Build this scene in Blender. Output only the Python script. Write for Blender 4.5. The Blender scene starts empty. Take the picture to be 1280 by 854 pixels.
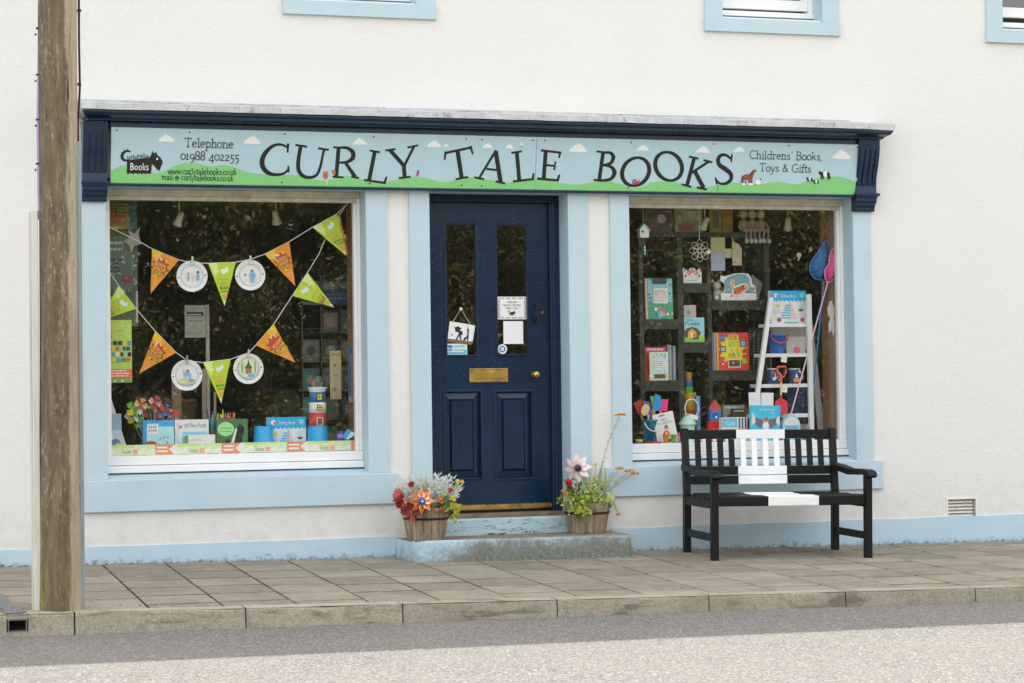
import bpy, math, random
from math import sin, cos, pi, radians as rad
from mathutils import Vector, Matrix
random.seed(7)
S = bpy.context.scene
COL = S.collection
# ------------------------------------------------------------------ camera
F = 2700.0
YAW, PITCH, ROLL = rad(17.86), rad(1.10), rad(-0.7524)
A = Vector((sin(YAW)*cos(PITCH), cos(YAW)*cos(PITCH), sin(PITCH)))
R0 = Vector((cos(YAW), -sin(YAW), 0.0))
U0 = R0.cross(A)
RV = R0*cos(ROLL)+U0*sin(ROLL)
UV = U0*cos(ROLL)-R0*sin(ROLL)
CAM = Vector((-4.600, -14.275, 1.184))
cd = bpy.data.cameras.new('camera')
cam = bpy.data.objects.new('camera', cd)
COL.objects.link(cam)
cd.sensor_width = 36.0
cd.lens = F/1280*36
cd.clip_end = 2000
m = Matrix.Identity(4)
for i in range(3):
    m[i][0], m[i][1], m[i][2], m[i][3] = RV[i], UV[i], -A[i], CAM[i]
cam.matrix_world = m
S.camera = cam
# ------------------------------------------------------------------ light
SUN_EL, SUN_AZ = rad(55.0), rad(24.0)      # azimuth measured from +Y (behind the shop) towards +X
W = bpy.data.worlds.new('World'); S.world = W; W.use_nodes = True
nt = W.node_tree; nt.nodes.clear()
sky = nt.nodes.new('ShaderNodeTexSky'); sky.sky_type = 'NISHITA'; sky.sun_disc = False
sky.sun_elevation = SUN_EL; sky.sun_rotation = SUN_AZ
sky.air_density = 1.0; sky.dust_density = 3.0; sky.ozone_density = 1.0
hsv = nt.nodes.new('ShaderNodeHueSaturation'); hsv.inputs['Saturation'].default_value = 0.40
mixw = nt.nodes.new('ShaderNodeMix'); mixw.data_type = 'RGBA'; mixw.blend_type = 'MULTIPLY'
mixw.inputs[0].default_value = 1.0; mixw.inputs[7].default_value = (1.05, 1.0, 0.93, 1)
bg = nt.nodes.new('ShaderNodeBackground'); bg.inputs[1].default_value = 0.14
wo = nt.nodes.new('ShaderNodeOutputWorld')
nt.links.new(sky.outputs[0], hsv.inputs['Color']); nt.links.new(hsv.outputs[0], mixw.inputs[6])
haze = nt.nodes.new('ShaderNodeMix'); haze.data_type = 'RGBA'; haze.inputs[0].default_value = 0.6
haze.inputs[7].default_value = (3.52, 3.6, 3.66, 1)
nt.links.new(mixw.outputs[2], haze.inputs[6]); nt.links.new(haze.outputs[2], bg.inputs[0]); nt.links.new(bg.outputs[0], wo.inputs[0])
ld = bpy.data.lights.new('sun', 'SUN'); ld.energy = 1.5; ld.angle = rad(0.5); ld.color = (1.0, 0.95, 0.88)
sun = bpy.data.objects.new('sun', ld); COL.objects.link(sun)
sd = Vector((sin(SUN_AZ)*cos(SUN_EL), cos(SUN_AZ)*cos(SUN_EL), sin(SUN_EL)))
sun.rotation_euler = sd.to_track_quat('Z', 'Y').to_euler()
sun.location = (6, 12, 14)
S.view_settings.view_transform = 'Standard'; S.view_settings.look = 'None'
S.view_settings.exposure = 2.03; S.view_settings.gamma = 1.0
S.view_settings.use_curve_mapping = False
S.render.film_transparent = False
S.cycles.max_bounces = 8; S.cycles.diffuse_bounces = 4; S.cycles.transparent_max_bounces = 24
S.cycles.caustics_reflective = False; S.cycles.caustics_refractive = False

# ------------------------------------------------------------------ measuring helpers
def ray(x, y): return A+RV*((x-640)/F)-UV*((y-427)/F)
def at(x, y, Y=0.0):
    d = ray(x, y); t = (Y-CAM.y)/d.y
    return CAM+d*t
SX, SY = -0.0120, 0.020                       # fall of the pavement along and across
def pave_z(X, Y): return SX*X+SY*Y
def gnd(x, y, z0=0.0, sx=SX, sy=SY):
    d = ray(x, y)
    t = (z0+sx*CAM.x+sy*CAM.y-CAM.z)/(d.z-sx*d.x-sy*d.y)
    return CAM+d*t
def kerb_y(X): return -2.635-0.043*(X+1.5)
def road_z(X, Y): return -0.149-0.0073*X-0.012*(Y+2.7)
def rc(x0, y0, x1, y1, Y):
    """level rectangle on the plane Y through a measured outline: X0, X1, Z0, Z1"""
    ym, xm = (y0+y1)/2, (x0+x1)/2
    return at(x0, ym, Y).x, at(x1, ym, Y).x, at(xm, y1, Y).z, at(xm, y0, Y).z

# ------------------------------------------------------------------ materials
def lin(c):
    c /= 255.0
    return c/12.92 if c <= 0.04045 else ((c+0.055)/1.055)**2.4
def rgb(h):
    if isinstance(h, str):
        h = h.lstrip('#'); h = tuple(int(h[i:i+2], 16) for i in (0, 2, 4))
    return (lin(h[0]), lin(h[1]), lin(h[2]), 1.0)
class NB:
    """small node-tree writer"""
    def __init__(s, name):
        s.m = bpy.data.materials.new(name); s.m.use_nodes = True
        s.t = s.m.node_tree; s.p = s.t.nodes['Principled BSDF']; s.o = s.t.nodes['Material Output']
        s.co = None
    def n(s, typ, **kw):
        nd = s.t.nodes.new(typ)
        for k, v in kw.items():
            if isinstance(k, str) and hasattr(nd, k): setattr(nd, k, v)
        return nd
    def link(s, a, b): s.t.links.new(a, b)
    def coord(s, world=False, scale=None):
        if world: c = s.n('ShaderNodeNewGeometry').outputs['Position']
        else: c = s.n('ShaderNodeTexCoord').outputs['Object']
        if scale:
            mp = s.n('ShaderNodeMapping'); mp.inputs['Scale'].default_value = scale
            s.link(c, mp.inputs['Vector']); c = mp.outputs[0]
        return c
    def noise(s, scale, c=None, detail=4, rough=.6, dist=0.0):
        nd = s.n('ShaderNodeTexNoise'); nd.inputs['Scale'].default_value = scale
        nd.inputs['Detail'].default_value = detail; nd.inputs['Roughness'].default_value = rough
        nd.inputs['Distortion'].default_value = dist
        s.link(c or s.coord(), nd.inputs['Vector']); return nd.outputs['Fac']
    def voro(s, scale, c=None, feature='F1', out='Distance'):
        nd = s.n('ShaderNodeTexVoronoi', feature=feature); nd.inputs['Scale'].default_value = scale
        s.link(c or s.coord(), nd.inputs['Vector']); return nd.outputs[out]
    def ramp(s, fac, stops):
        r = s.n('ShaderNodeValToRGB'); e = r.color_ramp.elements
        while len(e) < len(stops): e.new(0.5)
        for i, (p, c) in enumerate(stops):
            e[i].position = p; e[i].color = c if len(c) == 4 else (*c, 1)
        s.link(fac, r.inputs[0]); return r.outputs[0]
    def mix(s, f, a, b, mode='MIX'):
        x = s.n('ShaderNodeMix', data_type='RGBA', blend_type=mode)
        for v, k in ((f, 0), (a, 6), (b, 7)):
            if isinstance(v, (int, float, tuple)): x.inputs[k].default_value = v
            else: s.link(v, x.inputs[k])
        return x.outputs[2]
    def math(s, op, a, b=0.0, clamp=False):
        x = s.n('ShaderNodeMath', operation=op, use_clamp=clamp)
        for v, k in ((a, 0), (b, 1)):
            if isinstance(v, (int, float)): x.inputs[k].default_value = v
            else: s.link(v, x.inputs[k])
        return x.outputs[0]
    def mrange(s, v, a, b, c=0.0, d=1.0):
        x = s.n('ShaderNodeMapRange'); x.inputs[1].default_value = a; x.inputs[2].default_value = b
        x.inputs[3].default_value = c; x.inputs[4].default_value = d
        s.link(v, x.inputs[0]); return x.outputs[0]
    def sep(s, c, ax):
        x = s.n('ShaderNodeSeparateXYZ'); s.link(c, x.inputs[0]); return x.outputs[ax]
    def bump(s, h, strength=.3, dist=.01, prev=None):
        b = s.n('ShaderNodeBump'); b.inputs['Strength'].default_value = strength; b.inputs['Distance'].default_value = dist
        s.link(h, b.inputs['Height'])
        if prev: s.link(prev, b.inputs['Normal'])
        return b.outputs[0]
    def done(s, col=None, rough=None, normal=None, metal=None, spec=None):
        for v, k in ((col, 'Base Color'), (rough, 'Roughness'), (normal, 'Normal'), (metal, 'Metallic'), (spec, 'Specular IOR Level')):
            if v is None: continue
            if isinstance(v, (int, float, tuple)): s.p.inputs[k].default_value = v
            else: s.link(v, s.p.inputs[k])
        return s.m
def mul(c, k): return (min(1, c[0]*k), min(1, c[1]*k), min(1, c[2]*k), 1)
_plain = {}
def C(h, rough=.5, name=None):
    """plain painted or printed colour with a little unevenness"""
    key = (h, rough)
    if key in _plain: return _plain[key]
    b = NB(name or 'paint_%s' % (h.lstrip('#') if isinstance(h, str) else '_'.join(map(str, h))))
    c = rgb(h); f = b.noise(6, detail=3)
    m_ = b.done(b.mix(b.mrange(f, .3, .7), mul(c, .97), mul(c, 1.02)), rough)
    _plain[key] = m_
    return m_

def mat_wall():
    b = NB('white_roughcast'); c = b.coord(True)
    n1 = b.noise(38, c, 5, .65); n2 = b.noise(9, c, 3, .6); n3 = b.noise(1.3, c, 4, .6)
    z = b.sep(c, 2)
    base = b.mix(b.mrange(n3, .3, .75), (.785, .775, .758, 1), (.755, .744, .724, 1))
    # splash dirt just above the pavement
    low = b.math('MULTIPLY', b.mrange(z, .15, .55, 1, 0), b.mrange(n2, .4, .75))
    base = b.mix(b.math('MULTIPLY', low, .35), base, (.52, .49, .42, 1))
    h = b.math('ADD', n1, b.math('MULTIPLY', n2, .8))
    return b.done(base, .92, b.bump(h, .36, .012), spec=.2)
def mat_trim():
    b = NB('light_blue_masonry_paint'); c = b.coord(True)
    n1 = b.noise(3.0, c, 4, .6); n2 = b.noise(70, c, 4, .6); n3 = b.noise(14, c, 3)
    base = b.mix(b.mrange(n1, .3, .7), rgb((184, 205, 216)), rgb((193, 211, 221)))
    spots = b.mrange(n3, .70, .76)
    base = b.mix(b.math('MULTIPLY', spots, .25), base, rgb((170, 185, 190)))
    return b.done(base, .75, b.bump(b.math('ADD', n2, n3), .18, .006), spec=.3)
def mat_plinth():
    b = NB('light_blue_plinth_paint'); c = b.coord(True)
    n1 = b.noise(3.0, c, 4, .6); n2 = b.noise(60, c, 5, .7); n3 = b.noise(26, c, 5, .75)
    base = b.mix(b.mrange(n1, .3, .7), rgb((182, 207, 222)), rgb((192, 214, 226)))
    gx = b.math('ADD', b.math('MULTIPLY', b.sep(c, 0), -SX), b.sep(c, 2))
    low = b.math('ADD', b.mrange(gx, .0, .075, .30, 0), n3)
    dirt = b.math('MULTIPLY', b.mrange(low, .70, .92), .75)
    base = b.mix(dirt, base, rgb((88, 82, 68)))
    return b.done(base, .8, b.bump(n2, .3, .008), spec=.25)
def mat_navy():
    b = NB('navy_gloss_paint'); c = b.coord(True)
    n1 = b.noise(5, c, 4, .6); n2 = b.noise(60, c, 3, .6)
    base = b.mix(b.mrange(n1, .3, .7), rgb((4, 33, 60)), rgb((8, 44, 74)))
    chip = b.mrange(b.noise(23, c, 6, .85), .84, .85)
    base = b.mix(chip, base, rgb((96, 108, 124)))
    return b.done(base, b.mrange(n2, .3, .7, .18, .3), b.bump(n1, .05, .01))
def mat_lead():
    b = NB('weathered_lead'); c = b.coord(True)
    n1 = b.noise(7, c, 5, .7, .6); n2 = b.noise(50, c, 3)
    base = b.mix(b.mrange(n1, .35, .7), rgb((176, 178, 182)), rgb((205, 206, 208)))
    base = b.mix(b.mrange(b.noise(13, b.coord(True, (1, 1, .5)), 6, .8), .56, .70), base, rgb((104, 102, 98)))
    return b.done(base, .55, b.bump(n2, .2, .004))
def mat_asphalt():
    b = NB('worn_asphalt'); c = b.coord(True)
    v = b.voro(95, c, out='Color'); vd = b.voro(95, c, out='Distance')
    big = b.noise(.8, c, 4, .6); mid = b.noise(6, c, 4, .6)
    g = b.n('ShaderNodeRGBToBW'); b.link(v, g.inputs[0])
    base = b.ramp(g.outputs[0], [(0, rgb((80, 80, 79))), (.45, rgb((114, 112, 109))), (.8, rgb((142, 138, 132))), (1, rgb((190, 182, 172)))])
    base = b.mix(b.mrange(big, .35, .7), base, rgb((150, 143, 136)), 'MULTIPLY') if False else b.mix(b.math('MULTIPLY', b.mrange(big, .35, .7), .35), base, rgb((138, 131, 123)))
    v2 = b.n('ShaderNodeRGBToBW'); b.link(b.voro(64, c, out='Color'), v2.inputs[0])
    pits = b.math('MULTIPLY', b.mrange(b.voro(64, c), .34, .22), b.mrange(v2.outputs[0], .50, .56))
    pits = b.math('MULTIPLY', pits, b.mrange(b.noise(2.2, c, 5, .7), .30, .62, .35, 1))
    base = b.mix(pits, base, rgb((44, 41, 38)))
    base = b.mix(b.math('MULTIPLY', b.mrange(mid, .6, .75), .3), base, rgb((86, 84, 84)))
    h = b.math('SUBTRACT', 1.0, b.math('MULTIPLY', vd, 1.0))
    nb = b.bump(h, .9, .007)
    return b.done(base, .9, b.bump(b.noise(30, c, 3), .3, .01, nb), spec=.25)
def mat_slab(name='paving_concrete', lo=(136, 128, 114), hi=(170, 161, 145)):
    b = NB(name); c = b.coord(True)
    oi = b.n('ShaderNodeObjectInfo').outputs['Random']
    n1 = b.noise(2.2, c, 5, .65); n2 = b.noise(90, c, 4, .7); n3 = b.noise(12, c, 4, .65)
    base = b.mix(b.mrange(n1, .3, .72), rgb(lo), rgb(hi))
    base = b.mix(b.math('MULTIPLY', b.mrange(oi, .1, 1), .55), base, rgb((118, 112, 98)))
    base = b.mix(b.math('MULTIPLY', b.mrange(n3, .5, .72), .4), base, rgb((186, 178, 163)))
    base = b.mix(b.math('MULTIPLY', b.mrange(n2, .5, .72), .5), base, rgb((98, 92, 82)))
    return b.done(base, .93, b.bump(b.math('ADD', n2, b.math('MULTIPLY', n3, .6)), .5, .006), spec=.2)
def mat_kerb():
    b = NB('kerb_granite_concrete'); c = b.coord(True)
    oi = b.n('ShaderNodeObjectInfo').outputs['Random']
    n1 = b.noise(2.5, c, 5, .7); n2 = b.voro(150, c, out='Color'); n3 = b.noise(10, c, 5, .7)
    g = b.n('ShaderNodeRGBToBW'); b.link(n2, g.inputs[0])
    base = b.mix(b.mrange(n1, .3, .7), rgb((170, 161, 142)), rgb((196, 187, 168)))
    base = b.mix(b.math('MULTIPLY', oi, .2), base, rgb((128, 122, 110)))
    base = b.mix(b.mrange(g.outputs[0], .1, .9, .45, 0), base, rgb((84, 80, 70)))
    base = b.mix(b.math('MULTIPLY', b.mrange(n3, .52, .70), .6), base, rgb((112, 104, 88)))
    st = b.noise(2.1, b.coord(True, (1, 1, 5)), 5, .65, .8)
    base = b.mix(b.math('MULTIPLY', b.mrange(st, .54, .66), .65), base, rgb((98, 90, 76)))
    return b.done(base, .93, b.bump(b.math('ADD', n3, g.outputs[0]), .5, .006), spec=.2)
def mat_pole():
    b = NB('weathered_pole_timber'); c0 = b.coord(True)
    c = b.coord(True, (1, 1, .06)); cf = b.coord(True, (1, 1, .025))
    n1 = b.noise(26, b.coord(True, (1, 1, .10)), 7, .75, .2); n2 = b.noise(80, b.coord(True, (1, 1, .05)), 5, .7); n3 = b.noise(5, b.coord(True, (1, 1, .35)), 5, .65)
    n4 = b.noise(70, b.coord(True, (1, 1, .28)), 5, .8)
    base = b.ramp(n1, [(.32, rgb((88, 75, 60))), (.45, rgb((112, 99, 81))), (.57, rgb((136, 122, 101))), (.70, rgb((170, 156, 130)))])
    base = b.mix(b.math('MULTIPLY', b.mrange(n2, .48, .68), .55), base, rgb((86, 73, 58)))
    base = b.mix(b.math('MULTIPLY', b.mrange(n4, .54, .66), b.mrange(n3, .40, .60)), base, rgb((206, 198, 176)))
    base = b.mix(b.math('MULTIPLY', b.mrange(n3, .62, .42), .45), base, rgb((100, 88, 74)))
    z = b.sep(c0, 2)
    al = b.math('MULTIPLY', b.mrange(b.math('ADD', z, b.math('MULTIPLY', n3, .7)), .45, 1.25, 1, 0), b.mrange(b.noise(9, c, 4), .35, .6))
    base = b.mix(b.math('MULTIPLY', al, .75), base, rgb((128, 120, 68)))
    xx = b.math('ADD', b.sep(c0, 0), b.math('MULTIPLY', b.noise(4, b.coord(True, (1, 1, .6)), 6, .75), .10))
    pale_strip = b.math('MULTIPLY', b.mrange(xx, -3.262, -3.245), b.mrange(b.noise(30, b.coord(True, (1, 1, .1)), 4, .7), .30, .42))  # paler strip down the right side, broken up by noise
    base = b.mix(b.math('MULTIPLY', pale_strip, b.mrange(n1, .3, .7, .35, .85)), base, rgb((190, 177, 156)))
    lit_edge = b.math('MULTIPLY', b.mrange(xx, -3.395, -3.425), b.mrange(n4, .40, .55))  # yellow light along the left edge, painted into the timber colour
    base = b.mix(b.math('MULTIPLY', lit_edge, .6), base, rgb((190, 172, 116)))
    crack = b.mrange(b.noise(44, b.coord(True, (1, 1, .07)), 3, .55), .70, .715)
    base = b.mix(crack, base, rgb((58, 46, 36)))
    return b.done(base, .88, b.bump(b.math('ADD', n2, n1), .7, .012), spec=.15)
def mat_step(name='worn_step_paint', lo=.0, hi=1.0):
    b = NB(name); c = b.coord(True)
    n1 = b.noise(10, c, 6, .78); n2 = b.noise(40, c, 6, .8); n3 = b.noise(70, c, 4)
    x, z = b.sep(c, 0), b.sep(c, 2)
    paint = b.mix(b.mrange(b.noise(4, c), .3, .7), rgb((176, 203, 216)), rgb((192, 216, 226)))
    wear = b.math('ADD', b.mrange(x, -.80, -.35, -.16, .05), b.mrange(z, -.02, .145, .15, -.10))
    wear = b.math('ADD', wear, b.math('ADD', b.math('MULTIPLY', n1, .6), b.math('MULTIPLY', n2, .4)))
    stone = b.mix(b.mrange(n2, .35, .65), rgb((74, 72, 62)), rgb((150, 150, 140)))
    base = b.mix(b.mrange(wear, .33, .55, 0, .95), paint, stone)
    g = b.n('ShaderNodeNewGeometry').outputs['Normal']
    up = b.mrange(b.sep(g, 2), .6, .85)
    tread = b.mix(b.mrange(n1, .3, .7), rgb((110, 102, 90)), rgb((158, 149, 134)))
    base = b.mix(up, base, tread)
    return b.done(base, .9, b.bump(b.math('ADD', n3, n2), .4, .008), spec=.2)
def mat_riser():
    b = NB('flaking_step_paint'); c = b.coord(True, (1, 1, 2.2))
    n1 = b.noise(9, c, 5, .7, 1.2); n2 = b.noise(60, c, 4)
    paint = b.mix(b.mrange(b.noise(5, c), .3, .7), rgb((168, 196, 208)), rgb((186, 211, 221)))
    cc = b.coord(True, (1, 1, 7))
    w1 = b.noise(2.6, cc, 5, .6, .4)
    cr = b.mrange(b.math('ABSOLUTE', b.math('SUBTRACT', w1, .5)), .004, .016, 1, 0)
    cr = b.math('MULTIPLY', cr, b.mrange(n1, .46, .56))
    base = b.mix(cr, paint, rgb((70, 68, 62)))
    base = b.mix(b.math('MULTIPLY', b.mrange(n1, .62, .7), .7), base, rgb((128, 128, 122)))
    return b.done(base, .85, b.bump(b.math('ADD', n1, b.math('MULTIPLY', cr, -1.)), .5, .01), spec=.2)
def mat_barrel():
    b = NB('weathered_barrel_oak'); c = b.coord(True, (1, 1, .12))
    oi = b.n('ShaderNodeObjectInfo').outputs['Random']
    n1 = b.noise(40, c, 6, .7, .4); n2 = b.noise(9, b.coord(True), 4)
    base = b.ramp(n1, [(.3, rgb((104, 90, 74))), (.5, rgb((152, 136, 114))), (.7, rgb((190, 174, 150)))])
    base = b.mix(b.math('MULTIPLY', oi, .45), base, rgb((122, 104, 86)))
    base = b.mix(b.math('MULTIPLY', b.mrange(n2, .52, .7), .5), base, rgb((84, 66, 50)))
    return b.done(base, .85, b.bump(n1, .5, .006), spec=.2)
def mat_metal(name, c, rough=.35, metal=1.0, var=.15):
    b = NB(name); n1 = b.noise(18, None, 4)
    return b.done(b.mix(b.mrange(n1, .3, .7), mul(rgb(c), 1-var), mul(rgb(c), 1+var)), b.mrange(n1, .3, .7, rough*.8, rough*1.25), metal=metal)
def mat_leaf(name, c, rough=.5, trans=.35, var=.35):
    b = NB(name)
    gi = b.n('ShaderNodeNewGeometry').outputs['Random Per Island']
    f = b.noise(60, b.coord(True), 2)
    col = b.mix(gi, mul(rgb(c), 1-var), mul(rgb(c), 1+var))
    col = b.mix(b.math('MULTIPLY', b.mrange(f, .35, .65), .35), col, mul(rgb(c), .7))
    b.done(col, rough)
    if trans:
        tr = b.n('ShaderNodeBsdfTranslucent'); b.link(col, tr.inputs[0])
        mx = b.n('ShaderNodeMixShader'); mx.inputs[0].default_value = trans
        b.link(b.p.outputs[0], mx.inputs[1]); b.link(tr.outputs[0], mx.inputs[2]); b.link(mx.outputs[0], b.o.inputs[0])
    return b.m
def mat_glass():
    b = NB('window_glass'); t = b.t; t.nodes.remove(b.p)
    gl = b.n('ShaderNodeBsdfGlossy'); gl.inputs['Roughness'].default_value = 0.0; gl.inputs['Color'].default_value = (1, 1, 1, 1)
    tr = b.n('ShaderNodeBsdfTransparent'); tr.inputs['Color'].default_value = (.99, 1.0, .99, 1)
    lw = b.n('ShaderNodeLayerWeight'); lw.inputs['Blend'].default_value = .5
    f1 = b.math('ADD', b.math('MULTIPLY', b.math('POWER', lw.outputs['Facing'], 5.0), .955), .045)     # both faces of the sheet
    f = b.math('DIVIDE', b.math('MULTIPLY', f1, 2.0), b.math('ADD', f1, 1.0), True)
    w = b.noise(1.1, b.coord(True), 1)
    b.link(b.bump(w, .004, .01), gl.inputs['Normal'])
    mx = b.n('ShaderNodeMixShader'); b.link(f, mx.inputs[0]); b.link(tr.outputs[0], mx.inputs[1]); b.link(gl.outputs[0], mx.inputs[2])
    du = b.n('ShaderNodeBsdfDiffuse'); du.inputs[0].default_value = (.75, .74, .68, 1)      # a film of street dust
    m2 = b.n('ShaderNodeMixShader'); b.link(b.mrange(b.noise(5, b.coord(True), 5, .7), .35, .75, .004, .016), m2.inputs[0]); b.link(mx.outputs[0], m2.inputs[1]); b.link(du.outputs[0], m2.inputs[2])
    b.link(m2.outputs[0], b.o.inputs[0])
    return b.m
def mat_boards(name, lo, hi, rough=.6, zs=.08, sc=30):
    b = NB(name); c = b.coord(True, (1, 1, zs)); n1 = b.noise(sc, c, 5, .65, .3)
    return b.done(b.mix(b.mrange(n1, .3, .7), rgb(lo), rgb(hi)), rough, b.bump(n1, .15, .004))
def mat_bench(name, lo, hi):
    b = NB(name); c = b.coord(True, (.08, 1, 1)); n1 = b.noise(60, c, 5, .65); n2 = b.noise(55, b.coord(True), 6, .8)
    base = b.mix(b.mrange(n1, .3, .7), rgb(lo), rgb(hi))
    base = b.mix(b.mrange(n2, .72, .74), base, rgb((128, 122, 112)))
    return b.done(base, b.mrange(n1, .3, .7, .4, .6), b.bump(n1, .25, .003), spec=.3)
M = {}
M['wall'] = mat_wall(); M['trim'] = mat_trim(); M['plinth'] = mat_plinth(); M['navy'] = mat_navy(); M['lead'] = mat_lead()
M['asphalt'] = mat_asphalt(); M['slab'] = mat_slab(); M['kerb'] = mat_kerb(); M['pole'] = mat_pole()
M['step'] = mat_step(); M['riser'] = mat_riser(); M['barrel'] = mat_barrel(); M['glass'] = mat_glass()
M['brass'] = mat_metal('brass', (196, 160, 92), .3); M['iron'] = mat_metal('dark_iron', (44, 42, 40), .55, .6)
M['zinc'] = mat_metal('grey_steel', (120, 122, 122), .5, .6)
M['white'] = C((238, 238, 238), .45, 'white_gloss_paint')
M['cream'] = mat_boards('aged_cream_frame', (188, 178, 160), (222, 215, 202), .6, 1, 12)
M['brown'] = mat_boards('brown_lining', (138, 98, 70), (178, 134, 100), .55, .05, 40)
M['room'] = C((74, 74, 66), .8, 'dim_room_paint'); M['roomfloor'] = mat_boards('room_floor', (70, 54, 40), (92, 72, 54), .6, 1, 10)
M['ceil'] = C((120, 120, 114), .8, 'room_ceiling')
M['shelfwood'] = mat_boards('dark_shelf_paint', (38, 43, 38), (50, 55, 49), .6, .1, 20)
M['bblack'] = mat_bench('bench_black_paint', (12, 12, 13), (22, 22, 22)); M['bwhite'] = mat_bench('bench_white_paint', (232, 232, 232), (246, 246, 246))
M['soil'] = C((46, 36, 28), .95, 'soil'); M['grout'] = mat_slab('joint_soil', (44, 38, 30), (66, 58, 46))
M['roof'] = mat_slab('roof_slate', (62, 64, 70), (84, 86, 92))
M['cond'] = mat_boards('grey_conduit', (128, 140, 150), (150, 162, 172), .5, .05, 30)
M['trunking'] = mat_boards('cream_trunking', (196, 192, 182), (224, 220, 212), .5, .05, 30)

# ------------------------------------------------------------------ mesh builder
class MB:
    step = .0004
    def __init__(s, origin=(0, 0, 0), M=None):
        s.v, s.f, s.mi, s.mats, s.sm = [], [], [], [], []
        s.M = M; s.o = Vector(origin); s.layer = 0
    def slot(s, m):
        if m not in s.mats: s.mats.append(m)
        return s.mats.index(m)
    def add(s, vs, fs, m, smooth=False):
        k = len(s.v); i = s.slot(m)
        for p in vs:
            p = Vector(p)
            s.v.append((s.M @ p) if s.M is not None else p)
        for f in fs:
            s.f.append(tuple(k+j for j in f)); s.mi.append(i); s.sm.append(smooth)
        return s
    def box(s, x0, x1, y0, y1, z0, z1, m):
        v = [(x, y, z) for x in (x0, x1) for y in (y0, y1) for z in (z0, z1)]
        return s.add(v, [(0, 1, 3, 2), (4, 6, 7, 5), (0, 4, 5, 1), (2, 3, 7, 6), (0, 2, 6, 4), (1, 5, 7, 3)], m)
    def hexa(s, b, t, m):
        """eight corners: bottom loop b (ccw seen from above) and top loop t"""
        return s.add(list(b)+list(t), [(3, 2, 1, 0), (4, 5, 6, 7)]+[(i, (i+1) % 4, 4+(i+1) % 4, 4+i) for i in range(4)], m)
    def prism(s, poly, d0, d1, m, ax=1):
        """extrude a polygon given in the plane across axis ax"""
        n = len(poly)
        def P(a, b, d): return (d, a, b) if ax == 0 else (a, d, b) if ax == 1 else (a, b, d)
        v = [P(a, b, d0) for a, b in poly]+[P(a, b, d1) for a, b in poly]
        return s.add(v, [tuple(range(n)), tuple(range(2*n-1, n-1, -1))]+[(i, n+i, n+(i+1) % n, (i+1) % n) for i in range(n)], m)
    def tube(s, pts, r, m, n=8, cap=True):
        pts = [Vector(p) for p in pts]; rs = r if isinstance(r, (list, tuple)) else [r]*len(pts)
        vs, fs = [], []
        for i, p in enumerate(pts):
            d = (pts[min(i+1, len(pts)-1)]-pts[max(i-1, 0)])
            d = d.normalized() if d.length > 1e-9 else Vector((0, 0, 1))
            a = d.cross(Vector((0, 0, 1)) if abs(d.z) < .95 else Vector((0, 1, 0))).normalized(); b = d.cross(a)
            for k in range(n):
                t = 2*pi*k/n; vs.append(p+(a*cos(t)+b*sin(t))*rs[i])
        for i in range(len(pts)-1):
            for k in range(n):
                fs.append((i*n+k, i*n+(k+1) % n, (i+1)*n+(k+1) % n, (i+1)*n+k))
        s.add(vs, fs, m, True)
        if cap:
            L = len(pts)-1
            s.add([vs[k] for k in range(n)], [tuple(range(n-1, -1, -1))], m); s.add([vs[L*n+k] for k in range(n)], [tuple(range(n))], m)
        return s
    def lathe(s, prof, c, m, n=20, a0=0, a1=2*pi, smooth=True):
        """profile of (radius, z) round the vertical axis at c"""
        full = abs(a1-a0-2*pi) < 1e-6; k = n if full else n+1
        vs = [(c[0]+r*cos(a0+(a1-a0)*j/n), c[1]+r*sin(a0+(a1-a0)*j/n), c[2]+z) for r, z in prof for j in range(k)]
        fs = []
        for i in range(len(prof)-1):
            for j in range(n):
                j2 = (j+1) % k
                fs.append((i*k+j, i*k+j2, (i+1)*k+j2, (i+1)*k+j))
        return s.add(vs, fs, m, smooth)
    def ball(s, c, r, m, n=10, sc=(1, 1, 1)):
        vs, fs = [], []
        h = n//2+1
        for i in range(h+1):
            t = pi*i/h
            for j in range(n):
                a = 2*pi*j/n
                vs.append((c[0]+r*sc[0]*sin(t)*cos(a), c[1]+r*sc[1]*sin(t)*sin(a), c[2]+r*sc[2]*cos(t)))
        for i in range(h):
            for j in range(n):
                fs.append((i*n+j, (i+1)*n+j, (i+1)*n+(j+1) % n, i*n+(j+1) % n))
        return s.add(vs, fs, m, True)
    # --- flat print, in the local plane u (right), v (up), w (towards the viewer)
    def pg(s, pts, m, w=None):
        if w is None: s.layer += 1; w = s.step*s.layer
        return s.add([(u, v, w) for u, v in pts], [tuple(range(len(pts)))], m)
    def rect(s, u0, v0, u1, v1, m): return s.pg([(u0, v0), (u1, v0), (u1, v1), (u0, v1)], m)
    def disc(s, u, v, r, m, ry=None, n=14, a=0):
        ry = ry or r
        return s.pg([(u+r*cos(t)*cos(a)-ry*sin(t)*sin(a), v+r*cos(t)*sin(a)+ry*sin(t)*cos(a)) for t in [2*pi*k/n for k in range(n)]], m)
    def ring(s, u, v, r0, r1, m, n=20):
        s.layer += 1; w = s.step*s.layer
        vs = [(u+r*cos(2*pi*k/n), v+r*sin(2*pi*k/n), w) for r in (r0, r1) for k in range(n)]
        return s.add(vs, [(k, (k+1) % n, n+(k+1) % n, n+k) for k in range(n)], m)
    def star(s, u, v, r0, r1, k, m, a=0):
        return s.pg([(u+(r1 if i % 2 else r0)*cos(a+pi*i/k), v+(r1 if i % 2 else r0)*sin(a+pi*i/k)) for i in range(2*k)], m)
    def slab(s, poly, th, m):
        """a sheet of thickness th whose front face is at w = 0"""
        return s.prism(poly, -th, 0, m, 2)
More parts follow.
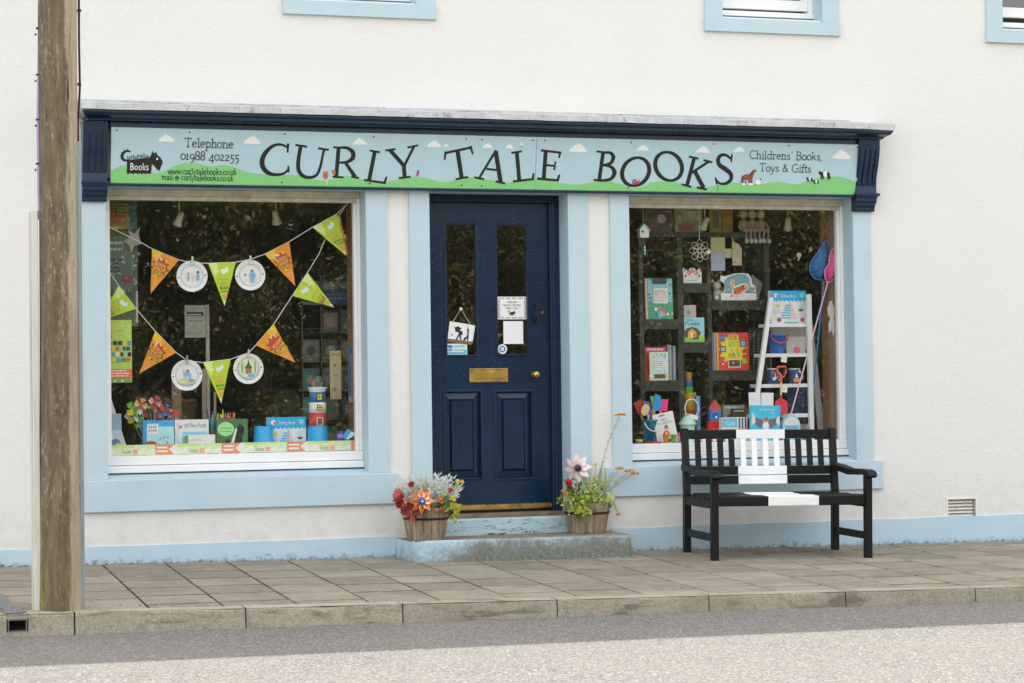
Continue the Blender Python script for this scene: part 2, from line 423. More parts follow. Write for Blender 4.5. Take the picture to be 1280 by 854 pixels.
    def stroke(s, pts, ws, m, smooth=False, conv=None, closed=False):
        if not isinstance(ws, (list, tuple)): ws = [ws]*len(pts)
        if smooth: pts, ws = catmull(pts, ws, closed)
        if conv: pass
        s.layer += 1; w = .00025*s.layer
        L, Rr = [], []
        n = len(pts)
        for i in range(n):
            if closed: a, b = pts[i-1], pts[(i+1) % n]
            else: a, b = pts[max(i-1, 0)], pts[min(i+1, n-1)]
            dx, dy = b[0]-a[0], b[1]-a[1]; l = math.hypot(dx, dy) or 1
            nx, ny = -dy/l*ws[i]/2, dx/l*ws[i]/2
            L.append((pts[i][0]+nx, pts[i][1]+ny)); Rr.append((pts[i][0]-nx, pts[i][1]-ny))
        vs = []
        for a, b in zip(L, Rr):
            for p in (a, b):
                p = conv(*p) if conv else p
                vs.append((p[0], p[1], w))
        k = n if closed else n-1
        return s.add(vs, [(2*i, 2*i+1, 2*((i+1) % n)+1, 2*((i+1) % n)) for i in range(k)], m)
    def text(s, t, u, v, h, m, width=None, align='C', rot=0, shear=0):
        vs, fs, x0, x1 = glyphs(t)
        k = h/.72; W_ = (x1-x0)*k; sx = 1.0
        if width: sx = width/W_ if W_ else 1; W_ = width
        off = {'C': -W_/2, 'L': 0, 'R': -W_}[align]
        s.layer += 1; w = s.step*s.layer
        o = []
        for a, b in vs:
            p = ((a-x0)*k*sx+off+shear*b*k, b*k)
            o.append((u+p[0]*cos(rot)-p[1]*sin(rot), v+p[0]*sin(rot)+p[1]*cos(rot), w))
        return s.add(o, fs, m)
    def build(s, name, parent=None, bev=0, label=None, cat=None, group=None, kind=None, seg=2, ang=40, loc=None):
        me = bpy.data.meshes.new(name)
        o0 = Vector(parent.get('_o', (0, 0, 0))) if parent else (Vector(loc) if loc is not None else s.o)
        me.from_pydata([tuple(p-o0) for p in s.v], [], s.f)
        for m_ in s.mats: me.materials.append(m_)
        me.polygons.foreach_set('material_index', s.mi); me.polygons.foreach_set('use_smooth', s.sm)
        me.update()
        o = bpy.data.objects.new(name, me); COL.objects.link(o)
        if parent: o.parent = parent; o['_o'] = tuple(o0)
        else: o.location = o0; o['_o'] = tuple(o0)
        if bev:
            b = o.modifiers.new('edge', 'BEVEL'); b.width = bev; b.segments = seg; b.limit_method = 'ANGLE'; b.angle_limit = rad(ang)
        tag(o, label, cat, group, kind)
        return o
def tag(o, label=None, cat=None, group=None, kind=None):
    for k, v in (('label', label), ('category', cat), ('group', group), ('kind', kind)):
        if v: o[k] = v
def thing(name, label, cat, loc=(0, 0, 0), group=None):
    o = bpy.data.objects.new(name, None); COL.objects.link(o); o.location = loc; o['_o'] = tuple(loc)
    o.empty_display_size = .1
    tag(o, label, cat, group)
    return o
def dup(o, dx, label=None, parent=None):
    """a copy of a thing and of its parts and sub-parts, moved by dx"""
    c = o.copy(); COL.objects.link(c)
    if parent: c.parent = parent
    else: c.location = Vector(o.location)+Vector(dx)
    if label: c['label'] = label
    for ch in o.children: dup(ch, (0, 0, 0), None, c)
    return c
def catmull(pts, ws, closed=False, k=4):
    n = len(pts); P, Wd = [], []
    rng = range(n) if closed else range(n-1)
    g = (lambda i: pts[i % n]) if closed else (lambda i: pts[min(max(i, 0), n-1)])
    for i in rng:
        a, b, c, d = g(i-1), g(i), g(i+1), g(i+2)
        for j in range(k):
            t = j/k
            P.append(tuple(.5*(2*b[q]+(c[q]-a[q])*t+(2*a[q]-5*b[q]+4*c[q]-d[q])*t*t+(3*b[q]-a[q]-3*c[q]+d[q])*t**3) for q in range(len(b))))
            Wd.append(ws[i % n]*(1-t)+ws[(i+1) % n]*t)
    if not closed: P.append(tuple(pts[-1])); Wd.append(ws[-1])
    return P, Wd
_gl = {}
def glyphs(t):
    if t in _gl: return _gl[t]
    c = bpy.data.curves.new('t', 'FONT'); c.body = t; c.size = 1.0; c.resolution_u = 2; c.fill_mode = 'FRONT'
    o = bpy.data.objects.new('t', c); COL.objects.link(o)
    dg = bpy.context.evaluated_depsgraph_get(); dg.update()
    me = bpy.data.meshes.new_from_object(o.evaluated_get(dg))
    vs = [(p.co.x, p.co.y) for p in me.vertices]; fs = [tuple(p.vertices) for p in me.polygons]
    bpy.data.objects.remove(o); bpy.data.curves.remove(c); bpy.data.meshes.remove(me)
    x = [p[0] for p in vs] or [0, 1]
    _gl[t] = (vs, fs, min(x), max(x)); return _gl[t]
def flatM(p, tilt=0, lean=0, turn=0):
    """matrix of an upright sheet at p that faces the street: tilt in its own plane, lean back, turn about the vertical"""
    return Matrix.Translation(Vector(p)) @ Matrix.Rotation(turn, 4, 'Z') @ Matrix.Rotation(pi/2-lean, 4, 'X') @ Matrix.Rotation(tilt, 4, 'Z')
# ------------------------------------------------------------------ ground, road, pavement
def sheet(name, xs, ys, zf, m, kind='structure'):
    mb = MB(); vs = [(x, y, zf(x, y)) for y in ys for x in xs]; n = len(xs)
    fs = [(j*n+i, j*n+i+1, (j+1)*n+i+1, (j+1)*n+i) for j in range(len(ys)-1) for i in range(n-1)]
    mb.add(vs, fs, m); return mb.build(name, kind=kind)
M['verge'] = mat_slab('rough_verge', (112, 112, 78), (144, 140, 104))
sheet('ground', [-300, -40, 40, 300], [-300, -40, -10.35, 40, 300], lambda x, y: -.42, M['verge'])
ROAD_FAR = -10.3
mb = MB()
xs = [-60+4*i for i in range(31)]
vs, fs = [], []
for x in xs:
    for y in (kerb_y(max(-12, min(12, x)))+.05, ROAD_FAR): vs.append((x, y, road_z(max(-14, min(14, x)), y)))
for i in range(len(xs)-1): fs.append((2*i, 2*i+1, 2*i+3, 2*i+2))
mb.add(vs, fs, M['asphalt']); mb.build('road', kind='structure')
sheet('verge', [-60, 60], [-60, ROAD_FAR], lambda x, y: -.05, M['verge'])
mb = MB(); mb.box(-60, 60, ROAD_FAR-.12, ROAD_FAR+.02, -.4, -.02, M['kerb']); mb.build('far_kerb', kind='structure')

# pavement: bedding plus individual paving slabs
pv = thing('pavement', None, None); tag(pv, kind='structure')
mb = MB()
vs, fs = [], []
xs = [-60, -14]+[-12+2*i for i in range(13)]+[14, 60]
for x in xs:
    xc = max(-12, min(12, x))
    for y in (.1, kerb_y(xc)): vs.append((x, y, pave_z(xc, y)-.0022))
for i in range(len(xs)-1): fs.append((2*i, 2*i+1, 2*i+3, 2*i+2))
mb.add(vs, fs, M['grout']); mb.build('bedding', pv)
SW = .4065
k0 = -12
rs = random.Random(3)
for k in range(k0, 26):
    xa = -2.83+SW*k
    xb = xa+SW
    skew = -.035*(1)                                     # the joints run a touch out of square
    yb = -.012; off = rs.uniform(.15, .41)
    first = True
    ye = kerb_y((xa+xb)/2)+.135
    while yb > ye+.05:
        ln = off if first else .415
        first = False
        yn = max(yb-ln, ye)
        if yn-ye < .10: yn = ye
        g = .0054
        dz = rs.uniform(-.0008, .0016); tx, ty = rs.uniform(-.003, .003), rs.uniform(-.0025, .0025)
        x0, x1, y0, y1 = xa+g, xb-g, yn+g*3.0, yb-g*3.0
        sh = lambda y: .022*y
        top = [(x0+sh(y0), y0), (x1+sh(y0), y0), (x1+sh(y1), y1), (x0+sh(y1), y1)]
        if yn == ye: top[0] = (top[0][0], kerb_y(x0)+.137); top[1] = (top[1][0], kerb_y(x1)+.137)
        cxm, cym = (x0+x1)/2, (y0+y1)/2
        zt = lambda p: pave_z(*p)+dz+(p[0]-cxm)*tx+(p[1]-cym)*ty
        if -7.5 < xa < 8:
            mb = MB(); mb.hexa([(p[0], p[1], zt(p)-.05) for p in top], [(p[0], p[1], zt(p)) for p in top], M['slab'])
            mb.build('paving_slab', pv, bev=.004, seg=1)
        yb = yn
# kerb stones
kb = thing('kerb', None, None); tag(kb, kind='structure')
def kx(px_, py_): return gnd(px_, py_).x
joints = [kx(95, 768), kx(305, 759), kx(504.5, 755.5), kx(696, 749.5), kx(877.5, 742), kx(1052, 738.5), kx(1218, 735)]
joints = [joints[0]-.92*i for i in (6, 5, 4, 3, 2, 1)]+joints+[joints[-1]+.92*i for i in (1, 2, 3, 4, 5, 6)]
DR = rc(9.5, 774, 34, 790, kerb_y(-3.6))
for i in range(len(joints)-1):
    a, b = joints[i]+.004, joints[i+1]-.004
    segs = [(a, b)]
    if a < DR[0] and b > DR[1]: segs = [(a, DR[0]-.006), (DR[1]+.006, b)]
    mb = MB()
    for (a_, b_) in segs:
        n = 8; L = []
        for j in range(n+1):
            x = a_+(b_-a_)*j/n
            y = kerb_y(x)+rs.uniform(-.003, .003); z = pave_z(x, kerb_y(x))+rs.uniform(-.002, .002)
            ch = rs.choice([.008, .010, .012, .010]) if not (rs.random() < .10) else .024
            L.append([(x, kerb_y(x)+.13, z+.003), (x, y+ch, z+.001), (x, y+ch*.25, z-ch*.35), (x, y-.002, z-ch*1.1), (x, y-.012, road_z(x, y)-.08), (x, kerb_y(x)+.13, road_z(x, y)-.08)])
        k = 6
        mb.add([p for r_ in L for p in r_], [(j*k+q, j*k+(q+1) % k, (j+1)*k+(q+1) % k, (j+1)*k+q) for j in range(n) for q in range(k)]+[tuple(range(k-1, -1, -1)), tuple(n*k+q for q in range(k))], M['kerb'])
    if len(segs) == 2:
        q0, q1 = DR[0]-.006, DR[1]+.006; yk0 = kerb_y(q0)
        mb.box(q0, q1, yk0+.001, yk0+.13, DR[3]+.0005, pave_z(q0, yk0)-.002, M['kerb']); mb.box(q0, q1, yk0-.010, yk0+.13, road_z(q0, yk0)-.08, DR[2]-.0005, M['kerb'])
    mb.build('kerb_stone', kb)
# drain outlet let into the kerb
yk = kerb_y(-3.6)
dr = thing('kerb_drain', 'small rectangular metal drain outlet set into the kerb by the timber pole', 'drain', ((DR[0]+DR[1])/2, yk, DR[2]))
mb = MB(); t = .007
x0, x1, z0, z1 = DR
mb.box(x0, x1, yk-.008, yk+.12, z1-t, z1, M['zinc']); mb.box(x0, x1, yk-.008, yk+.12, z0, z0+t, M['zinc'])
mb.box(x0, x0+t, yk-.008, yk+.12, z0+t, z1-t, M['zinc']); mb.box(x1-t, x1, yk-.008, yk+.12, z0+t, z1-t, M['zinc'])
mb.build('sleeve', dr)
mb = MB(); mb.box(x0+t, x1-t, yk+.10, yk+.118, z0+t, z1-t, M['iron']); mb.build('back', dr)
mb = MB()
c0, c1 = gnd(17, 768), gnd(0, 752)
mb.hexa([(c0.x-.05, c0.y+.02, pave_z(c0.x, c0.y)), (c0.x+.05, c0.y+.02, pave_z(c0.x, c0.y)), (c1.x+.04, c1.y+.35, pave_z(c1.x, c1.y+.35)), (c1.x-.06, c1.y+.35, pave_z(c1.x, c1.y+.35))],
        [(c0.x-.05, c0.y+.02, pave_z(c0.x, c0.y)+.006), (c0.x+.05, c0.y+.02, pave_z(c0.x, c0.y)+.006), (c1.x+.04, c1.y+.35, pave_z(c1.x, c1.y+.35)+.006), (c1.x-.06, c1.y+.35, pave_z(c1.x, c1.y+.35)+.006)], M['zinc'])
mb.build('cover_plate', dr)

# ------------------------------------------------------------------ the building
BL = thing('shop_building', 'white roughcast building with navy and light blue bookshop front', 'building', (0, 0, 0))
def holed(mb, x0, x1, z0, z1, holes, y0, y1, m, mj=None):
    """a slab in the X-Z plane from y0 (front) to y1 with rectangular openings"""
    xs = sorted({x0, x1, *[h[0] for h in holes], *[h[1] for h in holes]}); zs = sorted({z0, z1, *[h[2] for h in holes], *[h[3] for h in holes]})
    inh = lambda x, z: any(h[0] < x < h[1] and h[2] < z < h[3] for h in holes)
    for i in range(len(xs)-1):
        for j in range(len(zs)-1):
            a, b, c, d = xs[i], xs[i+1], zs[j], zs[j+1]
            if inh((a+b)/2, (c+d)/2): continue
            mb.add([(a, y0, c), (b, y0, c), (b, y0, d), (a, y0, d)], [(0, 1, 2, 3)], m)
            mb.add([(a, y1, c), (b, y1, c), (b, y1, d), (a, y1, d)], [(3, 2, 1, 0)], m)
    q = mj or m
    for a, b, c, d in holes:
        mb.add([(a, y0, c), (a, y0, d), (a, y1, d), (a, y1, c), (b, y0, c), (b, y0, d), (b, y1, d), (b, y1, c)], [(0, 1, 2, 3), (7, 6, 5, 4), (0, 3, 7, 4), (1, 5, 6, 2)], q)
    mb.add([(x0, y0, z0), (x0, y0, z1), (x0, y1, z1), (x0, y1, z0), (x1, y0, z0), (x1, y0, z1), (x1, y1, z1), (x1, y1, z0)], [(0, 3, 2, 1), (4, 5, 6, 7), (1, 2, 6, 5)], m)
    return mb
ZS = 2.504                                   # underside of the fascia
pil = dict(a=(105.9, 134), b=(459.2, 486.3), c=(513.5, 539), d=(712.2, 737.4), e=(764.8, 788.9), f=(1068.5, 1090.9))
PX = {k: (at(v[0], 430, -.02).x, at(v[1], 430, -.02).x) for k, v in pil.items()}
BZ0, BZ1 = .374, .584
LWX = (PX['a'][1], PX['b'][0]); RWX = (PX['e'][1], PX['f'][0]); DX = (PX['c'][1], PX['d'][0])
e = .03
UP = [(-1.589, -.527), (1.482, 2.544), (3.765, 4.827)]
UO = [(a+.135, b-.14, 3.80, 4.95) for a, b in UP]
XB0, XB1, EAVE = -9.0, 11.0, 5.72
holes = [(LWX[0]-e, LWX[1]+e+.01, .55, ZS+.06), (RWX[0]-e, RWX[1]+e+.01, .55, ZS+.06), (DX[0]-e, DX[1]+e, .05, ZS+.06)]+UO
VT = rc(1185, 624, 1220, 652, 0)
holes.append((VT[0], VT[1], VT[2], VT[3]))
mb = MB(); holed(mb, XB0, XB1, -.5, EAVE, holes, 0, .26, M['wall']); mb.build('front_wall', BL)
mb = MB()
mb.box(XB0, XB0+.25, .27, 8, -.5, EAVE, M['wall']); mb.box(XB1-.25, XB1, .27, 8, -.5, EAVE, M['wall']); mb.box(XB0, XB1, 8.01, 8.3, -.5, EAVE, M['wall'])
mb.build('side_and_rear_walls', BL)
mb = MB()
mb.add([(XB0-.2, -.25, EAVE), (XB1+.2, -.25, EAVE), (XB1+.2, 4.1, EAVE+3.2), (XB0-.2, 4.1, EAVE+3.2), (XB1+.2, 8.5, EAVE), (XB0-.2, 8.5, EAVE)], [(0, 1, 2, 3), (3, 2, 4, 5), (0, 5, 4, 1), (0, 3, 5), (1, 4, 2)], M['roof'])
mb.build('roof', BL)
# plinth band
sx0, sx1 = at(494, 680, 0).x, at(764, 664, 0).x
mb = MB()
for a, b in ((XB0, sx0), (sx1, XB1)):
    n = max(2, int((b-a)/.25))
    top = [(a+(b-a)*i/n, .150+rs.uniform(-.004, .004)) for i in range(n+1)]
    mb.prism([(a, -.4), (b, -.4)]+top[::-1], -.010, .0, M['plinth'], 1)
mb.build('plinth_band', BL)
# pilasters, each its own jamb into the opening
for k in 'abcdef':
    a, b = PX[k]
    z0 = BZ1-.0 if k in 'abef' else .13
    z1 = 2.41 if k in 'af' else ZS+.05
    mb = MB()
    mb.box(a, b, -.020, -.001, z0, ZS+.05, M['trim'])
    if k in 'ace': mb.box(b-.02, b, -.002, .21, z0-(.02 if k in 'ae' else 0), ZS+.05, M['trim'])
    else: mb.box(a, a+.02, -.002, .21, z0-(.02 if k in 'bf' else 0), ZS+.05, M['trim'])
    mb.build('pilaster', BL, bev=.004)
# sill bands
bands = [(at(104.5, 620, -.03).x, at(497.5, 610, -.03).x), (at(758, 602, -.03).x, at(1104.6, 593, -.03).x)]
for (a, b), (wa, wb) in zip(bands, (LWX, RWX)):
    mb = MB(); mb.box(a, b, -.030, -.001, BZ0, BZ1, M['trim']); mb.build('sill_band', BL, bev=.006)
    mb = MB(); mb.prism([(-.026, BZ1-.004), (-.026, BZ1+.002), (.14, .617), (.14, .55), (-.0015, .55), (-.0015, BZ1-.004)], wa+.001, wb-.001, M['trim'], 0); mb.build('sloping_sill', BL)
# white soffit strip under the fascia
mb = MB(); mb.box(-2.76, 2.64, -.055, -.0205, ZS+.003, ZS+.02, M['trim'])
for a, b in (LWX, RWX, DX): mb.box(a+.001, b-.001, -.019, .20, ZS+.004, ZS+.03, M['trim'])
mb.build('fascia_soffit', BL)

# ---- shop windows
def shop_window(X, left_vis, gl):
    w = MB(); c = M['cream']; wh = M['white']
    x0, x1 = X[0]+.001, X[1]-.001
    zt, zg, zb = ZS+.003, gl[1], gl[0]
    # outer moulding, then the inner bead set back
    w.box(x0, x1, .135, .20, zg+.030, zt, c)
    w.box(x0+.022, x1-.022, .150, .20, zg, zg+.0295, c)
    fr = w.build('shop_window', BL, bev=.004, label=None)
    for a_, c_, y_, t_ in ((x0, x0+.022, .136, zg+.0295), (x1-.022, x1, .136, zg+.0295), (x0+.0225, x0+.045, .151, zg-.0005), (x1-.045, x1-.0225, .151, zg-.0005)):
        s = MB(); s.box(a_, c_, y_, .199, zb, t_, wh); s.build('side_frame', fr, bev=.004)
    s = MB(); s.box(x0, x1-.0, .120, .199, .672, zb-.001, wh); s.build('bottom_rail', fr, bev=.005)
    s = MB(); s.box(x0, x1, .092, .198, .622, .669, wh); s.build('sill', fr, bev=.006)
    s = MB(); s.add([(x0+.04, .185, zb-.005), (x1-.04, .185, zb-.005), (x1-.04, .185, zg+.005), (x0+.04, .185, zg+.005)], [(0, 1, 2, 3)], M['glass']); s.build('pane', fr)
    return fr
LG, RG = (.735, 2.434), (.738, 2.427)
shop_window(LWX, False, LG); shop_window(RWX, True, RG)
# lining of the display bays and the room behind
def bay(X, g):
    b = M['brown']
    x0, x1 = X
    mb = MB(); mb.box(x0-.028, x0+.012, .262, .50, .5, 2.6, b); mb.build('side_lining', BL)
    n = 9
    for i in range(n):                                       # upright boards on the right-hand cheek
        ya = .202+.30*i/n
        mb = MB(); mb.box(x1-.012, x1+.028, ya+.0015, ya+.30/n-.0015, .5, 2.6, b); mb.build('lining_board', BL)
    mb = MB(); mb.box(x0-.01, x1+.01, .202, 1.02, .60, g[0]-.012, M['white']); mb.build('display_shelf', BL)
bay(LWX, LG); bay(RWX, RG)
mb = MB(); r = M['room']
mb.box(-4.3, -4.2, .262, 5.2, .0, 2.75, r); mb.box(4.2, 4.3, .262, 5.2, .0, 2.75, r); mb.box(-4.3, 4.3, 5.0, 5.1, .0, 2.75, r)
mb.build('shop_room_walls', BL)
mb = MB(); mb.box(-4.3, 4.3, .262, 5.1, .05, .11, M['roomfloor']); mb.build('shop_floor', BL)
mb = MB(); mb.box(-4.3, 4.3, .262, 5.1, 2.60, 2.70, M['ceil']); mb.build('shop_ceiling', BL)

# ---- door with its frame and steps
YC, YL = .170, .215
dz0, dzt = .262, ZS+.003
cx0, cx1 = DX[0]+.001, DX[1]-.001
lx0, lx1 = cx0+.052, at(689, 430, YC).x
zh = at(620, 253, YC).z
mb = MB(); nv = M['navy']
mb.box(cx0, lx0-.001, YC, YC+.09, dz0, zh, nv); mb.box(lx1+.001, cx1, YC, YC+.09, dz0, zh, nv); mb.box(cx0, cx1, YC-.001, YC+.089, zh+.001, dzt, nv)
mb.box(lx1+.020, lx1+.034, YC-.008, YC-.001, dz0, zh, nv)
mb.build('door_frame', BL, bev=.004)
gl_l, gl_r = rc(557.9, 281, 594.7, 444, YL), rc(621.3, 282, 658.4, 443, YL)
pn_l, pn_r = rc(556.5, 490, 601, 598, YL), rc(620, 490, 664.5, 598, YL)
mb = MB(); holed(mb, lx0, lx1, dz0+.018, zh-.002, [gl_l, gl_r, pn_l, pn_r], YL, YL+.04, nv)
door = mb.build('door', BL, bev=.003)
def moulding(parent, r_, w_, p):
    mb = MB(); x0, x1, z0, z1 = r_
    for i, (ww, pp) in enumerate(((w_, p*.5), (w_*.6, p))):
        mb.box(x0-ww, x1+ww, YL-pp, YL-.0005*(2-i), z1, z1+ww, nv); mb.box(x0-ww, x1+ww, YL-pp, YL-.0005*(2-i), z0-ww, z0, nv)
        mb.box(x0-ww, x0, YL-pp, YL-.0005*(2-i), z0, z1, nv); mb.box(x1, x1+ww, YL-pp, YL-.0005*(2-i), z0, z1, nv)
    return mb.build('panel_moulding', parent, bev=.002)
for r_ in (gl_l, gl_r, pn_l, pn_r): moulding(door, r_, .016, .010)
for r_ in (gl_l, gl_r):
    mb = MB(); mb.add([(r_[0]-.01, YL+.02, r_[2]-.01), (r_[1]+.01, YL+.02, r_[2]-.01), (r_[1]+.01, YL+.02, r_[3]+.01), (r_[0]-.01, YL+.02, r_[3]+.01)], [(0, 1, 2, 3)], M['glass']); mb.build('door_pane', door)
for r_, f in ((pn_l, rc(565, 501, 591, 587, YL)), (pn_r, rc(630, 500, 655, 586, YL))):
    mb = MB()
    x0, x1, z0, z1 = r_; a, b, c, d = f
    mb.add([(x0-.003, YL+.026, z0-.003), (x1+.003, YL+.026, z0-.003), (x1+.003, YL+.026, z1+.003), (x0-.003, YL+.026, z1+.003), (a-.012, YL+.018, c-.012), (b+.012, YL+.018, c-.012), (b+.012, YL+.018, d+.012), (a-.012, YL+.018, d+.012),
            (a, YL+.003, c), (b, YL+.003, c), (b, YL+.003, d), (a, YL+.003, d)],
           [(0, 1, 5, 4), (1, 2, 6, 5), (2, 3, 7, 6), (3, 0, 4, 7), (4, 5, 9, 8), (5, 6, 10, 9), (6, 7, 11, 10), (7, 4, 8, 11), (8, 9, 10, 11)], nv)
    mb.build('raised_panel', door)
lp = rc(586.5, 460.6, 634.7, 477.8, YL); lf = rc(593, 464.5, 629.5, 473, YL)
mb = MB(); br = M['brass']
mb.box(lp[0], lp[1], YL-.008, YL-.0005, lp[2], lp[3], br); mb.box(lf[0], lf[1], YL-.013, YL-.0085, lf[2], lf[3], br); mb.build('letter_plate', door, bev=.003)
k = at(670.8, 468.4, YL-.05)
mb = MB(); mb.M = Matrix.Translation((k.x, YL, k.z)) @ Matrix.Rotation(pi/2, 4, 'X')
mb.lathe([(0, .001), (.026, .001), (.026, .006), (.012, .010), (.011, .028), (.020, .034), (.028, .046), (.027, .058), (.016, .067), (0, .069)], (0, 0, 0), br, 18); mb.build('door_knob', door)
h = rc(666.4, 379.5, 671.4, 404.5, YL-.02)
mb = MB(); xm = (h[0]+h[1])/2
mb.box(h[0], h[1], YL-.006, YL-.0005, h[3]-.022, h[3], M['iron']); mb.box(h[0], h[1], YL-.006, YL-.0005, h[2], h[2]+.022, M['iron'])
mb.tube([(xm, YL-.006, h[3]-.011), (xm, YL-.034, h[3]-.018), (xm, YL-.042, (h[2]+h[3])/2), (xm, YL-.034, h[2]+.018), (xm, YL-.006, h[2]+.011)], .008, M['iron'], 8); mb.build('pull_handle', door)
k = at(678.5, 391.3, YL)
mb = MB(); mb.M = Matrix.Translation((k.x, YL, k.z)) @ Matrix.Rotation(pi/2, 4, 'X')
mb.lathe([(0, .012), (.009, .012), (.018, .007), (.019, .0005)], (0, 0, 0), mat_metal('old_bronze', (120, 92, 74), .5), 14); mb.build('lock_escutcheon', door)
mb = MB(); z_ = at(640, 636.5, YL-.02).z
mb.prism([(YL-.0005, z_), (YL-.030, z_+.003), (YL-.030, z_+.018), (YL-.012, z_+.036), (YL-.0005, z_+.040)], lx0+.004, lx1-.004, br, 0); mb.build('weather_bar', door)
mb = MB(); mb.box(DX[0]+.002, DX[1]-.002, .115, .26, .250, .279, mat_boards('bare_sill_wood', (112, 88, 68), (146, 118, 94), .8, 1, 14)); mb.build('door_sill', BL, bev=.004)
mb = MB(); mb.box(DX[0]+.0015, DX[1]-.0015, .006, .30, .10, .249, M['riser']); mb.build('upper_step', BL, bev=.008)
st = MB(); TZ = .139; yf = -.45
rr = .085
pts = [(sx0+.001, .02)]+[(sx0+.012+rr-rr*cos(t), yf+rr-rr*sin(t)) for t in [pi/2*i/6 for i in range(7)]]+[(sx1-.03, yf), (sx1-.012, yf+.02), (sx1-.001, .02)]
n = len(pts)
st.add([(x, y, -.12) for x, y in pts]+[(x, y, TZ+rs.uniform(-.003, .002)) for x, y in pts], [tuple(range(2*n-1, n-1, -1))[::-1]]+[(i, (i+1) % n, n+(i+1) % n, n+i) for i in range(n)], M['step'])
stone_step = st.build('door_step', BL, bev=.012, seg=3)

# ---- cornice, consoles
cz = [(.0, 3.066), (.27, 3.024), (.27, 2.980)]
def loft(mb, prof, m, xl=-2.967, xr=2.851, k=.5):
    vs = []
    for p, z in prof:
        d = (.27-p)*k if p > .001 else 0
        if p < .001: d = .012
        vs += [(xl+d, .0, z), (xl+d, -p, z), (xr-d, -p, z), (xr-d, .0, z)]
    fs = []
    for i in range(len(prof)-1):
        for j in range(3): fs.append((4*i+j, 4*(i+1)+j, 4*(i+1)+j+1, 4*i+j+1))
    L = len(vs)-4
    fs += [(L, L+3, L+2, L+1)]
    return mb.add(vs, fs, m)
mb = MB(); n = 64
X0_, X1_ = -2.967, 2.851
vs = []
for i in range(n+1):
    x = X0_+(X1_-X0_)*i/n
    j = rs.uniform(-.002, .002); q = rs.uniform(-.003, .003)
    for p, z in ((0, 3.066+q), (.255, 3.026+j), (.27, 3.021+j), (.272+j*.6, 2.982+j*.7), (.255, 2.984)): vs.append((x, -p, z))
mb.add(vs, [(5*i+k_, 5*(i+1)+k_, 5*(i+1)+k_+1, 5*i+k_+1) for i in range(n) for k_ in range(4)]+[(0, 1, 2, 3, 4), tuple(5*n+k_ for k_ in (4, 3, 2, 1, 0))], M['lead'])
for x in (-1.9, -.55, .62, 1.62, 2.36):
    mb.box(x-.006, x+.006, -.276, -.268, 2.984, 3.022, M['lead'])
mb.build('lead_flashing', BL)
mb = MB(); mb.box(-2.955, 2.62, -.012, -.001, 3.064, 3.076, M['lead']); mb.build('flashing_upstand', BL)
mb = MB(); loft(mb, [(.255, 2.979), (.255, 2.967), (.245, 2.962), (.235, 2.950), (.200, 2.940), (.180, 2.934), (.175, 2.928), (.175, 2.924), (.0, 2.923)], M['navy']); mb.build('cornice', BL)
mb = MB(); mb.box(-2.765, 2.645, -.115, -.001, 2.886, 2.9225, M['navy']); mb.build('frieze_board', BL)
mb = MB(); mb.box(-2.766, 2.642, -.076, -.056, ZS, 2.523, M['navy']); mb.build('fascia_rail', BL, bev=.003)
def console(xa, xb):
    prof = [(.082, 2.536), (.080, 2.59), (.086, 2.64), (.102, 2.69), (.122, 2.745), (.138, 2.80), (.146, 2.85), (.148, 2.922)]
    mb = MB(); nv = M['navy']
    mb.prism([(-p, z) for p, z in prof]+[(-.001, 2.922), (-.001, 2.536)], xa, xb, nv, 0)
    c = mb.build('console_bracket', BL)
    n = 4; w = (xb-xa)/n
    for i in range(n):
        mb = MB(); a, b = xa+w*i+.007, xa+w*(i+1)-.007
        pf = prof[1:-1]
        mb.prism([(-p-.010, z) for p, z in pf]+[(-p-.001, z) for p, z in pf[::-1]], a, b, nv, 0)
        mb.build('flute_rib', c, bev=.003)
    mb = MB()
    mb.box(xa-.012, xb+.018, -.106, -.001, 2.515, 2.535, nv); mb.box(xa-.004, xb+.006, -.096, -.001, 2.502, 2.5145, nv)
    mb.prism([(-.088, 2.5015), (-.088, 2.478), (-.076, 2.462), (-.060, 2.450), (-.050, 2.430), (-.050, 2.412), (-.044, 2.404), (-.001, 2.404), (-.001, 2.5015)], xa, xb, nv, 0)
    mb.build('console_foot', c, bev=.002)
console(PX['a'][0]-.012, PX['a'][1]+.004); console(PX['f'][0]-.002, PX['f'][1]+.018)

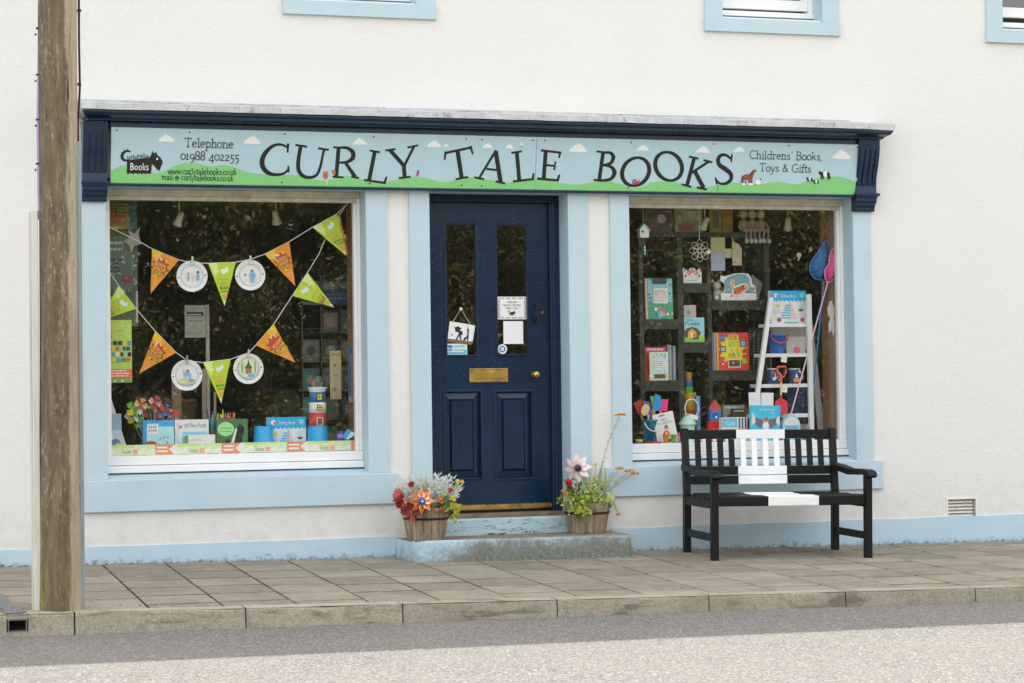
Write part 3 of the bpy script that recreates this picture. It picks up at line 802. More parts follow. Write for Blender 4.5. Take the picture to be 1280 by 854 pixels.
# ---- upper windows
for (a, b), (oa, ob, oz0, oz1), gap in zip(UP, UO, (0, .02, .045)):
    mb = MB(); t_ = M['trim']
    mb.box(a-.006, b+.006, -.026, -.001, 3.690, oz0-.015, t_)
    mb.box(a, oa, -.020, -.0012, oz0-.0145, oz1, t_); mb.box(ob, b, -.020, -.0012, oz0-.0145, oz1, t_); mb.box(a, b, -.020, -.0012, oz1+.001, oz1+.15, t_)
    mb.box(oa-.001, oa+.004, -.001, .14, oz0, oz1, t_); mb.box(ob-.004, ob+.001, -.001, .14, oz0, oz1, t_)
    mb.prism([(-.02, oz0-.014), (.16, oz0+.035), (.16, oz0-.014)], oa+.001, ob-.001, t_, 0)
    mb.build('window_surround', BL, bev=.003)
    mb = MB(); wh = M['white']; oa += .005; ob -= .005
    mb.box(oa, oa+.035, .12, .22, oz0+.04, oz1, wh); mb.box(ob-.035, ob, .12, .22, oz0+.04, oz1, wh); mb.box(oa, ob, .105, .22, oz0+.03, oz0+.068, wh); mb.box(oa+.036, ob-.036, .121, .219, oz1-.05, oz1, wh)
    w_ = mb.build('upper_window', BL, bev=.003)
    s0 = oz0+.070+gap; xa, xb = oa+.036, ob-.036
    mb = MB(); mb.box(xa, xb, .140, .180, s0, s0+.075, wh); mb.box(xa, xa+.045, .141, .179, s0+.0755, oz1-.055, wh); mb.box(xb-.045, xb, .141, .179, s0+.0755, oz1-.055, wh); mb.box(xa+.046, xb-.046, .141, .179, oz1-.10, oz1-.055, wh)
    mb.build('sash', w_, bev=.003)
    mb = MB(); mb.add([(xa+.04, .165, s0+.07), (xb-.04, .165, s0+.07), (xb-.04, .165, oz1-.09), (xa+.04, .165, oz1-.09)], [(0, 1, 2, 3)], M['glass']); mb.build('pane', w_)
    mb = MB(); mb.box(xa-.03, xb+.03, .235, .25, oz0-.0, oz1, M['room']); mb.build('dark_backing', w_)  # dark sheet added behind the sash, stands in for the unlit room
# ---- air vent low in the wall
mb = MB(); vx0, vx1, vz0, vz1 = VT
mb.box(vx0-.012, vx1+.012, -.004, -.001, vz1, vz1+.012, M['white']); mb.box(vx0-.012, vx1+.012, -.004, -.001, vz0-.012, vz0, M['white']); mb.box(vx0-.012, vx0, -.004, -.001, vz0, vz1, M['white']); mb.box(vx1, vx1+.012, -.004, -.001, vz0, vz1, M['white'])
mb.box(vx0+.0005, vx1-.0005, .055, .07, vz0, vz1, C((196, 184, 168), .9))
vent = mb.build('air_vent', BL)
rust = NB('rusty_white_louvre'); c_ = rust.coord(True); f_ = rust.noise(30, c_, 5, .7)
M['rust'] = rust.done(rust.mix(rust.mrange(f_, .58, .72), rgb((232, 227, 218)), rgb((160, 116, 82))), .8)
for i in range(6):
    z = vz0+.012+(vz1-vz0-.014)*i/6
    mb = MB(); mb.prism([(.012, z), (.045, z+.016), (.045, z+.021), (.012, z+.006)], vx0+.002, vx1-.018, M['rust'], 0); mb.build('slat', vent)
# ------------------------------------------------------------------ the painted sign
SB, ST = Vector((-2.763, -.066, 2.5245)), Vector((-2.763, -.132, 2.8835))
sv = (ST-SB).normalized(); su = Vector((1, 0, 0)); sw_ = su.cross(sv)
SH = (ST-SB).length; SL = 2.640+2.763
SM = Matrix(((su.x, sv.x, sw_.x, SB.x), (su.y, sv.y, sw_.y, SB.y), (su.z, sv.z, sw_.z, SB.z), (0, 0, 0, 1)))
def sp(px_, py_):
    d = ray(px_, py_); t = (SB-CAM).dot(sw_)/d.dot(sw_); p = CAM+d*t-SB
    return p.dot(su), p.dot(sv)
Q1 = lambda x, y: (x/3.881, 100+y/3.881)
Q2 = lambda x, y: (300+x/4, 120+y/4)
Q3 = lambda x, y: (600+x/4, 120+y/4)
Q4 = lambda x, y: (860+x/4, 120+y/4)
SG = thing('shop_sign', 'long sky blue and green painted shop sign with black curly serif letters above the windows', 'sign', SB)
skyc, grn, blk = C((182, 208, 220), .4, 'sign_sky_blue'), C((134, 206, 130), .4, 'sign_hill_green'), C((26, 26, 25), .4, 'sign_black')
wht = C((240, 240, 240), .4)
uj = sp(670, 200)[0]
for a, b in ((0, uj-.0012), (uj+.0012, SL)):
    mb = MB(M=SM); mb.slab([(a, 0), (b, 0), (b, SH), (a, SH)], .012, skyc); mb.build('board', SG, bev=.0015, seg=1)
hill = [Q1(*p) for p in ((545, 437), (580, 419), (615, 418), (680, 440), (745, 452), (800, 440), (860, 412), (910, 402), (960, 405), (1020, 420), (1080, 412), (1130, 420), (1190, 445))]+\
       [Q2(*p) for p in ((40, 380), (80, 388), (200, 396), (290, 396), (380, 419), (440, 420), (520, 403), (560, 405), (640, 426), (700, 435), (760, 425), (820, 408), (880, 405), (940, 412), (1000, 430), (1050, 428), (1130, 408), (1180, 408))]+\
       [Q3(*p) for p in ((5, 414), (60, 422), (130, 433), (200, 425), (270, 415), (330, 420), (400, 435), (480, 443), (540, 435), (600, 425), (650, 427), (700, 440), (760, 460), (800, 455), (860, 432), (910, 428), (960, 428), (1020, 440), (1070, 455), (1130, 458), (1190, 445))]+\
       [Q4(*p) for p in ((150, 445), (210, 432), (290, 440), (370, 440), (440, 430), (500, 437), (550, 442), (600, 425), (660, 410), (740, 402), (790, 412), (840, 435))]
hp = [sp(*p) for p in hill]; hp[0] = (.0, hp[0][1]-.01); hp[-1] = (SL, hp[-1][1])
for lo_, hi_, in ((-1, uj), (uj, 99)):
    mb = MB(M=SM)
    q = [p for p in hp if lo_ <= p[0] <= hi_]
    zj = [p for p in hp]
    def zat(u):
        for a, b in zip(hp, hp[1:]):
            if a[0] <= u <= b[0]: return a[1]+(b[1]-a[1])*(u-a[0])/(b[0]-a[0])
        return hp[-1][1]
    if lo_ > 0: q = [(uj+.0015, zat(uj))]+q
    else: q = q+[(uj-.0015, zat(uj))]
    q2, _ = catmull(q, [0]*len(q), k=3)
    for a, b in zip(q2, q2[1:]):
        mb.add([(a[0], .0005, .0004), (b[0], .0005, .0004), (b[0], b[1], .0004), (a[0], a[1], .0004)], [(0, 1, 2, 3)], grn)
    mb.build('painted_hills', SG)
LT = {  # letter: quadrant, list of strokes (points, widths, smooth)
 'C': (Q2, [([(238, 258), (205, 243), (165, 250), (128, 283), (110, 325), (118, 362), (145, 387), (182, 394), (218, 388), (241, 368)], [9, 11, 14, 20, 23, 22, 18, 14, 11, 9], 1), ([(240, 238), (238, 284)], [12, 8], 0), ([(241, 350), (243, 382)], [9, 9], 0)]),
 'U': (Q2, [([(304, 250), (292, 320), (293, 370), (315, 400), (350, 408), (383, 395), (401, 355), (411, 310), (420, 268)], [17, 18, 19, 17, 14, 13, 12, 11, 12], 1), ([(277, 245), (335, 254)], 10, 0), ([(391, 262), (444, 270)], 10, 0)]),
 'R': (Q2, [([(493, 258), (481, 405)], 18, 0), ([(463, 404), (518, 407)], 9, 0), ([(466, 257), (510, 259)], 9, 0), ([(492, 259), (535, 260), (564, 282), (562, 312), (532, 331), (489, 333)], [9, 14, 20, 20, 13, 8], 1), ([(524, 330), (576, 405)], [13, 18], 0), ([(556, 403), (595, 410)], 9, 0)]),
 'L': (Q2, [([(674, 278), (645, 425)], 18, 0), ([(648, 273), (700, 282)], 9, 0), ([(620, 420), (724, 435)], 10, 0), ([(720, 440), (733, 404)], [12, 8], 0)]),
 'Y': (Q2, [([(749, 270), (820, 350)], 18, 0), ([(870, 252), (823, 346)], 12, 0), ([(818, 338), (823, 405)], 18, 0), ([(726, 273), (778, 266)], 9, 0), ([(836, 258), (890, 247)], 9, 0), ([(794, 411), (853, 404)], 9, 0)]),
 'T': (Q2, [([(1024, 286), (1156, 258)], 11, 0), ([(1023, 320), (1028, 278)], [8, 11], 0), ([(1164, 292), (1152, 250)], [8, 11], 0), ([(1087, 272), (1108, 408)], 19, 0), ([(1078, 417), (1141, 405)], 9, 0)]),
 'A': (Q3, [([(80, 272), (-4, 410)], 11, 0), ([(78, 276), (103, 430)], 20, 0), ([(32, 365), (92, 371)], 9, 0), ([(-29, 407), (20, 416)], 9, 0), ([(78, 427), (126, 438)], 9, 0)]),
 'L2': (Q3, [([(184, 282), (196, 420)], 18, 0), ([(156, 285), (209, 277)], 9, 0), ([(164, 428), (264, 416)], 10, 0), ([(262, 421), (268, 387)], [11, 8], 0)]),
 'E': (Q3, [([(329, 275), (318, 415)], 18, 0), ([(304, 272), (396, 283)], 10, 0), ([(402, 278), (394, 311)], [11, 7], 0), ([(324, 345), (371, 350)], 9, 0), ([(377, 328), (371, 370)], 8, 0), ([(285, 413), (389, 422)], 10, 0), ([(386, 427), (397, 394)], [12, 8], 0)]),
 'B': (Q3, [([(616, 280), (596, 420)], 17, 0), ([(582, 277), (625, 283)], 9, 0), ([(568, 419), (610, 425)], 9, 0), ([(615, 283), (652, 285), (666, 307), (652, 337), (610, 346)], [9, 13, 19, 13, 8], 1), ([(610, 346), (652, 353), (672, 382), (652, 416), (595, 423)], [8, 13, 21, 14, 9], 1)]),
 'O': (Q3, [([(778+68*cos(2*pi*i/16+.15), 379+70*sin(2*pi*i/16)) for i in range(16)], [11+8*abs(cos(2*pi*i/16)) for i in range(16)], 2)]),
 'O2': (Q3, [([(943+67*cos(2*pi*i/16-.15), 352+71*sin(2*pi*i/16)) for i in range(16)], [11+8*abs(cos(2*pi*i/16)) for i in range(16)], 2)]),
 'K': (Q3, [([(1071, 310), (1035, 447)], 17, 0), ([(1044, 303), (1093, 314)], 9, 0), ([(1009, 442), (1057, 455)], 9, 0), ([(1146, 327), (1055, 386)], 11, 0), ([(1117, 321), (1161, 332)], 9, 0), ([(1072, 374), (1118, 460)], 18, 0), ([(1084, 457), (1133, 468)], 9, 0)]),
 'S': (Q3, [([(1253, 314), (1232, 297), (1205, 297), (1190, 318), (1198, 346), (1228, 367), (1253, 390), (1254, 418), (1230, 437), (1200, 438), (1182, 422)], [9, 11, 15, 18, 19, 20, 19, 17, 13, 10, 9], 1), ([(1260, 291), (1255, 330)], 8, 0), ([(1177, 408), (1184, 443)], 8, 0)]),
}
def letter(strokes, q, name='letter', m=blk, k=1.0, lab=None):
    mb = MB(M=SM); mb.layer = 3
    for pts, ws, smf in strokes:
        if not isinstance(ws, (list, tuple)): ws = [ws]*len(pts)
        cl = smf == 2
        if smf: pts, ws = catmull(pts, ws, cl)
        a = sp(*q(*pts[0])); b = sp(*q(pts[0][0]+10, pts[0][1])); sc = math.hypot(b[0]-a[0], b[1]-a[1])/10
        mb.stroke([sp(*q(*p)) for p in pts], [w*sc*k*1.10 for w in ws], m, closed=cl)
    return mb.build(name, SG, label=lab)
for kx_, (q, st_) in LT.items(): letter(st_, q)
# small hand-lettered lines with little serifs (units: capitals 10 high)
def ell(cx, cy, rx, ry, a0=0, a1=360, n=10): return [(cx+rx*cos(rad(a0+(a1-a0)*i/n)), cy+ry*sin(rad(a0+(a1-a0)*i/n))) for i in range(n+1)]
GT = {
 'T': (8, [[(0, 8.4), (.2, 10), (7, 10), (7.2, 8.4)], [(3.6, 10), (3.6, 0)], [(2.2, 0), (5, 0)]]),
 'C': (8, [ell(4.2, 5, 4, 5, 50, 318, 12)]), 'G': (9, [ell(4.2, 5, 4, 5, 50, 330, 12), [(7.8, 3), (7.8, 4.6), (5, 4.6)]]),
 'B': (7.4, [[(1.2, 0), (1.2, 10)], [(0, 10), (3.6, 10)]+ell(3.6, 7.7, 2.2, 2.3, 90, -90, 6), [(1.2, 5.4), (3.8, 5.4)]+ell(3.8, 2.7, 2.6, 2.7, 90, -90, 6)+[(0, 0)]]),
 'e': (5.8, [[(.4, 3.4), (4.9, 3.6)]+ell(2.7, 3.2, 2.3, 3, 10, 310, 10)]), 'c': (5.4, [ell(2.8, 3.1, 2.4, 3.1, 45, 315, 9)]),
 'l': (3.4, [[(.2, 10), (1.5, 10), (1.5, 0)], [(.3, 0), (2.8, 0)]]), 'i': (3.2, [[(.2, 6.1), (1.5, 6.1), (1.5, 0)], [(.3, 0), (2.8, 0)], [(1.3, 8.2), (1.6, 9)]]),
 'p': (6.4, [[(0, 6.2), (1.3, 6.2), (1.3, -3.6)], [(.2, -3.6), (2.6, -3.6)], ell(3.3, 3.1, 2.3, 3.1, 150, -150, 9)]),
 'b': (6.4, [[(0, 10), (1.3, 10), (1.3, 0)], ell(3.4, 3.1, 2.3, 3.1, 150, -150, 9)]), 'd': (6.6, [[(3.8, 10), (5, 10), (5, 0), (6, 0)], ell(2.8, 3.1, 2.4, 3.1, 30, 330, 9)]),
 'h': (6.8, [[(0, 10), (1.3, 10), (1.3, 0)], [(.2, 0), (2.5, 0)], [(1.3, 4.6), (2.4, 5.9), (4, 6.1), (5, 4.8), (5, 0)], [(4, 0), (6.2, 0)]]),
 'n': (6.8, [[(0, 6.2), (1.3, 6.2), (1.3, 0)], [(.2, 0), (2.5, 0)], [(1.3, 4.6), (2.4, 5.9), (4, 6.1), (5, 4.8), (5, 0)], [(4, 0), (6.2, 0)]]),
 'm': (9.6, [[(0, 6.2), (1.3, 6.2), (1.3, 0)], [(1.3, 4.6), (2.6, 6), (4.3, 5), (4.3, 0)], [(4.3, 4.6), (5.6, 6), (7.4, 5), (7.4, 0), (8.4, 0)]]),
 'r': (5, [[(0, 6.2), (1.3, 6.2), (1.3, 0)], [(.2, 0), (2.6, 0)], [(1.3, 4.4), (2.6, 6), (4.2, 5.8)]]),
 'o': (6, [ell(2.8, 3.1, 2.6, 3.1)]), 'a': (6, [[(.8, 5.2), (2.2, 6.2), (4, 5.4), (4, 0), (5.2, 0)], ell(2.3, 1.7, 1.8, 1.8, 30, 330, 8)]),
 'u': (6.6, [[(0, 6.2), (1.2, 6.2), (1.2, 1.4), (2.2, .1), (3.8, .5), (5, 2)], [(3.9, 6.2), (5, 6.2), (5, 0), (6, 0)]]),
 'y': (6.2, [[(.3, 6.2), (3, .4)], [(5.4, 6.2), (2.2, -2.8), (.6, -3.4)]]), 'k': (6.2, [[(0, 10), (1.3, 10), (1.3, 0)], [(4.6, 6), (1.3, 2.8)], [(2.5, 4), (5.2, 0)]]),
 'w': (8.6, [[(.2, 6.2), (2.1, 0), (4.1, 5.6), (6, 0), (8, 6.2)]]), 's': (5, [[(4, 5.4), (2.6, 6.2), (1, 5.4), (1.4, 3.9), (3.4, 2.6), (4, 1.2), (2.6, 0), (.6, .8)]]),
 't': (4, [[(1.5, 8.4), (1.5, .8), (2.2, 0), (3.6, .6)], [(0, 6.2), (3.4, 6.2)]]), 'f': (4, [[(4.2, 9.2), (3, 10), (1.6, 9), (1.6, 0)], [(.2, 6.2), (3.4, 6.2)], [(.4, 0), (3, 0)]]),
 '.': (2.4, [[(.6, 0), (1.5, .3)]]), ',': (2.6, [[(1.2, .6), (.6, -1.8)]]), "'": (2.4, [[(1.2, 10), (.8, 8)]]), ' ': (4, []),
 '@': (8, [ell(3.6, 3.1, 1.5, 1.8), [(5.1, 4.8), (5.1, 1.6), (6.6, 1.8)]+ell(3.7, 3.1, 3.6, 4, -10, 290, 12)]),
 '&': (8.4, [[(7, 4.6), (3.8, .2), (1.4, .2), (.5, 2.2), (2, 4.8), (4.6, 7.2), (3.6, 9.6), (1.8, 8.4), (2.4, 6), (7, 0)]]),
 '0': (6.4, [ell(2.9, 3.1, 2.7, 3.1)]), '1': (4.2, [[(.4, 5.2), (1.6, 6.2), (1.6, 0)], [(.3, 0), (3, 0)]]), '2': (5.8, [[(.6, 4.8), (2, 6.2), (4, 5.6), (4, 4), (.4, 0), (4.8, 0)]]),
 '4': (6.4, [[(4.2, -3.2), (4.2, 6), (.3, -.4), (5.8, -.4)]]), '5': (5.6, [[(4.6, 6.2), (1.4, 6.2), (1.1, 2.6), (3.2, 2.8), (4.4, 1), (3.4, -1.8), (.8, -3)]]),
 '8': (6, [ell(2.8, 7, 2.1, 2.5), ell(2.8, 2.3, 2.5, 2.3)]), '9': (6, [ell(2.8, 3.6, 2.3, 2.6), [(5, 3.2), (4.4, -1), (1.6, -3.2)]])}
def handline(txt, pa, pb, cap, sw=.95, m=blk):
    """one line of small lettering from pa to pb (picture points on the baseline), capitals cap picture-pixels high"""
    a, b = Vector(sp(*pa)), Vector(sp(*pb))
    h = Vector(sp(pa[0], pa[1]-cap))-a; h = h.length/10
    W_ = sum(GT[c][0] for c in txt); L = (b-a); kx_ = L.length/W_; d = L.normalized(); n_ = Vector((-d.y, d.x))
    mb = MB(M=SM); mb.layer = 6; x = 0
    for c in txt:
        if c == ' ' and mb.v: mb.build('painted_word', SG); mb = MB(M=SM); mb.layer = 6
        for st_ in GT[c][1]:
            mb.layer = 6 + (mb.layer-6) % 12
            q_ = [a+d*((x+p[0])*kx_)+n_*(p[1]*h) for p in st_]
            for s0, s1 in zip(q_, q_[1:]):
                e_ = (s1-s0).normalized()*sw*h*.25; mb.stroke([tuple(s0-e_), tuple(s1+e_)], sw*h*.86, m)
        x += GT[c][0]
    return mb.build('painted_word', SG)
handline('Telephone', (231, 183.6), (292, 185.3), 11, 1.0)
handline('01988 402255', (225.5, 199.3), (299.5, 201.2), 11.5, 1.0)
handline('www.curlytalebooks.co.uk', (209.5, 217.2), (296, 218.6), 7.2, 1.15)
handline('mail @ curlytalebooks.co.uk', (202, 224.4), (292, 226.6), 7.2, 1.15)
handline("Childrens' Books,", (936.8, 198.3), (1028, 200.6), 10, 1.0)
handline('Toys & Gifts', (949.3, 214), (1014, 215.8), 10, 1.0)
# clouds
def cloud(px_, py_, w):
    u, v = sp(px_, py_); k = Vector(sp(px_+w, py_)) - Vector((u, v)); k = k.length
    mb = MB(M=SM)
    P = [(-.5, -.12), (.5, -.12), (.44, -.02), (.3, .05), (.2, .08), (.12, .2), (.04, .27), (-.06, .25), (-.12, .14), (-.22, .12), (-.28, .02), (-.42, -.03)]
    cs = [(-.30, -.04, .13), (-.12, .06, .16), (.05, .12, .17), (.20, .02, .15), (.34, -.05, .10)]
    P = [(-.5, -.12), (.5, -.12)]+[(x_, max([-.11+.04*(1-abs(x_)/.5)]+[cy_+math.sqrt(max(0, r_*r_-(x_-cx_)**2)) for cx_, cy_, r_ in cs if abs(x_-cx_) < r_])) for x_ in [.5-.04*i for i in range(1, 25)]]
    f = random.choice((1, -1))
    P = [(a*f, b) for a, b in P]
    if f < 0: P = P[::-1]
    mb.layer = 2; mb.pg([(u+a*k, v+b*k) for a, b in P], wht); mb.build('painted_cloud', SG)
for c_ in ((208.2, 174.5, 22), (315.2, 177, 23), (449.5, 178.5, 19), (542.5, 181.5, 19), (557.5, 182.5, 8), (609.5, 183.3, 14), (637, 184.2, 11), (722.5, 186.8, 24), (803.8, 186.3, 16), (878.8, 188.6, 19), (923.8, 188, 15), (1052, 195.5, 25)): cloud(*c_)
def pic(name, q, items):
    mb = MB(M=SM); mb.layer = 6
    for pts, col_ in items: mb.pg([sp(*q(*p)) for p in pts], col_)
    return mb.build(name, SG)
dk, brn, red_, blu = blk, C((150, 78, 46), .5), C((205, 60, 50), .5), C((70, 130, 190), .5)
org = C((196, 106, 52), .5)
def el(cx, cy, rx, ry, n=10): return [(cx+rx*cos(2*pi*i/n), cy+ry*sin(2*pi*i/n)) for i in range(n)]
pic('painted_horse', Q4, [(el(298, 405, 27, 15), brn), ([(308, 400), (326, 372), (338, 366), (342, 376), (330, 384), (322, 412)], brn), ([(273, 400), (281, 402), (276, 432), (283, 446), (270, 446)], brn), ([(300, 410), (312, 410), (311, 446), (303, 446)], brn), ([(312, 408), (321, 405), (321, 446), (314, 446)], brn), ([(284, 412), (290, 412), (288, 440), (282, 440)], brn), ([(270, 398), (275, 400), (268, 436), (264, 430)], dk), ([(306, 396), (323, 370), (326, 373), (312, 398)], dk), ([(269, 436), (284, 436), (286, 447), (268, 447)], wht), ([(301, 436), (322, 436), (323, 447), (299, 447)], wht)])
pic('painted_sheep', Q4, [(el(349, 432, 14, 13), wht), (el(363, 415, 4, 4), dk), ([(340, 440), (343, 440), (343, 447), (340, 447)], dk)])
def cow(cx, cy, s):
    return [(el(cx, cy, 26*s, 14*s), dk), ([(cx-9*s, cy-14*s), (cx+9*s, cy-15*s), (cx+9*s, cy+14*s), (cx-9*s, cy+14*s)], wht), ([(cx-34*s, cy-15*s), (cx-18*s, cy-14*s), (cx-18*s, cy+4*s), (cx-28*s, cy+2*s)], dk)]+[([(cx+a*s, cy+8*s), (cx+(a+6)*s, cy+8*s), (cx+(a+6)*s, cy+24*s), (cx+a*s, cy+24*s)], dk) for a in (-22, -12, 12, 20)]
pic('painted_cow', Q4, cow(685, 392, 1.0)); pic('painted_cow', Q4, cow(608, 415, .55)); pic('painted_cow', Q4, cow(640, 428, .5))
pic('painted_squirrel', Q2, [(el(428, 400, 12, 17), org), (el(434, 382, 7, 6), org), (el(420, 392, 6, 14), org), ([(430, 415), (433, 415), (438, 445), (434, 445)], wht)])
pic('painted_bird', Q2, [(el(470, 383, 9, 11), org), (el(464, 375, 5, 5), org)])
pic('painted_chilli', Q2, [([(882, 378), (894, 376), (895, 390), (886, 402), (876, 402), (884, 392)], C((190, 50, 90), .5)), ([(884, 378), (892, 368), (896, 378)], C((50, 140, 70), .5))])
pic('painted_ship', Q3, [(el(778, 434, 19, 9), red_), (el(772, 424, 11, 9), blu), ([(790, 425), (797, 415), (797, 440), (790, 440)], red_)])
pic('painted_gull', Q3, [(el(206, 245, 8, 6), wht), ([(200, 242), (206, 226), (212, 242)], wht), ([(210, 244), (218, 238), (214, 248)], wht), ([(203, 250), (206, 250), (206, 256), (203, 256)], dk)])
# dog emblem with the shop's name on its back
D = [[(721, 378), (732, 366), (740, 342), (747, 359), (757, 348), (763, 364), (777, 376), (788, 393), (789, 404), (781, 420), (777, 433), (772, 443), (768, 434), (763, 439), (757, 428), (747, 416), (738, 406), (735, 420), (733, 456), (727, 451), (720, 457), (712, 452), (704, 457), (696, 452), (688, 457), (678, 452), (668, 456), (656, 451), (644, 456), (632, 451), (622, 456), (615, 453), (616, 389)]]
pic('dog_emblem', Q1, [(D[0], dk), (el(762, 383, 5, 5, 8), wht)])
letter([([(634, 350), (618, 344), (601, 352), (592, 368), (596, 384), (610, 391), (624, 389)], [7, 9, 12, 14, 13, 10, 6], 1)]+[([p, q_], [6, 1], 0) for p, q_ in (((618, 345), (620, 329)), ((606, 350), (600, 332)), ((598, 360), (586, 350)), ((594, 372), (583, 374)))], Q1, 'dog_tail')
def emb(t, x, y, h, m, sz, w):
    u, v = sp(*Q1(x, y)); u2, v2 = sp(*Q1(x+w, y)); hh = abs(sp(*Q1(x, y-h))[1]-v)
    mb = MB(M=SM); mb.layer = 9; mb.text(t, u, v, hh, m, width=u2-u, align='L'); mb.build('emblem_lettering', SG)
emb('urly', 617, 386, 27, dk, 0, 48); emb('tale', 664, 386, 35, dk, 0, 56); emb('Books', 632, 437, 36, wht, 0, 88)
for p in ((146, 162.8), (237, 165.3), (356, 167.7), (467, 171.2), (582.5, 173.6), (602.5, 174.6), (666, 175.6), (681, 175.8), (789, 178.4), (892, 180.3), (986, 182.2), (1071.5, 184.2), (352, 228), (462, 229.2), (577, 231.5), (602, 232.3), (785, 234.8)):
    mb = MB(M=SM); u, v = sp(*p); mb.layer = 5; mb.disc(u, v, .0055, dk); mb.build('screw_head', SG)
# ------------------------------------------------------------------ timber pole at the kerb
PY = -2.37
pxc = at(75.5, 766, PY).x; pzb = pave_z(pxc, PY)
PO = thing('timber_pole', 'weathered round timber utility pole with cables and conduits at the kerb', 'utility pole', (pxc, PY, pzb))
mb = MB()
prof = [(.119, -.05), (.117, .05), (.111, .35), (.106, .8), (.103, 1.4), (.102, 2.2), (.104, 3.0), (.102, 4.5), (.095, 7.2)]
fine = []
for (r0, z0), (r1, z1) in zip(prof, prof[1:]):
    n = max(1, int((z1-z0)/.12))
    fine += [(r0+(r1-r0)*i/n, z0+(z1-z0)*i/n) for i in range(n)]
fine.append(prof[-1])
rp = random.Random(11); N = 40
ph = [rp.uniform(0, 6.28) for _ in range(6)]
vs = []
for r_, z in fine:
    for j in range(N):
        a = 2*pi*j/N
        d = .0018*sin(5*a+ph[0]+.3*z)+.0012*sin(11*a+ph[1]-.2*z)+.0010*sin(19*a+ph[2]+.5*z)
        vs.append((pxc+.0040*max(0, z)+(r_+d)*cos(a), PY+(r_+d)*sin(a), pzb+z))
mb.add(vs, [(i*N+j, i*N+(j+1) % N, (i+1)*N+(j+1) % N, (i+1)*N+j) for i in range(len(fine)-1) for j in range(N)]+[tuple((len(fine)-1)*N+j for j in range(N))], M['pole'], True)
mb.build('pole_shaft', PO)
def pz(px_, y): return at(px_, y, PY).z
# right-hand conduit and the cable above it
xr = at(101, 500, PY-.01).x; zt = pz(101, 178)
mb = MB(); mb.prism([(xr-.011, PY-.03), (xr+.011, PY-.03), (xr+.013, PY-.018), (xr+.013, PY+.006), (xr-.011, PY+.006)], pzb-.03, zt, M['cond'], 2); mb.build('grey_conduit', PO, bev=.003)
mb = MB(); pts = [(xr-.001, PY-.012, zt-.05), (xr-.002, PY-.012, zt+.1), (at(99.5, 110, PY).x, PY-.012, pz(99, 110)), (at(98.6, 60, PY).x, PY-.012, pz(99, 60)), (at(98.2, 0, PY).x, PY-.012, pz(98, 0)), (pxc+.108, PY-.012, 7.0)]
mb.tube(pts, .0062, M['iron'], 8); mb.build('black_cable', PO)
for y in (106, 14):
    mb = MB(); z = pz(99, y); x = at(98.8, y, PY).x; mb.box(x-.012, x+.010, PY-.022, PY-.004, z-.006, z+.006, M['iron']); mb.build('cable_clip', PO)
# left-hand cream trunking with the lilac cable above it
xl0, xl1 = at(39.6, 560, PY-.02).x, at(49.6, 560, PY-.02).x
zt = pz(45, 263)
mb = MB()
tr_ = M['trunking']
mb.box(xl0+.006, xl1, PY-.035, PY+.005, pzb-.03, zt, tr_); mb.build('cream_trunking', PO, bev=.005)
mb = MB(); mb.box(xl0-.004, xl0+.0055, PY-.012, PY+.006, pzb-.03, zt-.01, tr_); mb.build('trunking_flange', PO)
mb = MB(); lil = C((176, 148, 190), .4, 'lilac_cable')
xa = at(47.2, 150, PY).x
mb.tube([(xa+.004, PY-.012, zt-.05), (xa+.001, PY-.012, zt+.08), (xa, PY-.012, pz(47, 150)), (at(48.6, 60, PY).x, PY-.012, pz(48, 60)), (at(49.0, 0, PY).x, PY-.012, pz(48, 0)), (pxc-.112, PY-.012, 7.0)], .0085, lil, 8); mb.build('lilac_cable', PO)
for y in (36, 94, 150, 205):
    mb = MB(); z = pz(47, y); x = at(47.4, y, PY).x
    mb.box(x-.012, x+.014, PY-.024, PY-.002, z-.004, z+.004, M['iron']); mb.build('cable_clip', PO)
    mb = MB(); mb.ball((x-.014, PY-.014, z-.034), .006, M['iron'], 8); mb.build('nail_head', PO)

# ------------------------------------------------------------------ bench
BO = gnd((857+1047)/2, 688.8); BO = Vector((BO.x, BO.y, pave_z(BO.x, BO.y)))
ba = rad(-4.9)
BM = Matrix.Translation(BO) @ Matrix.Rotation(ba, 4, 'Z') @ Matrix.Rotation(rad(.7), 4, 'Y')
BE = thing('garden_bench', 'black wooden slatted bench with a white painted band across its middle', 'bench', BO)
bb, bw = M['bblack'], M['bwhite']
WL, WR = -.172, .190
def plank(mb, x0, x1, y0, y1, z0, z1, band=True):
    cuts = [x0]+([WL, WR] if band else [])+[x1]
    ms = [bb, bw, bb] if band else [bb]
    for i in range(len(cuts)-1):
        a, b = cuts[i], cuts[i+1]
        v = [(x, y, z) for x in (a, b) for y in (y0, y1) for z in (z0, z1)]
        f = [(0, 4, 5, 1), (2, 3, 7, 6), (0, 2, 6, 4), (1, 5, 7, 3)]
        if i == 0: f.append((0, 1, 3, 2))
        if i == len(cuts)-2: f.append((4, 6, 7, 5))
        mb.add(v, f, ms[i])
HW = .575
def bl(y, z): return y
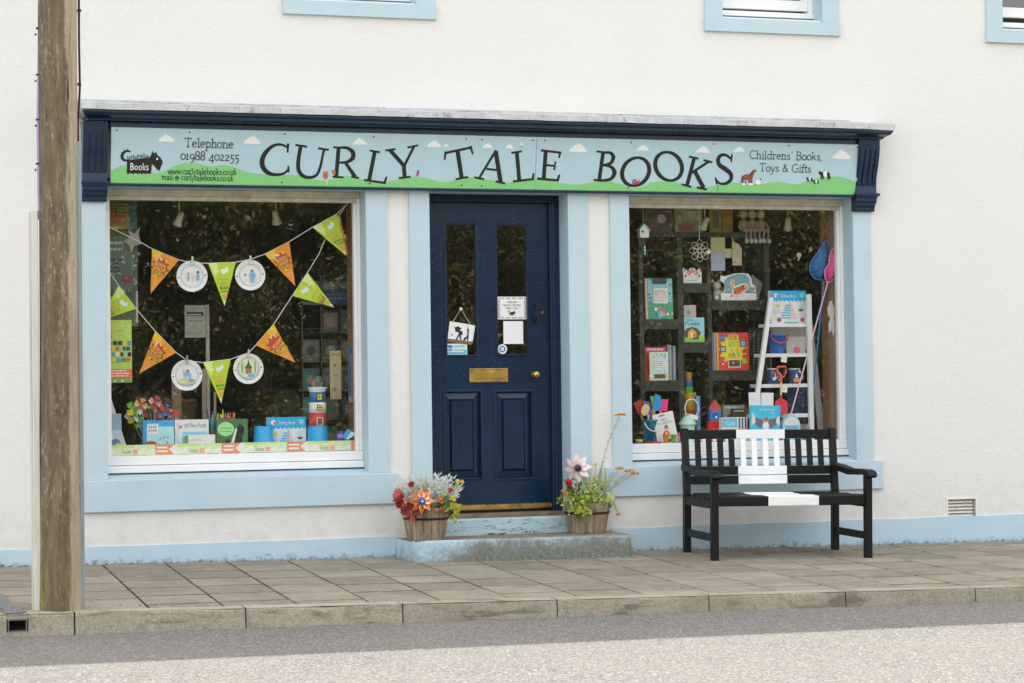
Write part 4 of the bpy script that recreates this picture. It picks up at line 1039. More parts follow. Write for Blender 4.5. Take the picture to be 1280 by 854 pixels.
for s in (-1, 1):
    xa, xb = sorted((s*HW, s*(HW-.048)))
    mb = MB(M=BM); mb.hexa([(xa, -.030, -.02), (xb, -.030, -.02), (xb, .028, -.02), (xa, .028, -.02)], [(xa, -.032, .42), (xb, -.032, .42), (xb, .026, .42), (xa, .026, .42)], bb)
    mb.hexa([(xa+.0005, -.0315, .4201), (xb-.0005, -.0315, .4201), (xb-.0005, .0255, .4201), (xa+.0005, .0255, .4201)], [(xa+.0005, .032, .868), (xb-.0005, .032, .868), (xb-.0005, .074, .868), (xa+.0005, .074, .868)], bb)
    mb.build('rear_leg', BE, bev=.006)
    mb = MB(M=BM); mb.hexa([(xa, -.640, -.025), (xb, -.640, -.025), (xb, -.585, -.025), (xa, -.585, -.025)], [(xa, -.640, .565), (xb, -.640, .565), (xb, -.585, .565), (xa, -.585, .565)], bb); mb.build('front_leg', BE, bev=.005)
    mb = MB(M=BM); mb.box(xa+.010, xb-.010, -.584, -.033, .115, .165, bb); mb.build('stretcher', BE, bev=.004)
    mb = MB(M=BM); mb.box(xa+.006, xb-.006, -.584, -.033, .335, .395, bb); mb.build('side_rail', BE, bev=.004)
    xc = s*(HW-.020)
    arm = [(.02, .618), (-.10, .612), (-.30, .590), (-.50, .592), (-.60, .594), (-.655, .588), (-.690, .572), (-.700, .548)]
    low = [(.02, .572), (-.10, .566), (-.30, .546), (-.50, .552), (-.60, .556), (-.645, .550), (-.662, .538), (-.668, .536)]
    mb = MB(M=BM); mb.prism(arm+low[::-1], xc-.034, xc+.034, bb, 0); mb.build('armrest', BE, bev=.006)
# back: top rail, slats, two low boards (they follow the lean of the posts)
def ly(z): return .0+.058*(max(z, .42)-.42)/.448
mb = MB(M=BM); plank(mb, -HW+.049, HW-.049, ly(.83)-.014, ly(.83)+.020, .792, .856); mb.build('top_rail', BE, bev=.005)
for a, b in ((.540, .600), (.474, .534)):
    mb = MB(M=BM); plank(mb, -HW+.049, HW-.049, ly(a)-.018, ly(a)+.014, a, b); mb.build('back_board', BE, bev=.004)
for i in range(12):
    x = -HW+.075+ (2*HW-.150)*(i+.5)/12
    x = -.458+.0833*i
    mt = bw if 4 <= i <= 7 else bb
    mb = MB(M=BM); z0, z1 = .601, .791
    mb.hexa([(x-.020, ly(z0)-.012, z0), (x+.020, ly(z0)-.012, z0), (x+.020, ly(z0)+.008, z0), (x-.020, ly(z0)+.008, z0)], [(x-.020, ly(z1)-.012, z1), (x+.020, ly(z1)-.012, z1), (x+.020, ly(z1)+.008, z1), (x-.020, ly(z1)+.008, z1)], mt)
    mb.build('back_slat', BE, bev=.003)
for i in range(5):
    y1 = -.045-.106*i
    mb = MB(M=BM); plank(mb, -HW+(.05 if i in (0,) else .004), HW-(.05 if i in (0,) else .004), y1-.092, y1, .397+.004*abs(i-1.8)-.006, .417+.004*abs(i-1.8)-.006); mb.build('seat_slat', BE, bev=.004)
mb = MB(M=BM); plank(mb, -HW+.049, HW-.049, -.628, -.592, .352, .418); mb.build('front_rail', BE, bev=.005)
mb = MB(M=BM); plank(mb, -HW+.049, HW-.049, -.02, .012, .335, .394, False); mb.build('rear_rail', BE, bev=.004)

# ------------------------------------------------------------------ foliage helpers
def leaf(mb, p, d, n_, L, Wd, m, fold=.15, seg=2):
    """a pointed leaf from p along d, face normal about n_"""
    d = Vector(d).normalized(); n_ = Vector(n_); s = d.cross(n_)
    s = s.normalized() if s.length > 1e-6 else Vector((1, 0, 0)); n_ = s.cross(d)
    p = Vector(p); c = p+d*L*.45-n_*L*fold*.4; t = p+d*L-n_*L*fold
    l = p+d*L*.42+s*Wd/2+n_*Wd*.12; r = p+d*L*.42-s*Wd/2+n_*Wd*.12
    mb.add([p, l, c, r, t], [(0, 2, 1), (0, 3, 2), (1, 2, 4), (2, 3, 4)], m)
def lobed(mb, p, d, n_, R_, m, k=5, cut=.62, cup=.12):
    d = Vector(d).normalized(); n_ = Vector(n_); s = d.cross(n_).normalized(); n_ = s.cross(d)
    c = Vector(p); q = [c]
    K = 2*k
    for i in range(K):
        a = 2*pi*i/K; r_ = R_*(1 if i % 2 == 0 else cut)*(1.0+.1*sin(i*2.3))
        q.append(c+(d*cos(a)+s*sin(a))*r_+n_*(cup*R_*(1 if i % 2 == 0 else -.5)))
    mb.add(q, [(0, 1+i, 1+(i+1) % K) for i in range(K)], m)
def rv(r, k=1): return Vector((r.gauss(0, 1), r.gauss(0, 1), r.gauss(0, 1))).normalized()*k
def pinwheel(name, label, px_, py_, Y, rpx, m1, m2, hubm, stick_to, stickm, turn=0, rot=0, lean=0):
    p = at(px_, py_, Y); R_ = rpx/182
    Mx = flatM(p, rot, lean, turn)
    o = thing(name, label, 'pinwheel', stick_to)
    for i in range(8):
        mb = MB(M=Mx @ Matrix.Rotation(2*pi*i/8, 4, 'Z'))
        f = R_
        v = [(0, 0, .004), (.12*f, .30*f, .010), (.30*f, .62*f, .018), (.22*f, 1.0*f, .004), (-.12*f, .66*f, -.004), (-.14*f, .26*f, -.002), (.33*f, .42*f, .030), (.22*f, .24*f, .034)]
        mb.add(v, [(0, 1, 5), (1, 2, 4, 5), (2, 3, 4)], m1); mb.add([v[2], v[6], v[7], v[1]], [(0, 1, 2, 3)], m2)
        mb.build('blade', o)
    mb = MB(M=Mx); 
    mb.add([(R_*.24*cos(2*pi*i/14), R_*.24*sin(2*pi*i/14), .038) for i in range(14)]+[(R_*.24*cos(2*pi*i/14), R_*.24*sin(2*pi*i/14), .0) for i in range(14)]+[(0, 0, .046)], [(i, (i+1) % 14, 14+(i+1) % 14, 14+i) for i in range(14)]+[(28, (i+1) % 14, i) for i in range(14)][::1], hubm)
    h = mb.build('hub', o)
    if name == 'garden_pinwheel':
        mb = MB(M=Mx); mb.layer = 118; mb.disc(0, 0, R_*.08, C('#e8eef6', .4), n=8); mb.build('hub_pin', h)
    mb = MB(); mb.tube([Mx @ Vector((0, 0, -.012)), Vector(stick_to)], .004, stickm, 6); mb.build('stick', o)
    return o
def tub(label, pxl, pxr, bl_, br_, ytop, ybot):
    xm = (bl_+br_)/2
    f = gnd(xm, ybot, TZ, 0, 0)
    dep = (f-CAM).dot(A); k = F/dep
    rb, rt = (br_-bl_)/2/k, (pxr-pxl)/2/k
    c = Vector((at(xm, ybot, f.y+rb).x, f.y+rb, TZ)); H = (ybot-ytop)/k+.012
    o = thing('barrel_planter', label, 'planter', c)
    n = 16; rr_ = random.Random(int(pxl))
    def R_(z): return rb+(rt-rb)*z/H
    for i in range(n):
        a0, a1 = 2*pi*(i+.03)/n, 2*pi*(i+.97)/n
        mb = MB(); hz = H+rr_.uniform(-.003, .003)
        def loop(z, t):
            r_ = R_(z)
            return [(c.x+(r_+q)*cos(a), c.y+(r_+q)*sin(a), c.z+z) for q, a in ((0, a0), (.002, (a0+a1)/2), (0, a1), (-t, a1), (-t, (a0+a1)/2), (-t, a0))]
        L = [loop(.001, .018), loop(hz*.66, .016), loop(hz, .016)]
        mb.add([p for q in L for p in q], [(6*j+k_, 6*j+(k_+1) % 6, 6*(j+1)+(k_+1) % 6, 6*(j+1)+k_) for j in range(2) for k_ in range(6)]+[tuple(12+k_ for k_ in range(6)), (5, 4, 3, 2, 1, 0)], M['barrel'])
        mb.build('stave', o)
    mb = MB(); z = H*.67
    mb.lathe([(R_(z-.008)+.001, z-.008), (R_(z)+.006, z-.007), (R_(z)+.0065, z+.006), (R_(z+.008)+.002, z+.007)], c, M['iron'], 32); mb.build('hoop', o)
    mb = MB(); mb.lathe([(R_(H-.03)-.017, H-.03), (.0, H-.02)], c, M['soil'], 20); mb.build('soil', o)
    return o, c, H, rt, k
P1, c1, H1, r1, k1 = tub('wooden half barrel planter with silver and red foliage left of the door', 503.7, 562.6, 509, 556.4, 638, 676)
P2, c2, H2, r2, k2 = tub('wooden half barrel planter with yellow green foliage right of the door', 705.5, 765, 711, 757.5, 631.5, 667)
silver = mat_leaf('silver_leaf', (238, 241, 234), .7, .4, .08); redl = mat_leaf('red_heuchera_leaf', (150, 52, 52), .5, .25, .35); redl2 = mat_leaf('pink_red_leaf', (205, 104, 96), .5, .3, .2)
green = mat_leaf('mid_green_leaf', (104, 134, 52), .5, .35, .3); lime = mat_leaf('lime_leaf', (196, 208, 84), .5, .4, .2); varieg = mat_leaf('cream_edged_leaf', (222, 224, 150), .5, .35, .18)
drk = mat_leaf('dark_green_leaf', (62, 84, 44), .5, .3, .3); artem = mat_leaf('grey_green_fern_leaf', (172, 186, 160), .7, .3, .18); dryl = mat_leaf('dry_leaf', (178, 116, 70), .8, .2, .3)
redf = mat_leaf('red_petal', (214, 34, 46), .5, .3, .15); yelf = mat_leaf('yellow_petal', (240, 196, 40), .5, .3, .15); orgf = mat_leaf('orange_petal', (226, 142, 48), .5, .3, .2)
ra = random.Random(21)
# --- silver dusty miller
def pt(px_, py_, Y): return at(px_, py_, Y)
SILV = thing('silver_plant', 'silver white feathery dusty miller plant filling the left planter', 'plant', (c1.x, c1.y, c1.z+H1-.02))
mb = MB(); stem = MB()
root = Vector((c1.x+.01, c1.y, c1.z+H1-.02))
for i in range(135):
    a = ra.uniform(0, 2*pi); q = math.sqrt(ra.random())
    cx = 536+40*q*cos(a); cy = 614+19*q*sin(a)-2
    if cx < 516 and cy > 612: continue
    tip = pt(cx, cy, c1.y-.05+.16*(ra.random()-.5)); 
    d0 = (tip-root).normalized()
    stem.tube([root+Vector((ra.uniform(-.05, .05), ra.uniform(-.05, .05), 0)), tip], .002, silver, 4, False)
    for j in range(11):
        s_ = .35+.65*j/10; ax = root.lerp(tip, s_)
        sd_ = rv(ra); sd_ = (sd_-d0*sd_.dot(d0)).normalized()
        dd = (d0*.7+sd_*(1 if j < 10 else .1)+Vector((0, -.25, .1))).normalized()
        leaf(mb, ax, dd, rv(ra)+Vector((0, -1, .6)), ra.uniform(.026, .050), ra.uniform(.011, .019), silver)
        for q_ in (-1, 1):
            leaf(mb, ax+dd*.012, (dd+sd_.cross(d0)*.9*q_).normalized(), rv(ra)+Vector((0, -1, .6)), ra.uniform(.014, .024), .007, silver)
mb.build('feathery_leaves', SILV); stem.build('stems', SILV)
# --- red heuchera
HEU = thing('red_leaf_plant', 'dark red heuchera spilling over the left rim of the left planter', 'plant', (c1.x-.08, c1.y-.06, c1.z+H1-.02))
hr = Vector((c1.x-.07, c1.y-.07, c1.z+H1-.02)); stem = MB()
for px_, py_, r_, mm in ((498, 615.5, 7, redl2), (496, 624, 6.5, redl), (500, 630, 7.5, redl), (505, 636, 6.5, redl), (509, 639, 6.5, redl2), (514, 645, 7, redl2), (506, 643, 5.5, redl2), (519, 635, 6.5, redl), (502, 621, 5.5, redl), (512, 630, 6, redl), (514, 605.5, 5, redl), (516, 650, 4.5, redl2), (494, 619, 4.5, redl2), (499, 624, 4, redl), (504, 631, 4, redl2), (510, 634, 4, redl), (511, 648, 4, redl), (519, 641, 4, redl2), (503, 640, 4, redl), (508, 626, 4, redl2)):
    p = pt(px_, py_, c1.y-r1-.02+ra.uniform(-.02, .03))
    mb = MB(); lobed(mb, p, rv(ra)+Vector((0, 0, -1)), Vector((ra.uniform(-.8, .5), -1, ra.uniform(-.3, 1.0))), r_*.92/k1, mm, 7, .80, ra.uniform(.1, .35)); mb.build('leaf', HEU)
    stem.tube([hr, hr.lerp(p, .6)+Vector((0, 0, .02)), p], .0018, redl, 4, False)
stem.build('leaf_stalks', HEU)
# --- mixed geranium and trailing plants
GER = thing('geranium', 'small red flowered green geranium at the right side of the left planter', 'plant', (c1.x+.08, c1.y-.05, c1.z+H1-.02))
gr = Vector((c1.x+.08, c1.y-.05, c1.z+H1-.02))
mb, stem = MB(), MB()
for i in range(34):
    p = pt(ra.gauss(561, 5), ra.gauss(628, 6), c1.y-.11+ra.uniform(-.05, .05))
    lobed(mb, p, rv(ra), Vector((ra.uniform(-.5, .5), -1, ra.uniform(.1, .9))), ra.uniform(.010, .019), green if ra.random() < .6 else lime, 5, .8)
    if i % 3 == 0: stem.tube([gr, p], .0015, green, 4, False)
mb.build('leaves', GER); stem.build('stems', GER)
mb = MB(); fp = pt(563, 612.7, c1.y-.13)
for i in range(26): lobed(mb, fp+rv(ra, .012), rv(ra), Vector((0, -1, .3))+rv(ra, .5), .009, redf, 4, .7)
mb.build('flower_head', GER)
TRA = thing('trailing_plant', 'yellow green trailing plant hanging over the right rim of the left planter', 'plant', (c1.x+.12, c1.y-.08, c1.z+H1-.02))
tr0 = Vector((c1.x+.12, c1.y-.08, c1.z+H1-.02))
mb, stem = MB(), MB()
for path in (((565, 630), (570, 638), (567, 647)), ((566, 624), (573, 632), (571, 641)), ((564, 622), (571, 608), (576, 601))):
    P = [tr0]+[pt(x, y, c1.y-.14) for x, y in path]; stem.tube(P, .0018, lime, 4, False)
    for x, y in path:
        for i in range(7): lobed(mb, pt(x+ra.gauss(0, 2.4), y+ra.gauss(0, 2), c1.y-.15+ra.uniform(-.02, .02)), rv(ra), Vector((0, -1, .4))+rv(ra, .5), ra.uniform(.009, .015), lime if ra.random() < .7 else yelf, 5, .75)
mb.build('leaves', TRA); stem.build('stems', TRA)
PAN = thing('pansy', 'small yellow pansy flowers with dry leaves at the front of the left planter', 'plant', (c1.x, c1.y-.1, c1.z+H1-.02))
mb, stem = MB(), MB()
for x, y, m_, r_ in ((550, 624, orgf, .02), (553, 628, yelf, .015), (531, 634, yelf, .015), (539, 636, dryl, .024), (547, 639, dryl, .026), (553, 637, dryl, .02), (534, 638, dryl, .018), (543, 632, green, .018), (528, 639, green, .016), (556, 634, green, .018), (558, 620, green, .02)):
    p = pt(x, y, c1.y-r1+.01)
    for i in range(3): lobed(mb, p+rv(ra, .006), rv(ra), Vector((0, -1, .4))+rv(ra, .4), r_*ra.uniform(.6, 1), m_, 4, .8)
    stem.tube([(c1.x+(x-533)/k1, c1.y-.08, c1.z+H1-.02), p], .0015, green, 4, False)
mb.build('petals', PAN); stem.build('stems', PAN)
orange, ow = C((236, 138, 56), .35, 'orange_foil'), C((250, 236, 222), .35, 'white_foil')
pinwheel('garden_pinwheel', 'orange toy pinwheel with blue hub stuck in the left planter', 526.6, 626.4, c1.y-r1-.045, 16, orange, ow, C((30, 96, 170), .3), (c1.x-.01, c1.y-.10, c1.z+H1-.03), C((230, 150, 80), .4), turn=rad(-6), rot=.2)
# --- right planter
GOL = thing('golden_plant', 'yellow green variegated bushy plant filling the right planter', 'plant', (c2.x, c2.y, c2.z+H2-.02))
g0 = Vector((c2.x, c2.y, c2.z+H2-.02)); mb, stem = MB(), MB()
def clump(mb, n, cx, cy, sx, sy_, ms, r0, r1_, Y, dy=.06, kind='lobed'):
    for i in range(n):
        p = pt(ra.gauss(cx, sx), ra.gauss(cy, sy_), Y+ra.uniform(-dy, dy)); m_ = ra.choice(ms)
        nv_ = Vector((ra.uniform(-.6, .6), -1, ra.uniform(.0, 1.0)))
        if kind == 'lobed': lobed(mb, p, rv(ra), nv_, ra.uniform(r0, r1_), m_, 5, .78)
        else: leaf(mb, p, rv(ra)+Vector((0, 0, .5)), nv_, ra.uniform(r0, r1_)*2, ra.uniform(r0, r1_)*.8, m_)
clump(mb, 120, 730, 624, 13, 5, [lime, lime, green], .010, .019, c2.y-.10, .09)
clump(mb, 60, 724, 633, 9, 3.5, [lime, lime, green], .009, .017, c2.y-r2-.01, .02)
clump(mb, 40, 728, 640, 5, 3, [lime], .007, .013, c2.y-r2-.02, .012)
clump(mb, 18, 706, 617, 3, 2.5, [lime, orgf], .010, .017, c2.y-.10, .03)
clump(mb, 130, 743, 608, 8, 9, [varieg, varieg, lime], .010, .02, c2.y-.06, .07, 'leaf')
clump(mb, 70, 752, 626, 9, 5, [green, varieg, lime], .010, .017, c2.y-.08, .07)
for i in range(26):
    stem.tube([g0+Vector((ra.uniform(-.08, .08), ra.uniform(-.08, .05), 0)), pt(ra.gauss(734, 12), ra.gauss(617, 8), c2.y-.08)], .0018, green, 4, False)
mb.build('leaves', GOL); stem.build('stems', GOL)
RG2 = thing('geranium', 'small red flowered geranium below the pink pinwheel in the right planter', 'plant', (c2.x-.09, c2.y-.04, c2.z+H2-.02))
mb, stem = MB(), MB(); b0 = Vector((c2.x-.09, c2.y-.04, c2.z+H2-.02))
clump(mb, 46, 716, 612, 5, 7, [drk, green, green], .010, .018, c2.y-.06, .05)
fp = pt(711.5, 604, c2.y-.12); stem.tube([b0, fp], .0025, green, 5, False); stem.tube([b0, pt(717, 610, c2.y-.06)], .002, green, 5, False)
mb.build('leaves', RG2); stem.build('stems', RG2); mb = MB()
for i in range(40): lobed(mb, fp+rv(ra, .018), rv(ra), Vector((0, -1, .3))+rv(ra, .5), .011, redf, 4, .7)
mb.build('flower_head', RG2)
ART = thing('fern_plant', 'grey green feathery fern leaved plant at the back of the right planter', 'plant', (c2.x+.05, c2.y+.06, c2.z+H2-.02))
mb, stem = MB(), MB(); b0 = Vector((c2.x+.05, c2.y+.05, c2.z+H2-.02))
for i in range(26):
    tip = pt(ra.gauss(746, 11), ra.uniform(574, 606), c2.y+.06+ra.uniform(-.06, .06)); stem.tube([b0, tip], .0015, artem, 4, False)
    dd = (tip-b0).normalized()
    for j in range(16):
        ax = b0.lerp(tip, .3+.7*j/15); sd_ = rv(ra)
        leaf(mb, ax, (dd*.8+sd_*.7), Vector((0, -1, .3))+rv(ra, .5), ra.uniform(.018, .034), ra.uniform(.004, .007), artem)
mb.build('feathery_leaves', ART); stem.build('stems', ART)
YAR = thing('yarrow', 'tall yarrow with flat orange yellow flower heads leaning out of the right planter', 'plant', (c2.x+.08, c2.y, c2.z+H2-.02))
mb, stem, lf_ = MB(), MB(), MB(); b0 = Vector((c2.x+.08, c2.y, c2.z+H2-.02))
for path, hr_ in ((((747, 606), (753, 578), (762, 548), (771, 530), (775.5, 519)), 8), (((757, 612), (766, 596), (774.5, 586)), 5.5), (((758, 616), (772, 602), (787, 589)), 6.5), (((762, 614), (780, 600), (794, 592.5)), 5.5), (((766, 630), (770, 636), (773, 644)), 3.5)):
    P = [pt(x, y, c2.y-.02) for x, y in path]; P2_, _ = catmull([tuple(b0)]+[tuple(p) for p in P], [0]*(len(P)+1)); stem.tube(P2_, .0024, artem, 5, False)
    for i, p in enumerate(P2_[3:-2]):
        for q_ in range(2): leaf(lf_, p, rv(ra)+Vector((.2, 0, .6)), rv(ra)+Vector((0, -1, 0)), ra.uniform(.016, .034), .005, artem)
    t = P[-1]
    for i in range(int(hr_*9)):
        a = ra.uniform(0, 6.28); q = math.sqrt(ra.random())*hr_/k2
        lobed(mb, t+Vector((q*cos(a), q*sin(a)*.7, .008*(1-(q*k2/hr_)**2)+ra.uniform(-.006, .004))), rv(ra), Vector((0, -.5, 1))+rv(ra, .5), ra.uniform(.005, .009), orgf if ra.random() < .55 else yelf, 4, .7)
stem.build('stems', YAR); lf_.build('leaves', YAR); mb.build('flower_heads', YAR)
pink = C((244, 216, 216), .35, 'pale_pink_foil')
pinwheel('toy_pinwheel', 'pale pink toy pinwheel on a stick in the right planter', 722, 585, c2.y-.10, 18, pink, C((250, 236, 236), .35), C((60, 30, 50), .4), (at(721, 622, c2.y-.08).x, c2.y-.08, c2.z+H2-.03), C((228, 186, 176), .4), turn=rad(-14), rot=.3)
# weeds and blown leaves
wd = MB()
for px_, py_ in ((600, 666), (603, 665.5), (611, 665), (614, 665)):
    for i in range(14):
        p = gnd(px_+ra.gauss(0, 2.2), py_, TZ, 0, 0); p.y = -.012; leaf(wd, (p.x, p.y, TZ-.002), (ra.uniform(-.7, .7), -.4, ra.uniform(.3, 1)), (0, -1, .3), ra.uniform(.010, .024), .005, green)
wd.build('step_weeds', kind='stuff')
lt = MB()
for i in range(640):
    x = ra.uniform(-4.2, 4.4); y = -.02-abs(ra.gauss(0, .018))
    if sx0-.02 < x < sx1+.03: continue
    if i > 540: x, y = ra.gauss(-3.3, .3), kerb_y(-3.4)+.15+abs(ra.gauss(0, .12))
    elif i > 400: x, y = ra.uniform(-3.9, -2.4), -.03-abs(ra.gauss(0, .05))
    leaf(lt, (x, y, pave_z(x, y)+.004), (ra.uniform(-1, 1), ra.uniform(-1, 1), .25), (0, -.2, 1), ra.uniform(.008, .026), ra.uniform(.005, .012), dryl if ra.random() < .6 else M['soil'])
lt.build('leaf_litter', kind='stuff')
# ------------------------------------------------------------------ trees across the road (seen in the glass)
leafA, leafB, leafC = mat_leaf('tree_leaf', (118, 120, 60), .35, .45, .5), mat_leaf('tree_leaf_pale', (196, 186, 124), .3, .45, .4), mat_leaf('tree_leaf_dark', (72, 82, 42), .5, .3, .4)
bark = mat_boards('bark', (70, 58, 46), (104, 90, 72), .9, .2, 12)
rt_ = random.Random(5)
def tree(x, y, h, w):
    o = thing('broadleaf_tree', None, 'tree', (x, y, -.06), 'trees across the road')
    mb = MB(); z0 = -.08
    tp = [(x+rt_.uniform(-.15, .15)*i, y+rt_.uniform(-.1, .1)*i, z0+h*.75*i/5) for i in range(6)]
    mb.tube(tp, [.17*(1-.15*i) for i in range(6)], bark, 9)
    cl = []
    for i in range(90):
        a = rt_.uniform(0, 2*pi); q = rt_.random()**.5; zz = rt_.uniform(.02, 1)
        wr = w*(1-.5*max(0, zz-.55))*q
        cl.append((Vector((x+wr*cos(a), y+wr*.8*sin(a), z0+h*zz)), rt_.uniform(.35, .7)))
    for c_, r_ in cl[::5]:
        b = Vector(tp[min(4, max(1, int((c_.z-z0)/h*5)))]); mb.tube([b, b.lerp(c_, .5)+Vector((0, 0, .1)), c_], [.05, .035, .015], bark, 5, False)
    mb.build('trunk', o)
    mb = MB()
    for c_, r_ in cl:
        for i in range(170):
            d = rv(rt_); p = c_+Vector((d.x, d.y, d.z*.8))*r_*rt_.random()**.4
            L = rt_.uniform(.07, .13); d = rv(rt_); d.z -= .3; s = d.cross(rv(rt_)+Vector((0, .3, .8))).normalized()*L*.3
            mb.add([p, p+d*L*.45+s, p+d*L, p+d*L*.45-s], [(0, 1, 2, 3)], (leafA, leafA, leafB, leafC)[rt_.randrange(4)])
    mb.build('crown', o)
    return o
protos = []
for i in range(36):
    row = i//12; x = -6+2.1*(i % 12)+row*1.0+rt_.uniform(-.4, .4); y = -22.0-row*2.6+rt_.uniform(-.5, .5); h = rt_.uniform(5.2, 5.9)
    if i < 4: o = tree(x, y, h, 2.0); protos.append(o)
    else:
        s_ = protos[i % 4]; o = dup(s_, (0, 0, 0)); o.location = (x, y, -.06); o.rotation_euler.z = rt_.choice((0, pi))+rt_.uniform(-.3, .3); k_ = rt_.uniform(.9, 1.1); o.scale = (k_, k_, k_)
    o['label'] = 'leafy green broadleaf tree across the road, mirrored in the shop windows'
# ------------------------------------------------------------------ things in the windows and on the door
LZ, RZ = LG[0]-.0115, RG[0]-.0115              # tops of the two display shelves
class FB(MB):
    step = .00012
    """a sheet, book or box facing the street, drawn in unit coordinates (0..1 across, 0..1 up)"""
    def __init__(s, p, W_, H_, th, body, tilt=0, lean=0, turn=0):
        super().__init__(p, flatM(p, tilt, lean, turn)); s.W, s.H = W_, H_
        s.prism([(-W_/2, 0), (W_/2, 0), (W_/2, H_), (-W_/2, H_)], -th, 0, body, 2); s.th = th
    def q(s, a, b): return ((a-.5)*s.W, b*s.H)
    def R(s, a, b, c, d, m): s.pg([s.q(a, b), s.q(c, b), s.q(c, d), s.q(a, d)], m)
    def D(s, a, b, r, m, ry=None, n=12, an=0): s.disc(*s.q(a, b), r*s.H, m, (ry or r)*s.H, n, an)
    def P(s, pts, m): s.pg([s.q(*p) for p in pts], m)
    def T(s, t, a, b, h, m, w=None, al='C', rot=0): s.text(t, *s.q(a, b), h*s.H, m, width=w*s.W if w else None, align=al, rot=rot)
    def lines(s, a, c, y0, y1, n, m, r, fill=.45):
        for i in range(n):
            y = y0+(y1-y0)*(i+.25)/n; e = r.uniform(.75, 1)
            x = a
            while x < a+(c-a)*e-.02:
                w_ = r.uniform(.05, .14)*(c-a)/.6; s.R(x, y, min(x+w_, c), y+(y1-y0)/n*fill, m); x += w_+.025
def place(px0, py0, px1, py1, Y, base=None):
    x0, x1, z0, z1 = rc(px0, py0, px1, py1, Y)
    if base is not None: z0 = base
    return Vector(((x0+x1)/2, Y, z0)), x1-x0, z1-z0
def fb(px0, py0, px1, py1, Y, th, body, base=None, **k):
    p, W_, H_ = place(px0, py0, px1, py1, Y, base)
    return FB(p, W_, H_, th, body, **k)
re_ = random.Random(77)
wt, ink = C('#f2f1ec', .5), C('#222426', .5)
def C(h, rough=.5, name=None, _C=C):
    t_ = tuple(int(h.lstrip('#')[i:i+2], 16) for i in (0, 2, 4)) if isinstance(h, str) else h
    def up(v):
        l = min(.88, lin(v)*1.3); s_ = l*12.92 if l <= .0031308 else 1.055*l**(1/2.4)-.055
        return int(round(s_*255))
    return _C(tuple(up(v) for v in t_), rough, name)
wt = C((242, 241, 236), .5)
K = lambda h: C(h, .45)
# --- bunting
def string_(mb, pts, Y, r=.0028):
    P = [tuple(at(x, y, Y)) for x, y in pts]; mb.tube(P, r, wt, 6)
upper = [(131, 281.5), (172, 301), (190, 311), (223.6, 325), (241, 328.5), (260, 329.2), (294.5, 328), (306, 325.8), (312, 324.5), (330.6, 318), (361.3, 302.3), (390.5, 284.3), (421, 267.6), (430, 259), (440.5, 249)]
lower = [(127, 323), (134, 335.6), (148, 357), (170, 386), (194, 414), (220, 440.8), (235, 451.5), (253.4, 453.2), (288, 449.3), (312, 440.5), (319.5, 431.8), (342.2, 405.3), (365.3, 369.8), (384.4, 340.8), (399, 317), (406.5, 299), (418, 278), (436, 252)]
def bunting(label, pts, flags, Y):
    a = at(*pts[0], Y); o = thing('bunting', label, 'bunting', a)
    mb = MB(); string_(mb, pts, Y); mb.build('string', o)
    for a_, b_, c_, kind, dy in flags:
        Mx = flatM((0, Y-.006+dy, 0)); mb = MB(M=Mx)
        A2, B2, C2 = [Vector((at(*p, Y).x, at(*p, Y).z)) for p in (a_, b_, c_)]
        mid = (A2+B2)/2; ex = (B2-A2); ey = (C2-mid)
        orange_ = kind == 'o'
        mb.slab([tuple(A2), tuple(C2), tuple(B2)], .0015, K('#e8841a') if orange_ else K('#a8c42c'))
        mp = lambda s, t: tuple(mid+ex*s+ey*t)
        rot = math.atan2(ex.y, ex.x); L = ex.length
        def star_(s, t, r0, r1, k, m):
            c = Vector(mp(s, t)); mb.star(c.x, c.y, r0*L, r1*L, k, m, rot)
        def tx(t_, s, t, h, m, w): mb.text(t_, *mp(s, t), h*L, m, width=w*L, rot=rot)
        if orange_:
            mb.pg([mp(-.5, .0), mp(-.1, .0), mp(-.2, .2), mp(-.42, .16)], K('#e8b01c'))
            mb.pg([mp(-.10, .62), mp(.16, .62), mp(.0, 1)], K('#e08a3c'))
            mb.disc(*mp(-.14, .18), .10*L, K('#f4b890'))
            star_(-.02, .34, .34, .21, 9, K('#3c2a26')); star_(-.02, .34, .31, .18, 9, K('#c23436'))
            for i, w_ in enumerate(('BOOK', 'SHOP', 'STORY')):
                tx(w_, -.02, .33+.105*i-.005, .125, ink, .44); tx(w_, -.025, .325+.105*i-.005, .125, K('#ecd634'), .42)
            mb.disc(*mp(.1, .14), .035*L, K('#f0d030')); mb.disc(*mp(-.06, .56), .03*L, K('#f0d030'))
        else:
            mb.pg([mp(-.49, .0), mp(-.15, .0), mp(-.24, .34)], K('#c8dd86')); mb.disc(*mp(-.22, .18), .06*L, K('#dfe08a')); mb.disc(*mp(-.14, .2), .045*L, K('#e9c95c'))
            mb.pg([mp(-.06, .15), mp(.08, .14), mp(.17, .08), mp(.24, .16), mp(.18, .21), mp(.06, .25), mp(-.03, .26)], K('#f0efe8'))
            tx('INDIE', 0, .40, .085, K('#e8924a'), .40); tx('WEEK', .02, .52, .12, K('#e8924a'), .36); tx('BOOK', .03, .61, .10, ink, .30); tx('AWARD', .03, .68, .065, ink, .25)
            mb.pg([mp(-.02, .72), mp(.12, .72), mp(.10, .82), mp(0, .82)], K('#ea8a54')); mb.pg([mp(-.035, .88), mp(.035, .88), mp(0, 1.)], K('#e4ecd2'))
        mb.build('pennant', o)
bunting('upper string of orange and green paper pennants across the left window', upper, [((190, 311), (223.6, 325), (188, 367.5), 'o', 0), ((260, 329.3), (294.5, 328.2), (280.5, 383), 'g', 0), ((330.6, 318), (361.3, 302.5), (369, 358), 'o', 0), ((390.5, 284.5), (421, 268), (432.6, 320), 'g', 0)], .235)
